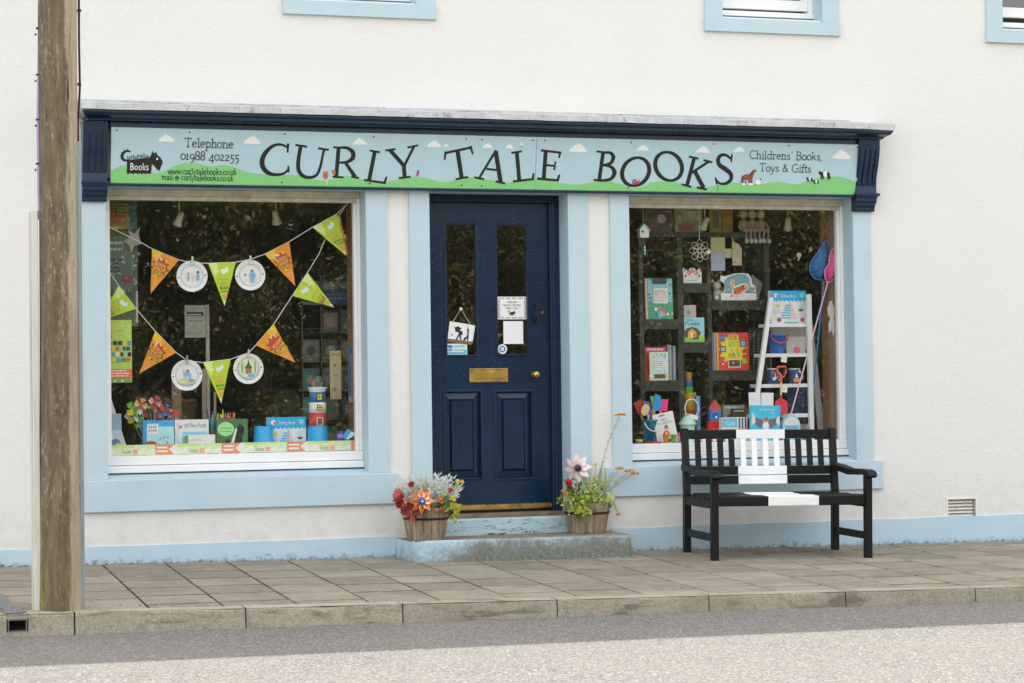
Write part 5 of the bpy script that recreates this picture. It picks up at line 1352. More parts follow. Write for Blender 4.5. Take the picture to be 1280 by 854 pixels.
bunting('lower string of paper pennants hanging in a deep loop in the left window', lower, [((148, 357), (170, 386), (122, 402), 'g', 0), ((194, 414), (220, 441), (174, 467), 'o', 0), ((253.4, 453.2), (288, 449.5), (276.4, 504.5), 'g', 0), ((342, 405.5), (319.5, 432), (369, 453.5), 'o', 0), ((384.4, 341), (365.3, 370), (417.5, 384.5), 'g', 0), ((424, 268), (406.5, 299), (435, 319.5), 'o', 0)], .26)
def plate(px_, py_, r, label, draw, peg, Y):
    c = at(px_, py_, Y); R_ = r/178
    o = thing('paper_plate', label, 'paper plate', (c.x, Y, c.z), 'picture plates pegged to the bunting')
    mb = MB(M=flatM((c.x, Y, c.z))); n = 26
    pr = [(1.0, -.002), (1.0, .004), (.9, .002), (.74, -.003), (0, -.003)]
    vs = [(R_*a*cos(2*pi*j/n), R_*a*sin(2*pi*j/n), w) for a, w in pr for j in range(n)]
    mb.add(vs, [(i*n+j, i*n+(j+1) % n, (i+1)*n+(j+1) % n, (i+1)*n+j) for i in range(4) for j in range(n)], C('#e6e8e8', .5)); mb.build('disc', o)
    mb = MB(M=flatM((c.x, Y-.004, c.z))); mb.ring(0, 0, R_*.70, R_*.725, K('#7c8288'))
    for a in (0, pi): mb.disc(R_*.86*cos(a+.1), R_*.86*sin(a+.1), R_*.045, ink, n=8)
    for sh, m in draw:
        if sh[0] == 'd': mb.disc(sh[1]*R_, sh[2]*R_, sh[3]*R_, m, (sh[4] if len(sh) > 4 else sh[3])*R_)
        else: mb.pg([(a*R_, b*R_) for a, b in sh[1]], m)
    mb.build('picture', o)
    mb = MB(M=flatM((c.x, Y-.012, c.z+R_*.98), tilt=-.06)); mb.box(-.006, .006, -.028, .030, -.005, .005, peg); mb.build('peg', o)
bl, sk, gy, gl2 = K('#6aa6cc'), K('#d8b49a'), K('#8a9096'), K('#c2d0a2')
plate(240, 345.4, 18.7, 'white paper plate with sketched children, pegged left on the upper bunting', [(('d', -.25, -.1, .05, .22), gy), (('d', .05, -.12, .05, .2), K('#b8c4a8')), (('d', .38, -.05, .1, .26), bl), (('d', .38, .26, .08), ink), (('d', -.02, .16, .06), sk), (('d', -.25, .18, .06), gy)], K('#9cc4bc'), .231)
plate(312.7, 344, 18.5, 'white paper plate with one blue figure, pegged right on the upper bunting', [(('d', .15, -.02, .22, .2), bl), (('d', .13, .28, .09), K('#a85a42')), (('p', [(-.02, -.2), (.3, -.2), (.28, -.5), (.2, -.5), (.16, -.28), (.08, -.5), (0, -.5)]), K('#88a8b8')), (('d', -.35, .02, .06), ink), (('d', -.3, -.3, .18, .03), K('#c8ccc8'))], C('#cfc6b2', .6), .231)
plate(233.5, 469, 18.7, 'white paper plate with a blue figure over a meadow, pegged left on lower bunting', [(('d', 0, -.4, .6, .22), K('#b4bca0')), (('d', .05, 0, .2, .26), bl), (('d', .05, .28, .09), K('#8a6a52')), (('d', -.2, .22, .03, .2), gy), (('d', .3, -.34, .2, .1), gy), (('d', -.3, -.45, .16, .08), K('#dcdc9a')), (('d', .02, -.2, .12), sk)], K('#8a8478'), .256)
plate(310.4, 461, 18.5, 'white paper plate with a brown house among trees, pegged on the lower bunting', [(('d', 0, 0, .66), gl2), (('p', [(-.2, -.4), (.2, -.4), (.2, .05), (-.2, .05)]), K('#9a6a50')), (('p', [(-.26, .02), (.26, .02), (.06, .34), (0, .62), (-.06, .34)]), K('#54463e')), (('d', .12, -.42, .3, .14), bl), (('d', -.42, .1, .06, .4), K('#8a9a6a')), (('d', .44, .1, .06, .42), K('#8a9a6a')), (('d', -.14, -.42, .08), wt)], C('#c8a8a8', .6), .256)
# --- left window: posters and panel at the side
pn = fb(130, 250, 172, 408, .62, .03, C('#66705e', .8))
pn.build('backing_board', label='grey green backing board at the left side of the left window', cat='board')
b = fb(131, 254, 171, 287, .585, .004, K('#2f6468')); b.R(.03, .05, .74, .97, K('#8d7a50')); b.D(.34, .5, .3, K('#a4482c')); b.D(.5, .72, .16, K('#7c9a4c')); b.lines(.08, .7, .6, .95, 3, ink, re_); b.R(.1, .02, .6, .14, K('#b89a2c'))
b.build('teal_poster', label='dark teal picture poster high in the left corner of the left window', cat='poster')
b = fb(131, 296, 166, 366, .585, .003, K('#5f7266')); b.lines(.1, .6, .35, .62, 4, K('#23281f'), re_, .5); b.lines(.1, .7, .72, .95, 2, K('#b9bfae'), re_); b.P([(.62, .2), (.98, .18), (.99, .30), (.63, .32)], K('#a03a4c'))
b.build('grey_poster', label='grey green poster with dark lettering below the teal poster in the left window', cat='poster')
c = at(166, 298, .56); mb = MB(M=flatM(c)); mb.slab([(-.06, -.02), (-.02, .01), (-.03, .06), (.01, .03), (.05, .08), (.04, .02), (.06, -.04), (.01, -.05), (-.01, -.10), (-.025, -.05)], .002, C('#a8aca0', .6)); mb.build('paper_butterfly', label='pale cut paper butterfly hanging in front of the grey green posters', cat='decoration', loc=c)
b = fb(129, 400, 164.8, 478.6, .28, .002, K('#a9c552'))
for i in range(16): b.R(x_ := re_.uniform(.2, .9), y_ := re_.uniform(.8, .97), x_+.05, y_+.018, K(re_.choice(['#e2b13c', '#58a8c4', '#e07a4c', '#5cb090'])))
b.P([(0, .71), (.34, .71), (.28, .76), (.34, .81), (0, .81)], K('#d8604a')); b.R(.05, .73, .2, .745, wt); b.R(.05, .77, .22, .785, wt)
for r_ in range(4):
    x = .16
    while x < .88:
        w_ = re_.uniform(.08, .16); b.R(x, .60-.09*r_-.0, x+w_, .665-.09*r_, K(re_.choice(['#3c4a56', '#5a8ca8', '#d8d2c2', '#c25a4a', '#e0b84a', '#6c7468', '#23282c', '#9ab4b8']))); x += w_+.03
b.R(.14, .07, 1, .215, K('#d9653c')); b.lines(.28, .9, .09, .21, 3, wt, re_); b.R(.14, .0, 1, .055, K('#6e9a58')); b.D(.4, .03, .02, wt); b.D(.65, .03, .02, wt)
b.build('lime_poster', label='lime green poster with rows of small book pictures in the left window', cat='poster')
b = fb(169.8, 364, 172.6, 403, .5, .01, C('#b8bab0', .6)); b.build('white_tube', label='thin pale upright tube beside the display panel in the left window', cat='tube')
b = fb(231, 381.6, 257, 422, .55, .004, C('#8c8a80', .6)); b.R(.1, .66, .9, .79, ink); b.R(.14, .69, .8, .72, K('#b0aea6')); b.T('Blue Book', .52, .50, .05, ink, .58); b.lines(.08, .92, .06, .18, 2, C('#5c5a54', .6), re_, .25)
b.build('grey_notice', label='grey sheet with a small black picture hanging behind the left window bunting', cat='notice')
p0 = at(259.5, 400, .60); mb = MB(origin=(p0.x, .60, .11)); zt = at(259.5, 381, .60).z
mb.box(p0.x-.014, p0.x+.010, .59, .612, LZ+.001, zt, C('#98968c', .6)); mb.build('display_post', label='slim pale upright post beside the grey notice in the left window', cat='post', loc=(p0.x, .60, LZ))
for k_, (pa, pb, yy, cc, lab) in enumerate(((215, 227, .85, '#8a7862', 'wide tan upright board behind the left plate in the left window'), (253, 260.5, .75, '#a69680', 'pale wooden strip standing behind the middle green pennant'), (267.5, 270.5, .7, '#b09080', 'thin pinkish stick standing behind the pencils in the left window'))):
    x0, x1, z0, z1 = rc(pa, (470, 461, 490)[k_], pb, 548, yy); mb = MB(); mb.box(x0, x1, yy, yy+.02, LZ+.001, z1, C(cc, .7)); mb.build('upright_board', label=lab, cat='board', loc=((x0+x1)/2, yy, LZ))
x0, x1, z0, z1 = rc(205, 499, 246, 548, .88)
tb = thing('display_box', 'brown wooden box stand behind the toys in the left window', 'box', ((x0+x1)/2, .9, LZ))
mb = MB(); mb.box(x0, x1, .87, 1.01, z1-.02, z1, C('#6a5038', .6)); mb.build('top', tb); mb = MB(); mb.box(x0+.02, x1-.01, .88, 1.0, LZ+.001, z1-.0205, C('#4a3a2c', .6)); mb.build('box_body', tb)
# --- left window: leaning picture book on an easel, windmills, boxes
o = thing('picture_book', 'pale blue picture book on a white card easel in the left window', 'book', (at(146, 552, .36).x, .36, LZ))
b = fb(126, 517, 152.5, 553, .34, .006, K('#b7cad6'), LZ, lean=.12); b.R(0, .62, 1, 1, K('#90aac0')); b.D(.7, .3, .12, K('#4f83a8')); b.D(.4, .45, .1, wt); b.D(.85, .22, .1, K('#d6c9a0')); b.R(.0, .0, .94, .10, wt); b.build('cover', o)
a, t_, c = at(133.5, 486, .40), at(162, 553, .40), at(152, 553, .40)
mb = MB(); mb.prism([(at(130, 470, .4).x, at(130, 470, .4).z), (t_.x, LZ+.0005), (c.x-.02, LZ+.0005), (at(130, 500, .4).x, at(130, 500, .4).z)], .398, .402, C('#d6d6d0', .5), 1); mb.build('easel', o)
wm = thing('windmill_bunch', 'bunch of coloured toy windmills in a pot behind the blue box', 'toy windmills', (at(190, 552, .52).x, .52, LZ))
wc = at(192, 540, .52)
mb = MB(); mb.lathe([(.0, .001), (.05, .001), (.065, .10), (.06, .10), (.048, .01)], (wc.x, .52, LZ), K('#a8acb0'), 16); mb.build('pot', wm)
for px_, py_, r_, ca, cb in ((166, 511, 10, '#e2c62c', '#6cb44c'), (163, 521, 9, '#f0d838', '#e8f0e8'), (173, 527, 9, '#58a850', '#f0f0ec'), (176, 506, 9, '#d8784c', '#e8b0a0'), (184, 514, 9, '#e0543c', '#2f8ab0'), (194, 503, 9, '#b83c5c', '#e8a0b0'), (197, 516, 9, '#c44258', '#f0c0c8'), (206, 512, 9, '#2f7cb8', '#e04a42'), (219, 520, 9, '#d85a62', '#f0b0b0'), (171, 515, 8, '#7abf5c', '#f2f2e6'), (188, 508, 7, '#3f9e6c', '#e8c840'), (212, 517, 6, '#f0e0e4', '#d84a58')):
    c = at(px_, py_, .46+re_.uniform(-.04, .04)); Mx = flatM(c, re_.uniform(0, 1), 0, re_.uniform(-.7, .7)); mb = MB(M=Mx); R_ = r_/178
    for i in range(4):
        m2_ = Mx @ Matrix.Rotation(pi/2*i, 4, 'Z'); mb.M = m2_
        mb.add([(0, 0, 0), (R_*.9, R_*.15, .012), (R_*.62, R_*.75, -.006), (R_*.1, R_*.8, .02), (R_*.1, R_*.2, .025)], [(0, 1, 2), (0, 2, 3), (0, 3, 4)], K(ca if i % 2 == 0 else cb))
    w1 = mb.build('windmill', wm)
    mb = MB(); mb.tube([c+Vector((0, .008, 0)), (wc.x+(c.x-wc.x)*.25, .52, LZ+.03)], .0025, wt, 5, False); mb.build('stick', w1)
b = fb(178.6, 525.3, 217.8, 553, .33, .06, K('#3f8fd0'), LZ); b.R(.12, .0, .99, .86, K('#a4d2e4')); b.R(.12, .82, 1, .98, K('#2f9ae0')); b.R(.14, .62, .5, .90, wt); b.lines(.18, .46, .66, .86, 2, K('#7a8a9a'), re_, .5)
for i in range(26): b.D(re_.uniform(.42, .96), re_.uniform(.06, .58), .022, K(re_.choice(['#2e5a80', '#4a8aa8', '#e8f0f0', '#c8604a'])), n=6)
b.D(.26, .22, .2, K('#f0e4dc')); b.D(.25, .34, .17, K('#b23c40'), .08)
b.build('game_box', label='blue seaside game box standing behind the paper banner', cat='box')
b = fb(218.8, 524.6, 261, 553, .33, .06, K('#dedfe4'), LZ); b.R(.2, .0, .96, .66, K('#86c4dc')); b.T('100 Piece Puzzle', .6, .78, .12, K('#2c3c78'), .66); b.D(.35, .45, .1, K('#5e8a5c')); b.R(.24, .36, .55, .44, K('#8a8a60')); b.D(.7, .5, .05, K('#3a5a80')); b.R(.2, .0, .96, .2, K('#3c9ac0')); b.R(.03, .05, .12, .9, K('#c4c8d0')); b.D(.16, .8, .05, K('#d86a8a'))
b.build('puzzle_box', label='white and blue 100 piece puzzle box in the left window', cat='box')
b = fb(235.5, 543.5, 269, 554, .255, .012, wt, LZ); b.P([(.66, .05), (.95, .05), (.98, .6), (.85, .35)], K('#a8905c')); b.R(.05, .7, .5, .78, K('#b8b8b8'))
b.build('small_box', label='small flat white box lying in front of the puzzle box', cat='box')
pp = thing('pencil_pot', 'teal and navy tin of coloured pencils beside the green cow box', 'pencil pot', (at(265, 550, .42).x, .42, LZ)); pc = at(265, 528, .42)
mb = MB(); zt = at(265, 524, .42).z; h_ = zt-LZ
for i, (cc, a, b_) in enumerate((('#3a5a8c', 0, .38), ('#c0545c', .38, .62), ('#3c9a94', .62, 1))): mb.lathe([(.026, h_*a+.001), (.026, h_*b_)], (pc.x, .42, LZ), K(cc), 14)
mb.build('tin', pp)
for i in range(9):
    a = re_.uniform(0, 6.28); t = at(re_.uniform(257, 272), re_.uniform(508, 520), .42+.03*sin(a)); mb = MB(); mb.tube([(pc.x+.015*cos(a), .42+.015*sin(a), LZ+.01), t], .0042, K(re_.choice(['#e8d84c', '#e8962c', '#3fa070', '#a0447c', '#e8e8e8', '#5a3c8a'])), 6); mb.build('pencil', pp)
pq = thing('crayon_tray', 'low tray of coloured crayons standing behind the green cow box', 'crayons', (at(280, 545, .46).x, .46, LZ))
x0, x1, z0, z1 = rc(272, 522, 292, 545, .46); mb = MB(); mb.box(x0, x1, .44, .49, LZ+.001, z1, K('#8a5a3c')); mb.build('tray', pq)
for i in range(14):
    x = x0+(x1-x0)*(i+.5)/14; mb = MB(); mb.tube([(x, .455, z1-.03), (x+re_.uniform(-.012, .012), .45, z1+re_.uniform(.015, .07 if i % 4 == 0 else .035))], .005, K(re_.choice(['#c23a3a', '#4a3a8c', '#e88a3c', '#58b0d0', '#d8d8d4', '#e8d43c', '#d0406c'])), 6); mb.build('crayon', pq)
b = fb(271, 524, 309.6, 552, .30, .05, K('#4f7a52'), LZ); b.R(.02, .02, .98, .98, K('#47704c'))
b.P([(.3, .03), (.62, .03), (.8, .3), (.9, .75), (.75, .88), (.62, .7), (.58, .35), (.3, .45)], K('#1f2422')); b.P([(.5, .03), (.56, .03), (.54, .3), (.66, .72), (.6, .74), (.47, .36), (.36, .28), (.38, .2), (.48, .24)], wt); b.P([(.24, .1), (.4, .2), (.4, .46), (.26, .4)], K('#2a2f2c'))
b.D(.29, .72, .21, K('#9ed48c'), .21); b.disc(*b.q(.29, .72), .27*b.W, K('#9ed48c'), .2*b.H); b.lines(.12, .48, .62, .8, 2, K('#5a9a58'), re_, .3); b.R(.02, .03, .24, .16, wt); b.R(.72, .03, .98, .22, wt)
b.build('cow_box', label='dark green box with a black and white cow picture in the left window', cat='box')
def bucket(px0, px1, ptop, pbot, Y, base, m, label, up=True, taper=.8, handle=None, name='toy_bucket', cat='bucket'):
    p, W_, H_ = place(px0, ptop, px1, pbot, Y, base); o = thing(name, label, cat, p); R_ = W_/2
    mb = MB()
    if up: mb.lathe([(0, .0015), (R_*taper, .0015), (R_*.98, H_*.93), (R_*1.02, H_*.93), (R_*1.02, H_), (R_*.95, H_), (R_*taper*.9, .02), (0, .02)], p, m, 24)
    else: mb.lathe([(R_*1.0, .001), (R_*1.02, H_*.08), (R_*.97, H_*.10), (R_*taper, H_*.96), (R_*taper*.94, H_), (0, H_)], p, m, 24)
    mb.build('pail', o)
    if handle:
        hm, drop = handle; pts = [(p.x-R_*.98*cos(pi*i/10), p.y-R_*.5-R_*.62*sin(pi*i/10), p.z+H_*.9-drop*sin(pi*i/10)+.25*drop*(i/10)) for i in range(11)]
        mb = MB(); mb.tube(pts, .0055, hm, 6); mb.build('bucket_handle', o)
    return o, p, H_, R_
cyan = C('#1e9bd6', .3)
bucket(316, 343, 532.7, 552, .33, LZ, cyan, 'bright blue toy bucket upside down left of the sailing boat box', False, .86)
_, bp_, bh_, _ = bucket(383.5, 411, 532.7, 552, .33, LZ, cyan, 'bright blue upturned toy bucket carrying the toy lighthouse', False, .86)
def sail_box(px0, py0, px1, py1, Y, base, label):
    b = fb(px0, py0, px1, py1, Y, .05, K('#e9edf0'), base)
    b.R(0, .72, 1, 1, K('#1fa3dc'))
    for i in range(9): b.D((i+.5)/9, .725, .055, K('#1fa3dc'), n=10)
    b.T('Sailing Boat', .50, .80, .10, wt, .44); b.D(.15, .86, .07, wt); b.D(.18, .84, .04, K('#e06a5c')); b.D(.88, .86, .08, K('#7cc8ec'))
    for i in range(6): b.R(.44-.035*(6-i)*.9, .16+.075*i, .52, .20+.075*i, K('#4aa8dc'))
    b.P([(.57, .14), (.74, .14), (.57, .62)], K('#f2b8c0')); b.R(.53, .1, .545, .68, K('#8a9cb0')); b.P([(.34, .06), (.78, .06), (.74, .02), (.38, .02)], K('#56b4b0'))
    b.P([(.76, .44), (.92, .44), (.88, .38), (.80, .38)], K('#2c3c60')); b.P([(.79, .46), (.84, .66), (.84, .46)], K('#c8ccd4')); b.P([(.855, .46), (.855, .62), (.92, .46)], K('#c8ccd4'))
    b.D(.20, .54, .06, K('#ecc84c')); b.D(.22, .12, .07, K('#8a4a6c')); b.D(.88, .12, .07, K('#c84a58')); b.lines(.1, .3, .32, .42, 2, K('#5c8ac8'), re_, .3)
    return b.build('toy_box', label=label, cat='box')
sail_box(334.5, 521.5, 382.6, 551, .36, LZ, 'white and blue sailing boat toy box between the blue buckets')
# lighthouse
lh = thing('toy_lighthouse', 'red white and blue wooden toy lighthouse standing on an upturned blue bucket', 'toy', (bp_.x, bp_.y, bp_.z+bh_))
zb = bp_.z+bh_+.0005; zz = [at(397, y, .33).z for y in (530, 516, 503, 490, 484)]; zz[0] = zb; rr0, rr1 = 10.8/177, 9.8/177
ctr = (bp_.x, bp_.y, 0)
for nm, a, b_, ra_, rb_, cc in (('red_band', 0, 1, rr0, rr0-.0015, '#c43a34'), ('white_band', 1, 2, rr0-.0015, rr0-.004, '#eeeeec'), ('blue_band', 2, 3, rr0-.004, rr1, '#2f6ca0')):
    mb = MB(); mb.lathe([(0, zz[a]), (ra_, zz[a]), (rb_, zz[b_]), (0, zz[b_])], ctr, K(cc), 24); mb.build(nm, lh)
mb = MB(); mb.lathe([(rr1, zz[3]), (rr1+.002, zz[3]+.008), (rr1+.012, zz[4]-.004), (rr1+.013, zz[4]), (0, zz[4])], ctr, C('#f0f0ee', .4), 24); mb.build('gallery', lh)
dome = NB('clear_dome'); dome.p.inputs['Transmission Weight'].default_value = .9; dome.done((.9, .92, .92, 1), .08)
mb = MB(); mb.lathe([(.030, zz[4]), (.038, zz[4]+.03), (.034, zz[4]+.058), (.018, zz[4]+.078), (0, zz[4]+.082)], ctr, dome.m, 18); mb.build('glass_dome', lh)
mb = MB(); mb.lathe([(0, zz[4]+.002), (.012, zz[4]+.002), (.014, zz[4]+.03), (0, zz[4]+.045)], ctr, C('#d8d6c8', .3), 10); mb.build('lamp', lh)
for (w_, h_, zc, cc) in ((.030, .045, (zz[2]+zz[3])/2-.022, '#e0c24a'), (.030, .040, (zz[1]+zz[2])/2-.020, '#e0c24a'), (.034, .055, zz[0]+.004, '#5a5048')):
    mb = MB(M=flatM((bp_.x+.002, bp_.y-rr0-.002, zc))); mb.box(-w_/2-.004, w_/2+.004, 0, h_, -.012, .0005, C('#e8e8e4', .5) if cc[1] == '5' else ink); mb.layer = 4; mb.rect(-w_/2, .004, w_/2, h_-.004, K(cc))
    if cc[1] != '5': mb.rect(-.002, .004, .002, h_-.004, ink); mb.rect(-w_/2, h_*.5-.002, w_/2, h_*.5+.002, ink)
    mb.build('window' if cc[1] != '5' else 'door', lh)
b = fb(420, 539.5, 439.5, 559.5, .205, .002, K('#31306c')); b.T('GIFT CARD', .5, .28, .10, wt, .84); b.T('SOLD HERE', .5, .12, .12, wt, .88); b.R(.1, .60, .42, .85, K('#7a74b0')); b.P([(.40, .66), (.74, 1.18), (1.02, .98), (.66, .48)], K('#2c9ed4')); b.P([(.80, .50), (1.32, .84), (1.1, .94), (.98, .98), (.66, .52)], K('#b8dcec'))
b.build('gift_card_sticker', label='navy gift card sticker in the lower right corner of the left window', cat='sticker')
# banner along the bottom of the left glass
xa, xb = LWX[0]+.03, LWX[1]-.048
p = Vector(((xa+xb)/2, .196, .7365)); H_ = .068; b = FB(p, xb-xa, H_, .0012, K('#cddca4')); L = xb-xa
off_ = at(137, 560, .196).x-xa; per = .4475
for i in range(-1, 5):
    s0 = off_+per*i
    def RX(a, y0, c, y1, m):
        a, c = max(a, 0), min(c, L)
        if c-a > .004: b.R(a/L, y0, c/L, y1, m)
    RX(s0, .02, s0+.30, .98, K('#d2e0b4')); RX(s0, .72, s0+.16, .98, K('#bcd47c')); RX(s0+.18, .45, s0+.30, .98, K('#c4dca4'))
    for cx in (.03, .20, .265):
        if 0 < s0+cx < L-.03: b.P([((s0+cx+a)/L, v) for a, v in ((-.02, .4), (.005, .42), (.022, .72), (.03, .5), (.02, .25), (-.018, .15))], C('#eceee6', .5))
    if 0 < s0+.08 and s0+.15 < L: b.T('WEEK', (s0+.113)/L, .12, .33, K('#5c6e44'), .066/L); b.lines((s0+.08)/L, (s0+.145)/L, .50, .62, 1, K('#6e8054'), re_, .6)
    if 0 < s0+.155 and s0+.19 < L: b.R((s0+.152)/L, .1, (s0+.185)/L, .55, K('#eaa088'))
    RX(s0+.303, .0, s0+.43, 1, K('#e9855f'))
    if 0 < s0+.32 and s0+.40 < L: b.R((s0+.312)/L, .60, (s0+.385)/L, .78, C('#f4e4dc', .5)); b.R((s0+.312)/L, .24, (s0+.385)/L, .42, C('#f4e4dc', .5))
    if s0+.4475 < L and s0 > -.5 and s0+.39 > 0: b.P([((s0+.392)/L, .5), ((s0+.432)/L, 0), ((s0+.4475)/L, 0), ((s0+.4475)/L, 1), ((s0+.432)/L, 1)], C('#eef0ea', .5))
b.build('paper_banner', label='green and orange paper banner running along the bottom of the left window', cat='banner')
# postcard racks and shelves at the right of the left window
rk = thing('postcard_rack', 'tall wire rack of dark postcards standing at the right of the left window', 'rack', (at(412, 500, .85).x, .85, .111))
for r_ in range(6):
    y0 = 352+36*r_
    for cx in (0, 1, 2):
        px_ = 378+24*cx
        if re_.random() < .06: continue
        b = fb(px_+1, y0+re_.uniform(-1, 1), px_+22, y0+29, .84, .003, K(re_.choice(['#3a4a44', '#4c5450', '#6a6e6a', '#2c3834', '#1f5a50', '#50584a', '#5c4a44'])), lean=.1)
        b.R(.08, .1, .92, .9, K(re_.choice(['#5a625e', '#3c443e', '#6e6a60', '#44504a', '#2f6a60']))); b.D(.5, .5, .22, K(re_.choice(['#7a7e76', '#4a6a5a', '#8a7a6a', '#2c302c'])))
        b.build('postcard', rk)
    mb = MB(); a, c = at(376, y0+30, .82), at(449, y0+30, .82); mb.tube([a, c], .004, M['iron'], 6); mb.tube([a+Vector((0, -.0, .04)), c+Vector((0, -.0, .04))], .002, M['zinc'], 6); mb.build('rack_wire', rk)
for px_ in (377, 401, 425, 448):
    mb = MB(); t = at(px_, 345, .88); mb.tube([(t.x, .88, .111), (t.x, .88, t.z)], .005, M['zinc'], 6); mb.build('rack_upright', rk)
b = fb(412.7, 438.7, 426.4, 499, .50, .012, C('#b8a884', .6)); b.D(.45, .7, .03, K('#4c7a6a')); b.D(.5, .5, .05, K('#7a9a8a'), .03); b.D(.4, .2, .04, K('#6a8a7a')); b.R(.02, .9, .98, .95, K('#9a9070'))
b.build('wooden_growth_chart', label='long narrow pale wooden board hanging in front of the postcard rack', cat='board')
b = fb(436, 432, 443.6, 503, .36, .004, K('#2f5f96')); b.R(.35, .1, 1, .85, K('#7c746e')); b.R(0, .0, 1, .1, K('#8a8e90'))
b.build('blue_poster', label='narrow blue poster at the right edge of the left window', cat='poster')
b = fb(404, 362, 443, 381, .80, .01, K('#33406a')); b.lines(.1, .9, .3, .8, 2, K('#5a668a'), re_, .4); b.build('rack_sign', label='dark blue header sign on top of the postcard rack', cat='sign')
ch = thing('shop_chair', 'dim olive green upholstered chair inside the shop behind the sailing boat box', 'chair', (at(360, 520, 2.2).x, 2.2, .111))
x0, x1, z0, z1 = rc(344, 487, 375, 523, 2.2); ol = C('#5c6040', .8)
mb = MB(); mb.prism([(x0, z0+.02), (x1, z0+.02), (x1, z1-.06), (x1-.05, z1), (x0+.05, z1), (x0, z1-.06)], 2.2, 2.26, ol, 1); mb.build('backrest', ch)
mb = MB(); mb.box(x0, x1, 2.262, 2.66, .45, .53, ol); mb.build('seat', ch)
for sx_ in (x0+.02, x1-.05):
    for sy_ in (2.20, 2.62):
        mb = MB(); mb.box(sx_, sx_+.03, sy_, sy_+.03, .1105, .45 if sy_ > 2.3 else z0+.02, M['iron']); mb.build('leg', ch)
# ceiling spotlights
def spot(px_, py_, py_top, Y, label, turn, lean):
    p = at(px_, py_, Y); t = at(px_, py_top, Y)
    o = thing('ceiling_spotlight', label, 'spotlight', (p.x, Y, 2.60)); m_ = C('#bcb4a0', .4)
    mb = MB(); mb.tube([(p.x, Y, 2.60), (p.x, Y, p.z+.02)], .006, m_, 6); mb.box(p.x-.03, p.x+.03, Y-.02, Y+.02, 2.585, 2.5995, m_); mb.build('bracket', o)
    mb = MB(M=Matrix.Translation(p) @ Matrix.Rotation(turn, 4, 'Z') @ Matrix.Rotation(lean, 4, 'X')); mb.lathe([(0, .055), (.016, .055), (.022, .03), (.024, -.005), (.036, -.045), (.033, -.047), (.0, -.03)], (0, 0, 0), m_, 16); mb.build('lamp_head', o)
spot(224, 274, 255, .55, 'small cream spotlight on the ceiling at the left of the left window', .6, .5); spot(345, 272, 255, .55, 'small cream spotlight on the ceiling in the middle of the left window', -.5, .5)
spot(881, 279, 262, .50, 'small cream spotlight on the ceiling above the wire flower', .3, .7); spot(985, 280, 262, .55, 'small cream spotlight on the ceiling left of the fishing nets', -.4, .6)
# --- stickers and signs on the door
YD = YL+.012
b = fb(621.8, 371, 657.8, 399.3, YD, .0015, wt)
for i in range(22):
    for v in (.05, .91): b.R(.03+.043*i, v, .055+.043*i, v+.045, C('#4a4c4c', .5)) if i % 5 else None
for i in range(12):
    for u_ in (.03, .93): b.R(u_, .10+.067*i, u_+.035, .135+.067*i, C('#4a4c4c', .5))
b.T('Shop open', .5, .74, .085, ink, .32); b.T('Monday - Saturday', .5, .60, .085, ink, .62); b.T('10am - 5pm', .5, .46, .085, ink, .40)
b.P([(.40, .24), (.44, .32), (.52, .32), (.57, .38), (.62, .30), (.58, .26), (.56, .20), (.44, .20)], ink); b.P([(.40, .26), (.36, .36), (.42, .40), (.40, .36)], ink)
b.build('opening_hours_notice', label='white printed opening hours notice with a dotted border in the right door pane', cat='notice')
b = fb(629.3, 401.5, 654, 430, YD, .0015, wt); b.R(.03, .92, .97, .97, C('#dcdcd8', .5)); b.build('blank_notice', label='blank white sheet of paper below the opening hours in the right door pane', cat='notice')
c = at(628, 436.5, YD); mb = MB(M=flatM(c)); R_ = 6.3/180; mb.slab([(R_*cos(2*pi*i/18), R_*sin(2*pi*i/18)) for i in range(18)], .0012, C('#dfe2d8', .5)); mb.ring(0, 0, R_*.38, R_*.68, K('#4c7098')); mb.disc(0, 0, R_*.2, K('#9ab4c8')); mb.build('round_sticker', label='round white sticker with a blue ring at the bottom of the right door pane', cat='sticker', loc=c)
b = fb(558.2, 429.6, 584, 443.4, YD, .0012, K('#c2e2ee')); b.R(.05, .33, .28, .85, K('#2a5ea4')); b.T('BA', .16, .40, .30, wt, .2); b.T('MEMBER', .62, .64, .2, K('#2c5a90'), .56); b.lines(.34, .9, .3, .55, 2, K('#5a8cb0'), re_, .4); b.R(.05, .08, .95, .22, K('#4a9cc8')); b.P([(.72, .1), (.97, .1), (.97, .5)], K('#48b4cc'))
b.build('member_sticker', label='light blue member sticker in the lower left corner of the left door pane', cat='sticker')
hs = thing('hanging_door_sign', 'white tilted plaque with black animal shapes hanging on a cord in the left door pane', 'sign', at(576, 386.5, YD))
Mh = Matrix.Identity(4); q_ = [at(x, y, YD-.004) for x, y in ((559.5, 424), (590.7, 427.8), (594.0, 407), (562.2, 401.5))]
mb = MB(M=flatM((0, YD-.004, 0))); qq = [Vector((p.x, p.z)) for p in q_]
mb.slab([tuple(p) for p in qq], .006, C('#e6e8e4', .5))
def hq(u_, v_): return tuple(qq[0].lerp(qq[1], u_).lerp(qq[3].lerp(qq[2], u_), v_))
mb.pg([hq(0, -.16), hq(1, -.16), hq(1, .03), hq(0, .03)], C('#6c5a44', .7))
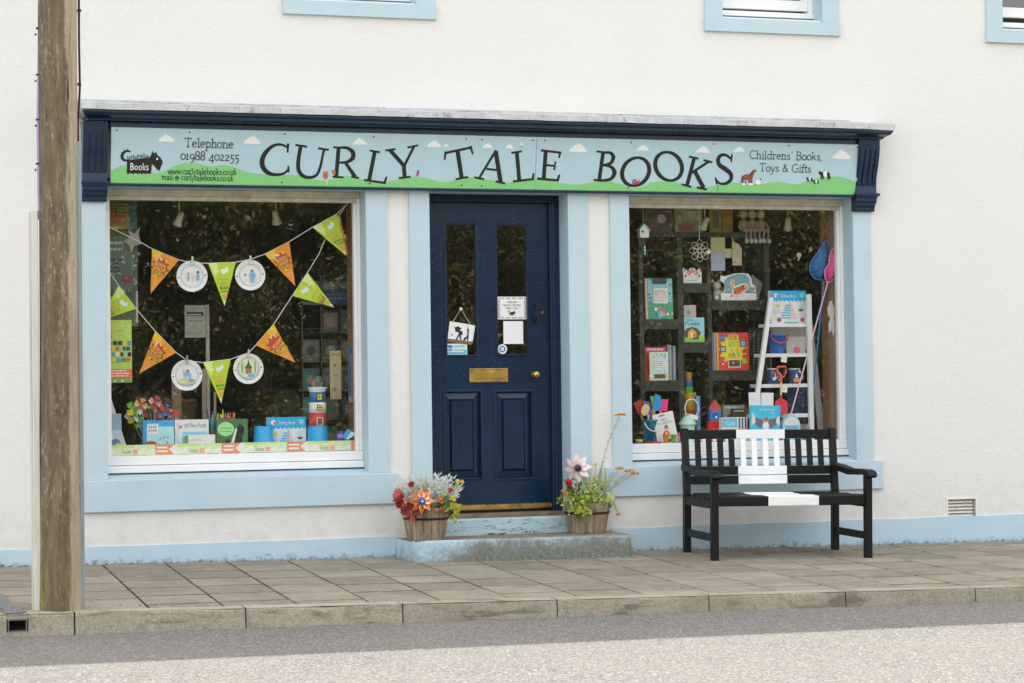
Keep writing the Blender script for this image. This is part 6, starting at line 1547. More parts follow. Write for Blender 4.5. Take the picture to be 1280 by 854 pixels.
for P_ in ([(.16, .78), (.26, .70), (.34, .82), (.46, .70), (.52, .80), (.47, .64), (.42, .6), (.56, .52), (.56, .36), (.50, .3), (.56, .04), (.50, .04), (.44, .26), (.38, .03), (.31, .03), (.40, .34), (.40, .44), (.26, .48), (.24, .62)], [(.70, .74), (.78, .76), (.80, .4), (.82, .05), (.77, .05), (.75, .2), (.68, .02), (.62, .04), (.64, .2), (.72, .26), (.74, .46)], [(.14, .22), (.19, .26), (.17, .32), (.12, .28)], [(.70, .84), (.76, .88), (.75, .80)]): mb.pg([hq(*p) for p in P_], ink)
mb.build('plaque', hs)
mb = MB(); a = at(576, 386.5, YD-.004); mb.tube([at(566.5, 401.8, YD-.006), a, at(588, 405.5, YD-.006)], .0022, C('#c8c0ac', .6), 5); mb.build('cord', hs)
mb = MB(); mb.ball(a, .013, C('#c4c2ae', .2), 10, (1, .5, 1)); mb.build('suction_hook', hs)

# ------------------------------------------------------------------ right window
YS = .60                                        # front of the shelving
def zpx(px_, py_, Y=YS): return at(px_, py_, Y).z
su_ = thing('display_shelving', 'dark grey green open shelving unit at the back of the right window', 'shelving', (at(880, 540, YS).x, YS, RZ))
sm_ = M['shelfwood']
def upright(pa, pb, ptop):
    x0, x1, z0, z1 = rc(pa, ptop, pb, 540, YS); mb = MB(); mb.box(x0, x1, YS+.001, YS+.23, RZ+.001, z1, sm_); mb.build('upright', su_)
upright(799.7, 805.3, 297); upright(848, 854.5, 297); upright(885.5, 890, 297); upright(957, 963, 297)
def shelf(pa, pb, ya, yb):
    x0, x1, z0, z1 = rc(pa, ya, pb, yb, YS); mb = MB(); mb.box(x0+.001, x1-.001, YS+.002, YS+.232, z0, z1, sm_); mb.build('shelf', su_); return z1
zA = shelf(805.3, 848, 399, 411.5); zB = shelf(805.3, 848, 475.7, 489); zC = shelf(854.5, 885.5, 427.8, 441); zD = shelf(854.5, 885.5, 354, 366)
zE = shelf(890, 957, 375.5, 387.5); zF = shelf(890, 957, 462.9, 475.7); zG = shelf(799.7, 963, 290.5, 296.5)
zH = shelf(890, 957, 520, 528)
# books on the shelves
YB = YS+.02
b = fb(807, 347.7, 841.5, 399, YB, .02, K('#3f9c7c'), zA+.0005, lean=.05); b.R(0, 0, .08, 1, K('#e6a08c')); b.R(.1, .42, .98, .98, K('#7cc4c8'))
for i in range(60): b.D(re_.uniform(.12, .97), re_.choice((re_.uniform(.02, .42), re_.uniform(.42, .97))), re_.uniform(.012, .03), K(re_.choice(['#e88078', '#f0b0a0', '#4fa8b8', '#f0f0e8', '#2f7c64', '#e0c058', '#3c70a0', '#d05c64'])), n=7)
b.R(.27, .86, .78, .995, K('#22384a')); b.R(.28, .38, .80, .76, wt); b.T('NATURE', .54, .58, .10, K('#c07860'), .46); b.T('EXPLORER', .54, .50, .055, K('#d87878'), .46); b.R(.31, .67, .7, .70, K('#8cc8b8')); b.R(.31, .44, .72, .46, K('#7cb8a8'))
b.D(.6, .18, .08, K('#d05c5c')); b.D(.52, .12, .08, K('#5ab8d8')); b.D(.64, .12, .05, K('#e08878')); b.D(.36, .24, .05, wt); b.D(.78, .12, .04, wt)
b.build('nature_book', label='green and coral NATURE picture book on the upper left shelf of the right window', cat='book')
def bk(label, r, base, body, th=.015, Y=YB, draw=None, name='book', cat='book', **k):
    b = fb(*r, Y, th, K(body), base, **k)
    if draw: draw(b)
    return b.build(name, label=label, cat=cat)
bk('grey and pink book leaning behind the blue picture book', (855, 381.5, 870.3, 428), zC+.0005, '#b4b0aa', Y=YB+.05, draw=lambda b: (b.R(.78, 0, 1, 1, K('#d8a4ac')), b.D(.4, .8, .06, K('#8c8a86'))))
def mole(b):
    b.R(0, 0, 1, .3, K('#7cb84c')); b.D(.38, .22, .42, K('#5a4632'), .40); b.P([(0, 0), (1, 0), (1, .16), (.5, .1), (0, .2)], K('#7cc04c')); b.P([(.15, .12), (.6, .2), (.6, .42), (.38, .56), (.18, .42)], K('#e0a040')); b.R(.3, .18, .42, .42, K('#f0dcb0')); b.D(.5, .28, .06, K('#d86a3c')); b.D(.85, .2, .12, K('#8cc85c'))
    b.T('Oh No,', .3, .86, .08, K('#1c3050'), .4); b.T('Puddle', .42, .68, .15, K('#1c3450'), .72)
bk('sky blue picture book with a burrow on its cover on the middle shelf', (855.5, 397, 880.5, 427.8), zC+.0005, '#8cc8e8', draw=mole)
bk('red covered book standing behind the pale patterned book', (806.3, 434, 832.5, 476), zB+.0005, '#c23a4a', Y=YB+.03, draw=lambda b: b.lines(.1, .9, .88, .97, 1, K('#f0d0d0'), re_, .6))
def pale(b):
    b.R(.05, .03, .95, .97, K('#bfe0ea'))
    for i in range(30): b.D(re_.uniform(.06, .94), re_.choice((re_.uniform(.05, .38), re_.uniform(.78, .95))), .022, K(re_.choice(['#5aa0c8', '#f0f4f0', '#3c78a8', '#e8d890'])), n=6)
    b.R(.12, .46, .88, .74, C('#f2f2ea', .5)); b.lines(.18, .82, .5, .7, 3, C('#8a9aa0', .5), re_, .25); b.R(.25, .08, .85, .22, C('#504838', .5)); b.R(.8, .1, .9, .24, K('#e0b040'))
bk('pale blue patterned book with a white label on the lower left shelf', (812, 440, 835.5, 476), zB+.0005, '#e8d49a', Y=YB-.008, draw=pale)
for i in range(4): bk(('grey book standing edge on at the back of the lower left shelf', 'pale grey slim book leaning beside the red book', 'blue grey thin book in the lower left shelf row', 'grey white book at the right end of the lower left shelf')[i], (834+2.5*i, 431+i*.5, 837+2.5*i, 476), zB+.0005, ('#7a8088', '#a8aeb4', '#5c6c80', '#b4b8bc')[i], th=.12, Y=YB+.02)
def art(b):
    b.R(0, 0, .05, 1, K('#e8a82c')); b.star(*b.q(.5, .55), .42*b.H, .30*b.H, 13, K('#f4cc2c'), .2)
    b.D(.17, .86, .095, K('#4c64a0')); b.lines(.09, .25, .82, .9, 2, K('#a0b0d0'), re_, .4); b.R(.36, .80, .64, .95, K('#a8b850')); b.R(.40, .83, .60, .91, K('#c8883c'))
    for i, (ch_, cc) in enumerate(zip('GET', ('#4a8a90', '#8cc84c', '#d8584a'))): b.T(ch_, .40+.13*i, .64, .13, K(cc), .10)
    for i, (ch_, cc) in enumerate(zip('INTO', ('#f0f0e8', '#e87c5c', '#f0f0e8', '#e89a3c'))): b.T(ch_, .38+.09*i, .50, .10, K(cc), .07 if ch_ != 'I' else .02)
    for i, (ch_, cc) in enumerate(zip('ART', ('#e06a4c', '#3c6474', '#4c90a4'))): b.T(ch_, .40+.13*i, .34, .13, K(cc), .10)
    b.R(.72, .62, .92, .80, K('#28485c')); b.R(.75, .65, .89, .77, K('#5cb8cc')); b.R(.10, .48, .28, .64, K('#3c5458')); b.R(.13, .51, .25, .61, K('#9ab8b8')); b.R(.34, .07, .74, .30, K('#d8cc9c')); b.R(.37, .10, .71, .27, C('#4c4a48', .5)); b.D(.5, .2, .04, K('#b09468')); b.D(.86, .24, .075, K('#8cc83c')); b.D(.16, .18, .06, K('#b0385c')); b.D(.18, .17, .03, wt); b.D(.84, .5, .05, K('#a83058'))
bk('large red and yellow GET INTO ART book on the right hand shelf', (896, 415.9, 936, 463), zF+.0005, '#dc4436', th=.02, draw=art)
for i in range(2): bk(('slim grey book standing edge on left of the red art book', 'slim silver book touching the left edge of the red art book')[i], (889.8+3*i, 416, 892.4+3*i, 463), zF+.0005, ('#70767a', '#9aa0a0')[i], th=.14, Y=YB+.01)
for i in range(3):
    def spiral(b, i=i):
        b.R(.1, .02, .95, .98, K(('#2c2c2a', '#3a3630', '#423226')[i]))
        for j in range(14): b.D(.06, .05+.068*j, .012, K('#b8bab8'), n=6)
        for j in range(8): b.R(re_.uniform(.2, .6), re_.uniform(.05, .9), .8, re_.uniform(.3, .95), K(re_.choice(['#55524c', '#3c5a4a', '#7a4a34', '#2a2a2c']))) if j < 3 else None
    bk(('dark spiral bound notebook right behind the red art book', 'dark spiral bound notebook in the middle of the row right of the art book', 'dark brown spiral bound notebook nearest the white ladder')[i], (935+5.5*i, 411+.8*i, 948+5.5*i, 463), zF+.0005, '#3c3a36', Y=YB+.03+.03*(2-i), draw=spiral, name='spiral_notebook', cat='notebook', tilt=-.05)
# cut-out cards and the soft toy
o = fb(854.3, 346, 877, 354.3, YB, .002, wt, zD+.0005); o.lines(.15, .85, .3, .5, 1, C('#9a9a94', .5), re_, .5)
o.pg([o.q(*p) for p in ((0, 1), (1, 1), (1.02, 1.7), (.92, 2.3), (.82, 2.2), (.7, 1.9), (.62, 2.35), (.38, 2.35), (.28, 1.9), (.1, 2.1), (.0, 2.4), (-.04, 2.0))], wt, 0.0)
for u_, v_, r_, cc in ((.5, 1.9, .36, '#d8944c'), (.3, 1.6, .36, '#c25a5c'), (.7, 1.6, .36, '#d07070'), (.28, 1.62, .2, '#e8b0a8'), (.68, 1.62, .2, '#e8b8b0'), (.12, 1.1, .2, '#b03a50'), (.86, 1.1, .2, '#b03a50'), (.05, 1.9, .14, '#b04858'), (.92, 1.9, .14, '#b04858')): o.D(u_, v_, r_, K(cc))
o.build('monkey_card', label='white cut out card with two red monkeys on the small middle shelf', cat='card')
p, W_, H_ = place(901, 341, 945.5, 375.5, YB-.004, zE+.0005); o = thing('animal_card', 'large cut out card of an orange tiger in front of a teal elephant', 'card', p)
b = FB(p, W_, H_*.30, .003, wt); H3 = H_*.30
b.pg([b.q(*q) for q in ((0, .9), (1, .9), (.98, 1.7), (.88, 2.0), (.86, 2.7), (.78, 3.2), (.60, 3.3), (.40, 3.25), (.2, 3.0), (.1, 2.9), (.0, 3.0), (-.02, 2.4), (.1, 2.0), (.1, 1.2))], wt, .0); b.build('base_card', o)
b = FB(p+Vector((0, -.0045, 0)), W_, H_, .001, wt) if False else MB(M=flatM(p+Vector((0, -.001, 0)))); fq = lambda u_, v_: ((u_-.5)*W_, v_*H_)
b.layer = 3
b.pg([fq(*q) for q in ((.12, .3), (.1, .7), (.22, .86), (.45, .95), (.7, .94), (.80, .8), (.82, .5), (.92, .46), (.94, .52), (.98, .44), (.9, .33), (.7, .28))], K('#6f9ca4'))
b.pg([fq(*q) for q in ((.2, .12), (.3, .22), (.32, .4), (.26, .6), (.30, .76), (.38, .74), (.36, .5), (.5, .56), (.62, .62), (.74, .60), (.80, .46), (.70, .36), (.6, .22), (.46, .14), (.36, .18), (.26, .06))], wt)
b.pg([fq(*q) for q in ((.24, .15), (.34, .24), (.36, .40), (.5, .50), (.62, .57), (.72, .56), (.77, .45), (.68, .38), (.56, .24), (.44, .19), (.36, .22), (.30, .1))], K('#d8783c'))
b.pg([fq(*q) for q in ((.28, .52), (.31, .72), (.36, .72), (.33, .5), (.38, .42), (.34, .4))], K('#d8783c'))
for i in range(5): b.pg([fq(.38+.06*i, .24+.04*i), fq(.41+.06*i, .24+.04*i), fq(.39+.06*i, .46+.025*i), fq(.37+.06*i, .46+.025*i)], K('#6a3a28'))
b.disc(*fq(.70, .50), .07*H_, K('#e8a46c')); b.disc(*fq(.45, .1), .04*H_, K('#c8ccd0')); b.disc(*fq(.8, .1), .05*H_, K('#c8ccd0')); b.build('picture', o)
b = MB(M=flatM(at(945, 374, YB+.03))); w_ = 1/170
b.slab([(-7*w_, 0), (3*w_, 0), (10*w_, 20*w_), (2*w_, 26*w_), (-5*w_, 32*w_)], .003, C('#6c7074', .6)); b.build('grey_card', label='plain grey card leaning behind the right end of the tiger card', cat='card', loc=at(945, 374, YB+.03))
st_ = thing('soft_toy', 'grey soft toy sitting at the left end of the tiger card shelf', 'soft toy', (at(897, 375, YB+.05).x, YB+.05, zE)); fz = C('#a4a49c', .95)
c = at(897, 366, YB+.06); mb = MB(); mb.ball((c.x, YB+.06, zE+.045), .042, fz, 12, (1, .8, 1.05)); mb.ball((c.x-.01, YB+.05, zE+.112), .034, fz, 12); mb.build('body', st_)
for dx in (-.035, .02): mb = MB(); mb.ball((c.x-.01+dx, YB+.055, zE+.145), .014, fz, 8); mb.build('ear', st_)
for dx in (-.03, .04): mb = MB(); mb.ball((c.x+dx, YB+.012, zE+.020), .020, C('#c8c8c0', .9), 8); mb.build('foot', st_)
# top row: pictures, cards, rag dolls
bk('faded beige picture leaning on the top shelf of the right window', (843, 261, 878, 290.5), zG+.0005, '#8c8a78', draw=lambda b: (b.R(.1, .1, .7, .35, K('#9a5a44')), b.R(.3, .5, .9, .9, K('#a4a492'))), name='picture', cat='picture', Y=YB+.05)
bk('purple grey picture at the left end of the top shelf', (806, 262, 841, 290.5), zG+.0005, '#5a4e54', draw=lambda b: (b.D(.6, .6, .2, K('#c0a8b4')), b.D(.3, .4, .25, K('#7a5a50'))), name='picture', cat='picture', Y=YB+.06)
bk('olive yellow card standing on the top shelf above the tan tags', (887, 261, 902, 290.5), zG+.0005, '#8c8a34', draw=lambda b: b.R(.25, .2, .8, .9, K('#6a5c54')), name='card', cat='card', Y=YB+.05)
bk('brown gold card standing on the top shelf left of the dolls', (903, 261, 916, 290.5), zG+.0005, '#84682c', draw=lambda b: b.D(.5, .5, .2, K('#9a8038')), name='card', cat='card', Y=YB+.05)
pk, mint = C('#b09c90', .9), C('#94a898', .9)
for i, px_ in enumerate((935, 946, 957)):
    c = at(px_, 262, YS-.03); o = thing('rag_doll', ('faded pink rag doll sitting leftmost on the top shelf', 'faded pink rag doll sitting between the other two dolls', 'faded pink rag doll sitting rightmost on the top shelf')[i], 'doll', (c.x, YS, zG))
    mb = MB(); mb.ball((c.x, YS+.06, zG+.055), .042, pk, 12, (.8, .7, 1.3)); mb.build('torso', o)
    mb = MB(); mb.ball((c.x, YS+.06, zG+.145), .034, C('#c0a898', .9), 12); mb.build('head', o)
    for dx in (-.016, .016):
        mb = MB(); mb.tube([(c.x+dx, YS+.05, zG+.022), (c.x+dx*1.1, YS-.03, zG+.016), (c.x+dx*1.2, YS-.035, zG-.05)], [.014, .014, .012], pk, 8); lg = mb.build('leg', o)
        mb = MB(); mb.ball((c.x+dx*1.2, YS-.042, zG-.065), .017, mint, 8, (1, 1.2, 1.2)); mb.build('boot', lg)
    for dx in (-.04, .04): mb = MB(); mb.tube([(c.x+dx*.7, YS+.05, zG+.085), (c.x+dx*1.2, YS+.03, zG+.045), (c.x+dx, YS+.01, zG+.02)], .010, pk, 7); mb.build('arm', o)
# things hanging in the right window
o = thing('hanging_birdhouse', 'little white and mint wooden birdhouse hanging on a string in the right window', 'birdhouse', at(806, 262, .32))
x0, x1, z0, z1 = rc(799.5, 287.5, 811.8, 297, .32); zr = at(805, 280, .32).z; xm = (x0+x1)/2
mb = MB(); mb.prism([(x0+.004, z0), (x1-.004, z0), (x1-.004, z1), (xm-.004, zr-.004), (x0+.004, z1)], .32, .37, C('#e6e6e0', .5), 1); mb.build('box', o)
mb = MB(); ro = C('#86c8b4', .5); mb.prism([(xm-.004, zr+.004), (x1+.006, z1+.001), (x1+.006, z1-.007), (xm-.004, zr-.004)], .312, .378, ro, 1); mb.prism([(xm-.004, zr+.0035), (x0-.006, z1+.001), (x0-.006, z1-.007), (xm-.004, zr-.004)], .3125, .3775, ro, 1); mb.build('roof', o)
mb = MB(M=flatM((xm-.014, .3195, z1-.012))); mb.layer = 2; mb.disc(0, 0, .009, ink); mb.build('hole', o)
mb = MB(); bead = at(805.8, 313, .345); mb.tube([(xm, .345, 2.58), (xm, .345, zr)], .003, C('#a8a470', .7), 5); mb.tube([(xm, .345, z0), bead+Vector((0, 0, .02))], .002, C('#a8a470', .7), 5); mb.build('string', o)
mb = MB(); mb.ball(bead+Vector((0, 0, .02)), .014, ro, 8, (.7, .7, 1)); mb.ball(bead, .013, ro, 8, (.8, .7, 1)); mb.ball(bead-Vector((0, 0, .022)), .012, ro, 8, (.7, .7, 1.2)); mb.build('bead', o)
c = at(874.6, 313.6, .42); o = thing('wire_flower', 'large pale wire flower hanging with a small white tag in the right window', 'decoration', (c.x, .42, c.z)); wm_ = C('#bcb8a4', .4)
Mx = flatM(c)
for i in range(8):
    a = pi/2+2*pi*i/8
    for k_ in (1, .62):
        R_ = .083*k_; pts = []
        for j in range(17):
            t = -1+2*j/16; r_ = .016+(R_-.016)*(1-t*t)**.5 if False else .016+(R_-.016)*(1-abs(t)**1.6); wv = .020*k_*sin(pi*t)
            pts.append(Mx @ Vector((r_*cos(a)-wv*sin(a), r_*sin(a)+wv*cos(a), 0)))
        mb = MB(); mb.tube(pts, .0023, wm_, 4, False); mb.build('petal', o) if k_ == 1 else mb.build('inner_petal', o)
mb = MB(); mb.tube([Mx @ Vector((.014*cos(2*pi*j/12), .014*sin(2*pi*j/12), 0)) for j in range(13)], .0035, wm_, 5, False); mb.build('ring', o)
mb = MB(); mb.tube([(c.x, .42, 2.585), (c.x, .42, c.z+.083)], .0035, wm_, 5); mb.build('hanger', o)
t = at(885.8, 315, .415); mb = MB(M=flatM(t, tilt=pi/4)); mb.slab([(-.014, -.014), (.014, -.014), (.014, .014), (-.014, .014)], .002, C('#dcd6b8', .6)); mb.build('tag', o)
for r, cc, lab in (((888.5, 296.8, 906.3, 315.5), '#a69c70', 'plain tan card hanging right of the wire flower'), ((888.8, 315.2, 906.3, 338.5), '#9a9cb0', 'plain lavender grey card hanging below the tan card'), ((906.5, 311, 914.5, 322.5), '#a8a088', 'small beige tag hanging between the larger cards')):
    b = fb(*r, .56, .003, C(cc, .6)); b.build('hanging_card', label=lab, cat='card')
p = at(921.5, 332, .55); mb = MB(M=flatM(p)); w_ = 1/171; mb.slab([(-6.5*w_, 0), (6.5*w_, 0), (6.5*w_, 22*w_), (3*w_, 27*w_), (-5*w_, 31*w_), (-5.5*w_, 36*w_), (-6.5*w_, 36*w_)], .003, C('#a89e80', .6)); mb.layer = 2; mb.text('B', -3*w_, 3*w_, 4*w_, C('#5c5648', .6)); mb.build('tag_shaped_card', label='tall tan tag shaped card hanging right of the lavender card', cat='card', loc=p)
p = at(998, 321, .6); mb = MB(M=flatM(p, tilt=-.2)); mb.slab([(-.02, .01), (-.012, .03), (.015, .032), (.022, .012), (.008, -.03), (-.004, -.03), (.004, -.004), (-.01, -.004)], .002, wt); mb.build('paper_scrap', label='small white curled paper shape hanging left of the blue net', cat='decoration', loc=p)
# --- ladder
YA, YR = .36, .66
ld_ = thing('step_ladder', 'white painted wooden step ladder holding toys at the right of the right window', 'ladder', (at(985, 540, YA).x, YA, RZ)); lw = C('#e2e0d8', .55)
def rail(pa, pb, Y, w_, name, th=.03):
    a, c = at(*pa, Y), at(*pb, Y); s_ = (a.z-RZ)/(a.z-c.z); fx = a.x+(c.x-a.x)*s_
    mb = MB(); mb.hexa([(fx-w_/2, Y-th, RZ+.0005), (fx+w_/2, Y-th, RZ+.0005), (fx+w_/2, Y, RZ+.0005), (fx-w_/2, Y, RZ+.0005)], [(a.x-w_/2, Y-th, a.z), (a.x+w_/2, Y-th, a.z), (a.x+w_/2, Y, a.z), (a.x-w_/2, Y, a.z)], lw); mb.build(name, ld_, bev=.002)
rail((962.5, 372), (941.5, 520), YA, .034, 'rail'); rail((1009.5, 368), (1012.8, 525), YA, .036, 'rail')
rail((959, 410), (958, 530), YR, .05, 'rear_leg'); rail((1010, 400), (1024, 525), YR, .046, 'rear_leg')
steps = {}
for nm, ya, yb, pl, pr in (('a', 404.8, 409, 958.5, 1008.8), ('b', 442, 446.3, 953, 1009.6), ('c', 480, 484.5, 947.5, 1010.5), ('d', 517.5, 522.2, 943.5, 1011)):
    x0, x1, z0, z1 = rc(pl, ya, pr, yb, YA+.012); mb = MB(); mb.box(x0+.004, x1-.004, YA+.001, YA+.17, z0, z1, lw); mb.build('tread', ld_, bev=.002); steps[nm] = z1
x0, x1, z0, z1 = rc(961, 409, 1007, 437, YR); mb = MB(); mb.box(x0, x1, YR-.02, YR-.001, z0, z1, lw); mb.build('rear_panel', ld_)
sail_box(963.7, 363.5, 1007.7, 405, YA+.05, steps['a']+.0005, 'white and blue sailing boat toy box on the top tread of the ladder')
bucket(961, 982.5, 418.3, 442, YA+.075, steps['b']+.0005, C('#1f6fd0', .3), 'blue toy bucket with a red handle on the ladder', True, .74, (C('#d8324a', .4), .055))
o = thing('pink_toy', 'small pink ball shaped toy beside the blue bucket on the ladder', 'toy', (at(996, 440, YA+.05).x, YA+.05, steps['b'])); pk2 = C('#ec5a7c', .4); c = at(996, 437.5, YA+.05)
mb = MB(); mb.ball((c.x, YA+.05, steps['b']+.025), .0245, pk2, 12); mb.build('body', o); mb = MB(); mb.ball((c.x-.016, YA+.045, steps['b']+.04), .010, pk2, 8); mb.build('ear', o)
def mug(px_, label, draw, hs_):
    p, W_, H_ = place(px_-6.6, 460.7, px_+6.6, 480, YA+.06, steps['c']+.0005); o = thing('mug', label, 'mug', p); R_ = W_/2
    mb = MB(); nvy = K('#2c4478'); mb.lathe([(0, .001), (R_*.9, .001), (R_*.96, .02), (R_, H_*.94)], p, nvy, 20); mb.lathe([(R_, H_*.94), (R_*1.0, H_), (R_*.9, H_), (R_*.85, .01), (0, .01)], p, wt, 20); mb.build('cup', o)
    mb = MB(); mb.tube([(p.x+hs_*(R_+.026*sin(pi*i/8)), p.y, p.z+H_*(.78-.6*i/8)) for i in range(9)], .005, wt, 6); mb.build('mug_handle', o)
    mb = MB(M=flatM((p.x, p.y-R_-.001, p.z))); draw(mb, R_, H_); mb.build('mug_picture', o)
def sw(mb, r_, h_): mb.disc(-.2*r_, .34*h_, .32*r_, wt); mb.pg([(-.1*r_, .4*h_), (.1*r_, .4*h_), (.05*r_, .75*h_), (-.1*r_, .7*h_)], wt); mb.pg([(.0, .30*h_), (.6*r_, .38*h_), (.5*r_, .48*h_), (.1*r_, .42*h_)], K('#e0a06c')); mb.disc(-.5*r_, .75*h_, .3*r_, K('#c84850'))
def bt(mb, r_, h_): mb.pg([(-.6*r_, .10*h_), (.6*r_, .10*h_), (.7*r_, .36*h_), (-.7*r_, .36*h_)], K('#e08a3c')); mb.pg([(-.35*r_, .40*h_), (.25*r_, .40*h_), (-.1*r_, .72*h_)], wt); mb.disc(.5*r_, .8*h_, .2*r_, wt)
mug(966, 'navy mug with a white gull picture on the left of the ladder tread', sw, 1); mug(993, 'navy mug with an orange boat picture on the right of the ladder tread', bt, 1)
o = thing('toy_spade', 'red toy spade with a wooden shaft leaning on the ladder treads', 'spade', (at(976, 518, YA-.04).x, YA-.04, steps['d'])); rd = C('#cf2f44', .35)
Y_ = YA-.045
hd = [at(x, y, Y_) for x, y in ((972, 458.5), (982, 458.5), (983, 464), (980, 471), (973.5, 471), (971, 464), (972, 458.5))]
mb = MB(); mb.tube(hd, .008, C('#d8503c', .35), 7); mb.tube([at(976.6, 471, Y_), at(976.4, 478, Y_)], .010, C('#d8503c', .35), 8); mb.build('grip', o)
mb = MB(); mb.tube([at(976.4, 477, Y_), at(976.2, 496, Y_)], .0085, C('#dcc08a', .6), 8); mb.build('shaft', o)
bl_ = [at(x, y, Y_) for x, y in ((976.2, 493), (974.5, 498.5), (969.2, 501.5), (968.3, 508), (968.8, 518), (984.0, 518), (984.6, 508), (983.6, 501.5), (978, 498.5))]
mb = MB(); mb.prism([(p.x, p.z) for p in bl_], Y_-.004, Y_+.004, rd, 1); mb.tube([at(976.2, 494, Y_-.006), at(976.2, 503, Y_-.006)], .008, rd, 7); mb.build('blade', o, bev=.002)
for (px_, py_) in ((979.5, 448.5), (980, 486)):
    b = fb(px_-3.6, py_-4, px_+3.6, py_+4.5, Y_-.016, .0012, C('#e2dfd2', .6), tilt=-.15); b.lines(.15, .85, .3, .7, 2, C('#9a968a', .6), re_, .3); b.build('price_tag', label='small white price tag hanging at the toy bucket step' if py_ < 460 else 'small cream price tag hanging on the shaft of the red spade', cat='tag')
bk('large navy blue book leaning inside the lower ladder steps', (983.7, 484.8, 1008.6, 513), RZ+.12, '#22386c', Y=YR-.05, draw=lambda b: b.P([(.0, .0), (1, .0), (1, .5)], K('#1c2c50')))
x0, x1, z0, z1 = rc(966, 513, 1009, 519, YR-.03); 
mb = MB(); mb.box(x0, x1, YR-.09, YR-.025, RZ+.001, RZ+.119, C('#b4b2a8', .6)); mb.build('low_box', label='low pale box behind the ladder feet that carries the navy book', cat='box', loc=((x0+x1)/2, YR-.06, RZ))
bk('pale patterned card board standing in the middle of the ladder behind the bucket', (983, 421, 1007, 442), steps['b']+.0005, '#dcdad2', Y=YA+.14, th=.004, name='card', cat='card')
# --- fishing nets
def net(label, sa, sb, poly, cc, sc_, Y, Y2):
    a, c = at(*sa, Y2), at(*sb, Y); o = thing('fishing_net', label, 'fishing net', c)
    mb = MB(); mb.tube([c, a], .0055, sc_, 7); mb.build('handle', o)
    pts = [at(x, y, Y2) for x, y in poly]; cen = sum(pts, Vector())/len(pts)
    lf = NB('net_'+cc.strip('#')); c_ = rgb(cc); nz = lf.voro(120, None, out='Distance'); hole = lf.mrange(nz, .25, .5)
    lf.done(lf.mix(hole, mul(c_, .75), mul(c_, 1.25)), .7)
    P2, _ = catmull([tuple(p) for p in pts], [0]*len(pts), True, 3); P2 = [Vector(p) for p in P2]; n = len(P2)
    vs = [cen+Vector((0, -.05, 0))]+[cen.lerp(p, .6)+Vector((.006*sin(3*i), -.035+.012*sin(i*1.7), 0)) for i, p in enumerate(P2)]+P2+[cen.lerp(p, .6)+Vector((0, .03, 0)) for p in P2]+[cen+Vector((0, .045, 0))]
    fs = [(0, 1+i, 1+(i+1) % n) for i in range(n)]+[(1+k*n+i, 1+(k+1)*n+i, 1+(k+1)*n+(i+1) % n, 1+k*n+(i+1) % n) for k in range(2) for i in range(n)]+[(1+3*n, 1+2*n+(i+1) % n, 1+2*n+i) for i in range(n)]
    mb = MB(); mb.add(vs, fs, lf.m, True); mb.build('net_bag', o)
    mb = MB(); mb.tube([P2[i] for i in range(n)]+[P2[0]], .004, sc_, 5, False); mb.build('hoop', o)
net('blue child fishing net with its blue stick leaning behind the ladder', (1030, 352), (1015.5, 496), [(1033, 301), (1035, 315), (1035, 335), (1030, 349), (1018, 348), (1012, 337), (1014, 327), (1024, 313)], '#2c6ca8', C('#2f86c4', .4), .40, .31)
net('pink child fishing net on a pink stick leaning against the ladder', (1035, 352), (988.6, 518), [(1045, 309), (1047, 325), (1046, 342), (1040, 351), (1033, 352), (1031, 338), (1036, 330), (1038, 316)], '#e8388c', C('#e0b4cc', .4), .29, .25)
c = at(989.5, 527, .26); o = thing('round_tin', 'round topped pale blue tin standing at the foot of the ladder', 'tin', (c.x, .26, RZ)); R_ = 12/172
x0, x1, z0, z1 = rc(977.7, 519.5, 1001.6, 548, .26)
mb = MB(M=flatM((c.x, .26, RZ))); hh = z1-RZ
mb.slab([(-R_, .001), (R_, .001)]+[(R_*cos(pi*i/12), hh-R_+R_*sin(pi*i/12)) for i in range(13)], .05, K('#9cc4e4')); mb.layer = 2
mb.pg([(R_*.85*cos(pi*i/12), hh-R_+R_*.85*sin(pi*i/12)) for i in range(13)], K('#c4dcf0')); mb.disc(.0, hh-R_+.02, R_*.5, K('#e8c8b8'), R_*.25); mb.rect(-R_*.7, hh-R_-.03, R_*.7, hh-R_-.005, K('#6ca0d0')); mb.build('tin_body', o)
c = at(1040, 398, .28); o = thing('paper_angel', 'white cut paper angel hanging on the brown lining at the far right', 'decoration', (c.x, .28, c.z)); w_ = 1/166
mb = MB(M=flatM(c)); mb.slab([(-6*w_, 12*w_), (-3*w_, 20*w_), (0, 22*w_), (2*w_, 14*w_), (6*w_, 18*w_), (5*w_, 4*w_), (2*w_, 0), (5*w_, -6*w_), (4*w_, -14*w_), (1.5*w_, -22*w_), (-1*w_, -14*w_), (-4*w_, -18*w_), (-5*w_, -8*w_), (-2*w_, 0), (-5*w_, 4*w_)], .003, C('#d4d2ca', .6)); mb.build('paper_shape', o)
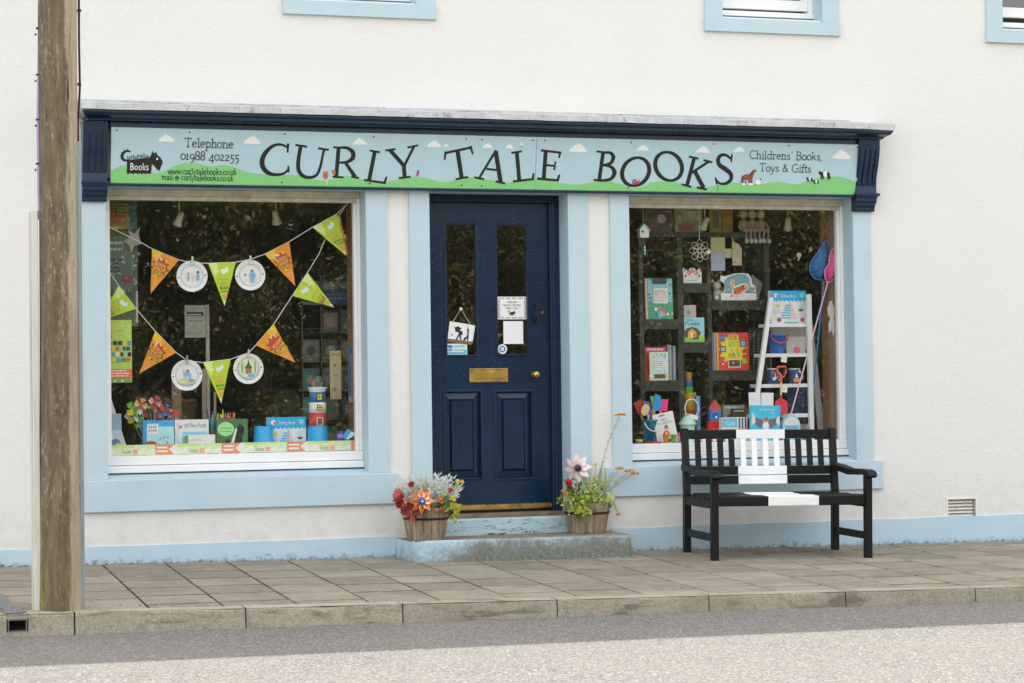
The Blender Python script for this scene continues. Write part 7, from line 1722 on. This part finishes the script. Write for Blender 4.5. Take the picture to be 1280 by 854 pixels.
# --- sill toys
tq = C('#1487b4', .3)
o, p, H_, R_ = bucket(803.4, 824.5, 524.5, 553, .40, RZ, tq, 'teal toy bucket full of coloured beach bats at the left of the right window', True, .78, (C('#d0d0cc', .4), .075))
def paddle(poly, cc, Y, label, st, name='beach_bat', cat='bat', wood='#c8a468'):
    P_ = [at(x, y, Y) for x, y in poly]; t = thing(name, label, cat, (p.x, Y, RZ+.02))
    mb = MB(); mb.prism([(q.x, q.z) for q in P_], Y-.003, Y+.003, K(cc), 1); mb.build('blade', t, bev=.002)
    a = at(*st, Y); b_ = Vector((p.x+(a.x-p.x)*.25, p.y, RZ+.024)); mb = MB(); mb.tube([b_, a], .008, C(wood, .6), 8); mb.build('handle', t)
paddle(((796, 502), (801, 498.6), (804, 504), (805, 518), (799, 520), (794, 510), (791.8, 504)), '#a83432', .42, 'dark red beach bat leaning out of the teal bucket', (801, 518))
paddle(((803.6, 501), (812, 502.5), (815.5, 518), (813, 523), (805, 514)), '#7450a0', .41, 'purple beach bat in the teal bucket behind the wooden spoon', (811, 521))
paddle(((812.5, 495.2), (818.5, 495.5), (818, 513), (815.5, 512)), '#6cb43c', .405, 'bright green beach bat in the teal bucket', (816, 511))
paddle(((818.5, 492), (826, 495.5), (826.5, 508), (822, 514), (816, 513.5)), '#1a8cc8', .395, 'bright blue beach bat in the teal bucket', (818, 513))
paddle(((826.5, 499), (835.5, 499.2), (834, 514), (823, 514.5)), '#e03880', .40, 'pink beach bat in the teal bucket behind the cookbook', (826, 514))
paddle([(806.5+5.2*cos(2*pi*i/14)-.35*7*sin(2*pi*i/14)*.5, 512.5+7.5*sin(2*pi*i/14)) for i in range(14)], '#dcb888', .375, 'pale wooden spoon standing in the teal bucket', (810, 518), 'wooden_spoon', 'spoon', '#dcb888')
def cook(b):
    b.R(.30, .90, .58, .955, K('#e0607c')); b.T('KIDS', .50, .74, .085, C('#6c7474', .5), .30); b.T('COOKBOOK', .52, .64, .075, C('#6c7474', .5), .74)
    b.P([(.40, .08), (.68, .08), (.70, .36), (.62, .44), (.46, .44), (.38, .34)], K('#d2ccb8')); b.D(.54, .50, .06, K('#d8ac8c')); b.P([(.46, .58), (.54, .62), (.62, .58), (.64, .40), (.60, .5), (.48, .5), (.44, .40)], K('#a06c44')); b.D(.38, .24, .035, K('#d8ac8c')); b.D(.72, .22, .035, K('#d8ac8c')); b.R(.44, .06, .66, .14, K('#44546c'))
bk('white KIDS COOKBOOK leaning on the teal bucket', (822.5, 515.5, 848.5, 552), RZ+.0005, '#ecebea', Y=.34, th=.012, draw=cook, tilt=.20, name='cookbook')
for i, (px_, py_, w_, h_, cc, lab) in enumerate(((796, 548, 12, 4, '#2f5ca8', 'blue plastic plate lying at the left end of the right window'), (797.5, 545.6, 10, 3, '#e4d02c', 'yellow plastic ring lying on the blue plate'), (815, 549, 22, 4, '#c82f30', 'red plastic tray lying in front of the teal bucket'))):
    c = at(px_, 551, .30); R_ = w_/2/175; o = thing('plastic_plate', lab, 'plate', (c.x, .28+.01*i, RZ)); mb = MB(); zz_ = RZ+(.0005 if i != 1 else .0195)
    mb.lathe([(0, .0), (R_*.8, .0), (R_, .012), (R_*1.04, .018), (R_*.94, .0185), (R_*.7, .008), (0, .008)], (c.x, .28+.0*i, zz_), K(cc), 20); mb.build('dish', o)
for px_, cc, hgt, lab in ((832.3, '#eaa42c', .05, 'small yellow toy bucket with a red handle in front of the cookbook'), (842.3, '#6ab42c', .045, 'small green toy bucket in front of the cookbook')):
    bucket(px_-3.4, px_+3.4, 551-hgt*175, 552, .285, RZ, K(cc), lab, True, .8, (C('#d84a34', .4), -.03) if px_ < 838 else None)
o = thing('toy_flamingo', 'tiny pink toy figure standing at the right edge of the cookbook', 'toy', (at(849, 551, .28).x, .28, RZ)); c = at(848.5, 551, .28)
mb = MB(); mb.lathe([(0, .001), (.008, .001), (.006, .02), (.012, .035), (.007, .06), (.004, .065), (.009, .075), (0, .085)], (c.x, .28, RZ), K('#d85a84'), 10); mb.build('figure', o)
o = thing('stacking_cups', 'tall tower of coloured stacking cups behind the mint lantern', 'toy', (at(861, 545, .62).x, .62, RZ)); cx = at(861.2, 500, .62).x
ys = [465.7, 476, 484, 491.5, 512, 545]; cols = ['#dc8a4c', '#3c7cc0', '#6cb43c', '#e8b030', '#c8582c']; base = RZ+.0005
for i in range(5):
    z1 = at(861, ys[4-i], .62).z; z0 = at(861, ys[5-i], .62).z if i else RZ+.0005; r_ = (4.4+.55*(4-i))/168; mb = MB(); mb.lathe([(0, z0), (r_*.92, z0+.0003), (r_, z1-.004), (r_*1.05, z1-.003), (r_*1.05, z1-.0003), (0, z1-.0003)], (cx, .62, 0), K(cols[4-i]), 16); mb.build('cup', o)
bk('tan book standing behind the stacking cups', (866.5, 490.5, 870.5, 552), RZ+.0005, '#a87c54', Y=.66, th=.1); bk('slim blue book standing right of the stacking cups', (870.8, 495, 875.5, 552), RZ+.0005, '#5c94c8', Y=.64, th=.1)
c = at(859.7, 548, .42); o = thing('mint_lantern', 'pale mint metal lantern with a loop handle behind the bench post', 'lantern', (c.x, .42, RZ)); ml = C('#b4d4c8', .35); k_ = 1/173
zt = at(859.7, 517.5, .42).z-RZ
mb = MB(); mb.lathe([(0, .001), (.062, .001), (.060, .015), (.052, .02), (.052, zt*.62), (.058, zt*.63)], (c.x, .42, RZ), ml, 20); mb.build('body', o)
mb = MB(); mb.lathe([(.068, zt*.64), (.066, zt*.67), (.035, zt*.88), (.026, zt*.9), (.026, zt*.97), (.034, zt*.98), (.032, zt), (0, zt)], (c.x, .42, RZ), ml, 20); mb.build('lantern_roof', o)
hc = at(864, 510.5, .42); mb = MB(); mb.tube([(hc.x+.054*cos(rad(-60)+2*pi*.84*i/20), .41, hc.z+.068*sin(rad(-60)+2*pi*.84*i/20)) for i in range(21)], .0048, C('#dce0da', .35), 7); mb.build('loop_handle', o)
b = fb(860.5, 518.5, 872, 524, .40, .002, wt, tilt=-.25); b.build('lantern_tag', o)
o = thing('toy_spaceship', 'red and blue toy in clear packaging beside the lantern', 'toy', (at(893.5, 535, .45).x, .45, RZ)); x0, x1, z0, z1 = rc(886, 500, 903, 552, .45); xm = (x0+x1)/2
zq = [RZ+.0005, at(893, 526, .45).z, at(893, 513.5, .45).z, at(893, 499.8, .45).z]
mb = MB(); mb.prism([(x0, zq[0]), (x1, zq[0]), (x1, zq[1]), (x0, zq[1])], .44, .50, C('#c8202c', .3), 1); mb.build('red_base', o, bev=.006)
mb = MB(); mb.prism([(x0+.010, zq[1]+.0005), (x1-.012, zq[1]+.0005), (x1-.012, zq[2]), (x0+.010, zq[2])], .445, .49, C('#2474c0', .3), 1); mb.build('blue_middle', o, bev=.004); 
mb = MB(); mb.prism([(x0+.008, zq[2]+.0005), (x1-.004, zq[2]+.0005), (x1-.012, zq[2]+.03), (xm-.002, zq[3]), (x0+.014, zq[2]+.03)], .45, .48, C('#b4484c', .3), 1); mb.build('red_top', o, bev=.003)
mb = MB(M=flatM((xm-.004, .4435, (zq[1]+zq[2])/2-.01))); mb.layer = 2; mb.disc(0, .01, .02, K('#1c3c70')); mb.disc(.005, .0, .010, K('#c8d4e0')); mb.build('print', o)
for u_ in (-.025, .022): mb = MB(); mb.tube([(xm+u_, .436, zq[0]+.004), (xm+u_, .436, zq[1]-.004)], .010, C('#d83038', .25), 8); mb.build('foot', o)
b = fb(902.2, 521.8, 934.2, 552, .32, .05, wt, RZ); 
for i in range(12): b.R(.01+.052*i, .60, .03+.052*i, .98, K('#2c3040'))
for i in range(3): b.R(.66+.12*i, .56, .72+.12*i, .98, K('#2c3468'))
b.R(.10, .62, .60, .94, K('#4cb4e0')); b.T('Cafe', .34, .68, .18, wt, .36); b.R(0, .46, 1, .54, K('#d8664c')); b.R(.5, .40, .8, .46, K('#ecc84c'))
b.build('striped_box', label='white box with dark stripes and a light blue label in the right window', cat='box')
for r, cc, lab, Y_ in (((904, 506.5, 931, 550), '#8e9088', 'grey white box standing behind the striped box', .60), ((916, 511, 937, 550), '#4a4038', 'dark brown box standing behind the striped box', .56)):
    b = fb(*r, Y_, .05, C(cc, .6), RZ); b.lines(.1, .7, .90, .96, 1, C('#d0d0c8', .5), re_, .6); b.R(.2, .6, .95, .75, C('#5c5248' if cc[1] == '8' else '#7a4a34', .6)); b.build('stored_box', label=lab, cat='box')
for r, tilt_, lab in (((937.3, 490.5, 952, 540), .02, 'left white sheet of card standing behind the seabird book'), ((951, 491, 966, 540), -.02, 'right white sheet of card standing behind the seabird book')):
    b = fb(*r, .29, .003, C('#e4e6ea', .5), RZ, tilt=tilt_); b.lines(.2, .8, .80, .9, 2, C('#c8ccd4', .5), re_, .2); b.build('white_card', label=lab, cat='card')
def gull(b):
    for s, cc in ((-1, '#6c6468'), (1, '#7a5c58')):
        b.P([(.52, .42), (.52+s*.12, .62), (.52+s*.34, .66), (.52+s*.46, .62), (.52+s*.36, .48), (.52+s*.2, .38)], K(cc))
        for i in range(5): b.P([(.52+s*.34, .56), (.52+s*(.42+.01*i), .80-.08*i), (.52+s*(.455+.01*i), .76-.08*i), (.52+s*.38, .5)], wt)
    b.D(.52, .44, .10, wt, .12); b.D(.53, .62, .06, K('#b05c50')); b.P([(.46, .34), (.58, .34), (.54, .2)], wt)
    b.T('the seabird book', .55, .86, .07, K('#d4f0f8'), .5); b.T('City', .74, .76, .07, K('#a8e0f0'), .18); b.R(.86, .70, 1, .97, K('#1cb0d8'))
bk('bright blue book with a flying seabird standing before the white ladder', (937, 507, 974.3, 553), RZ+.0005, '#3cb4e0', Y=.27, th=.012, draw=gull, tilt=-.035, name='seabird_book')
for i, (px_, cc, lab) in enumerate(((880.5, '#e0a84c', 'small yellow box on the sill seen between the bench slats'), (894, '#c85a4c', 'small red box on the sill seen between the bench slats'), (909, '#3c78b8', 'small blue box on the sill seen between the bench slats'), (941, '#e8d060', 'small lemon box on the sill seen above the white bench slats'), (956, '#3c9c50', 'small green box on the sill left of the other green box'), (970, '#4aa04c', 'wider green box on the sill seen above the white bench slats'), (1000, '#4cb0d8', 'small light blue box on the sill in front of the round tin'))):
    w_ = 3.6 if i != 5 else 5
    b = fb(px_-w_, 545.5, px_+w_, 553, .27, .03, K(cc), RZ); b.D(.4, .5, .3, wt); b.build('small_toy_box', label=lab, cat='box')
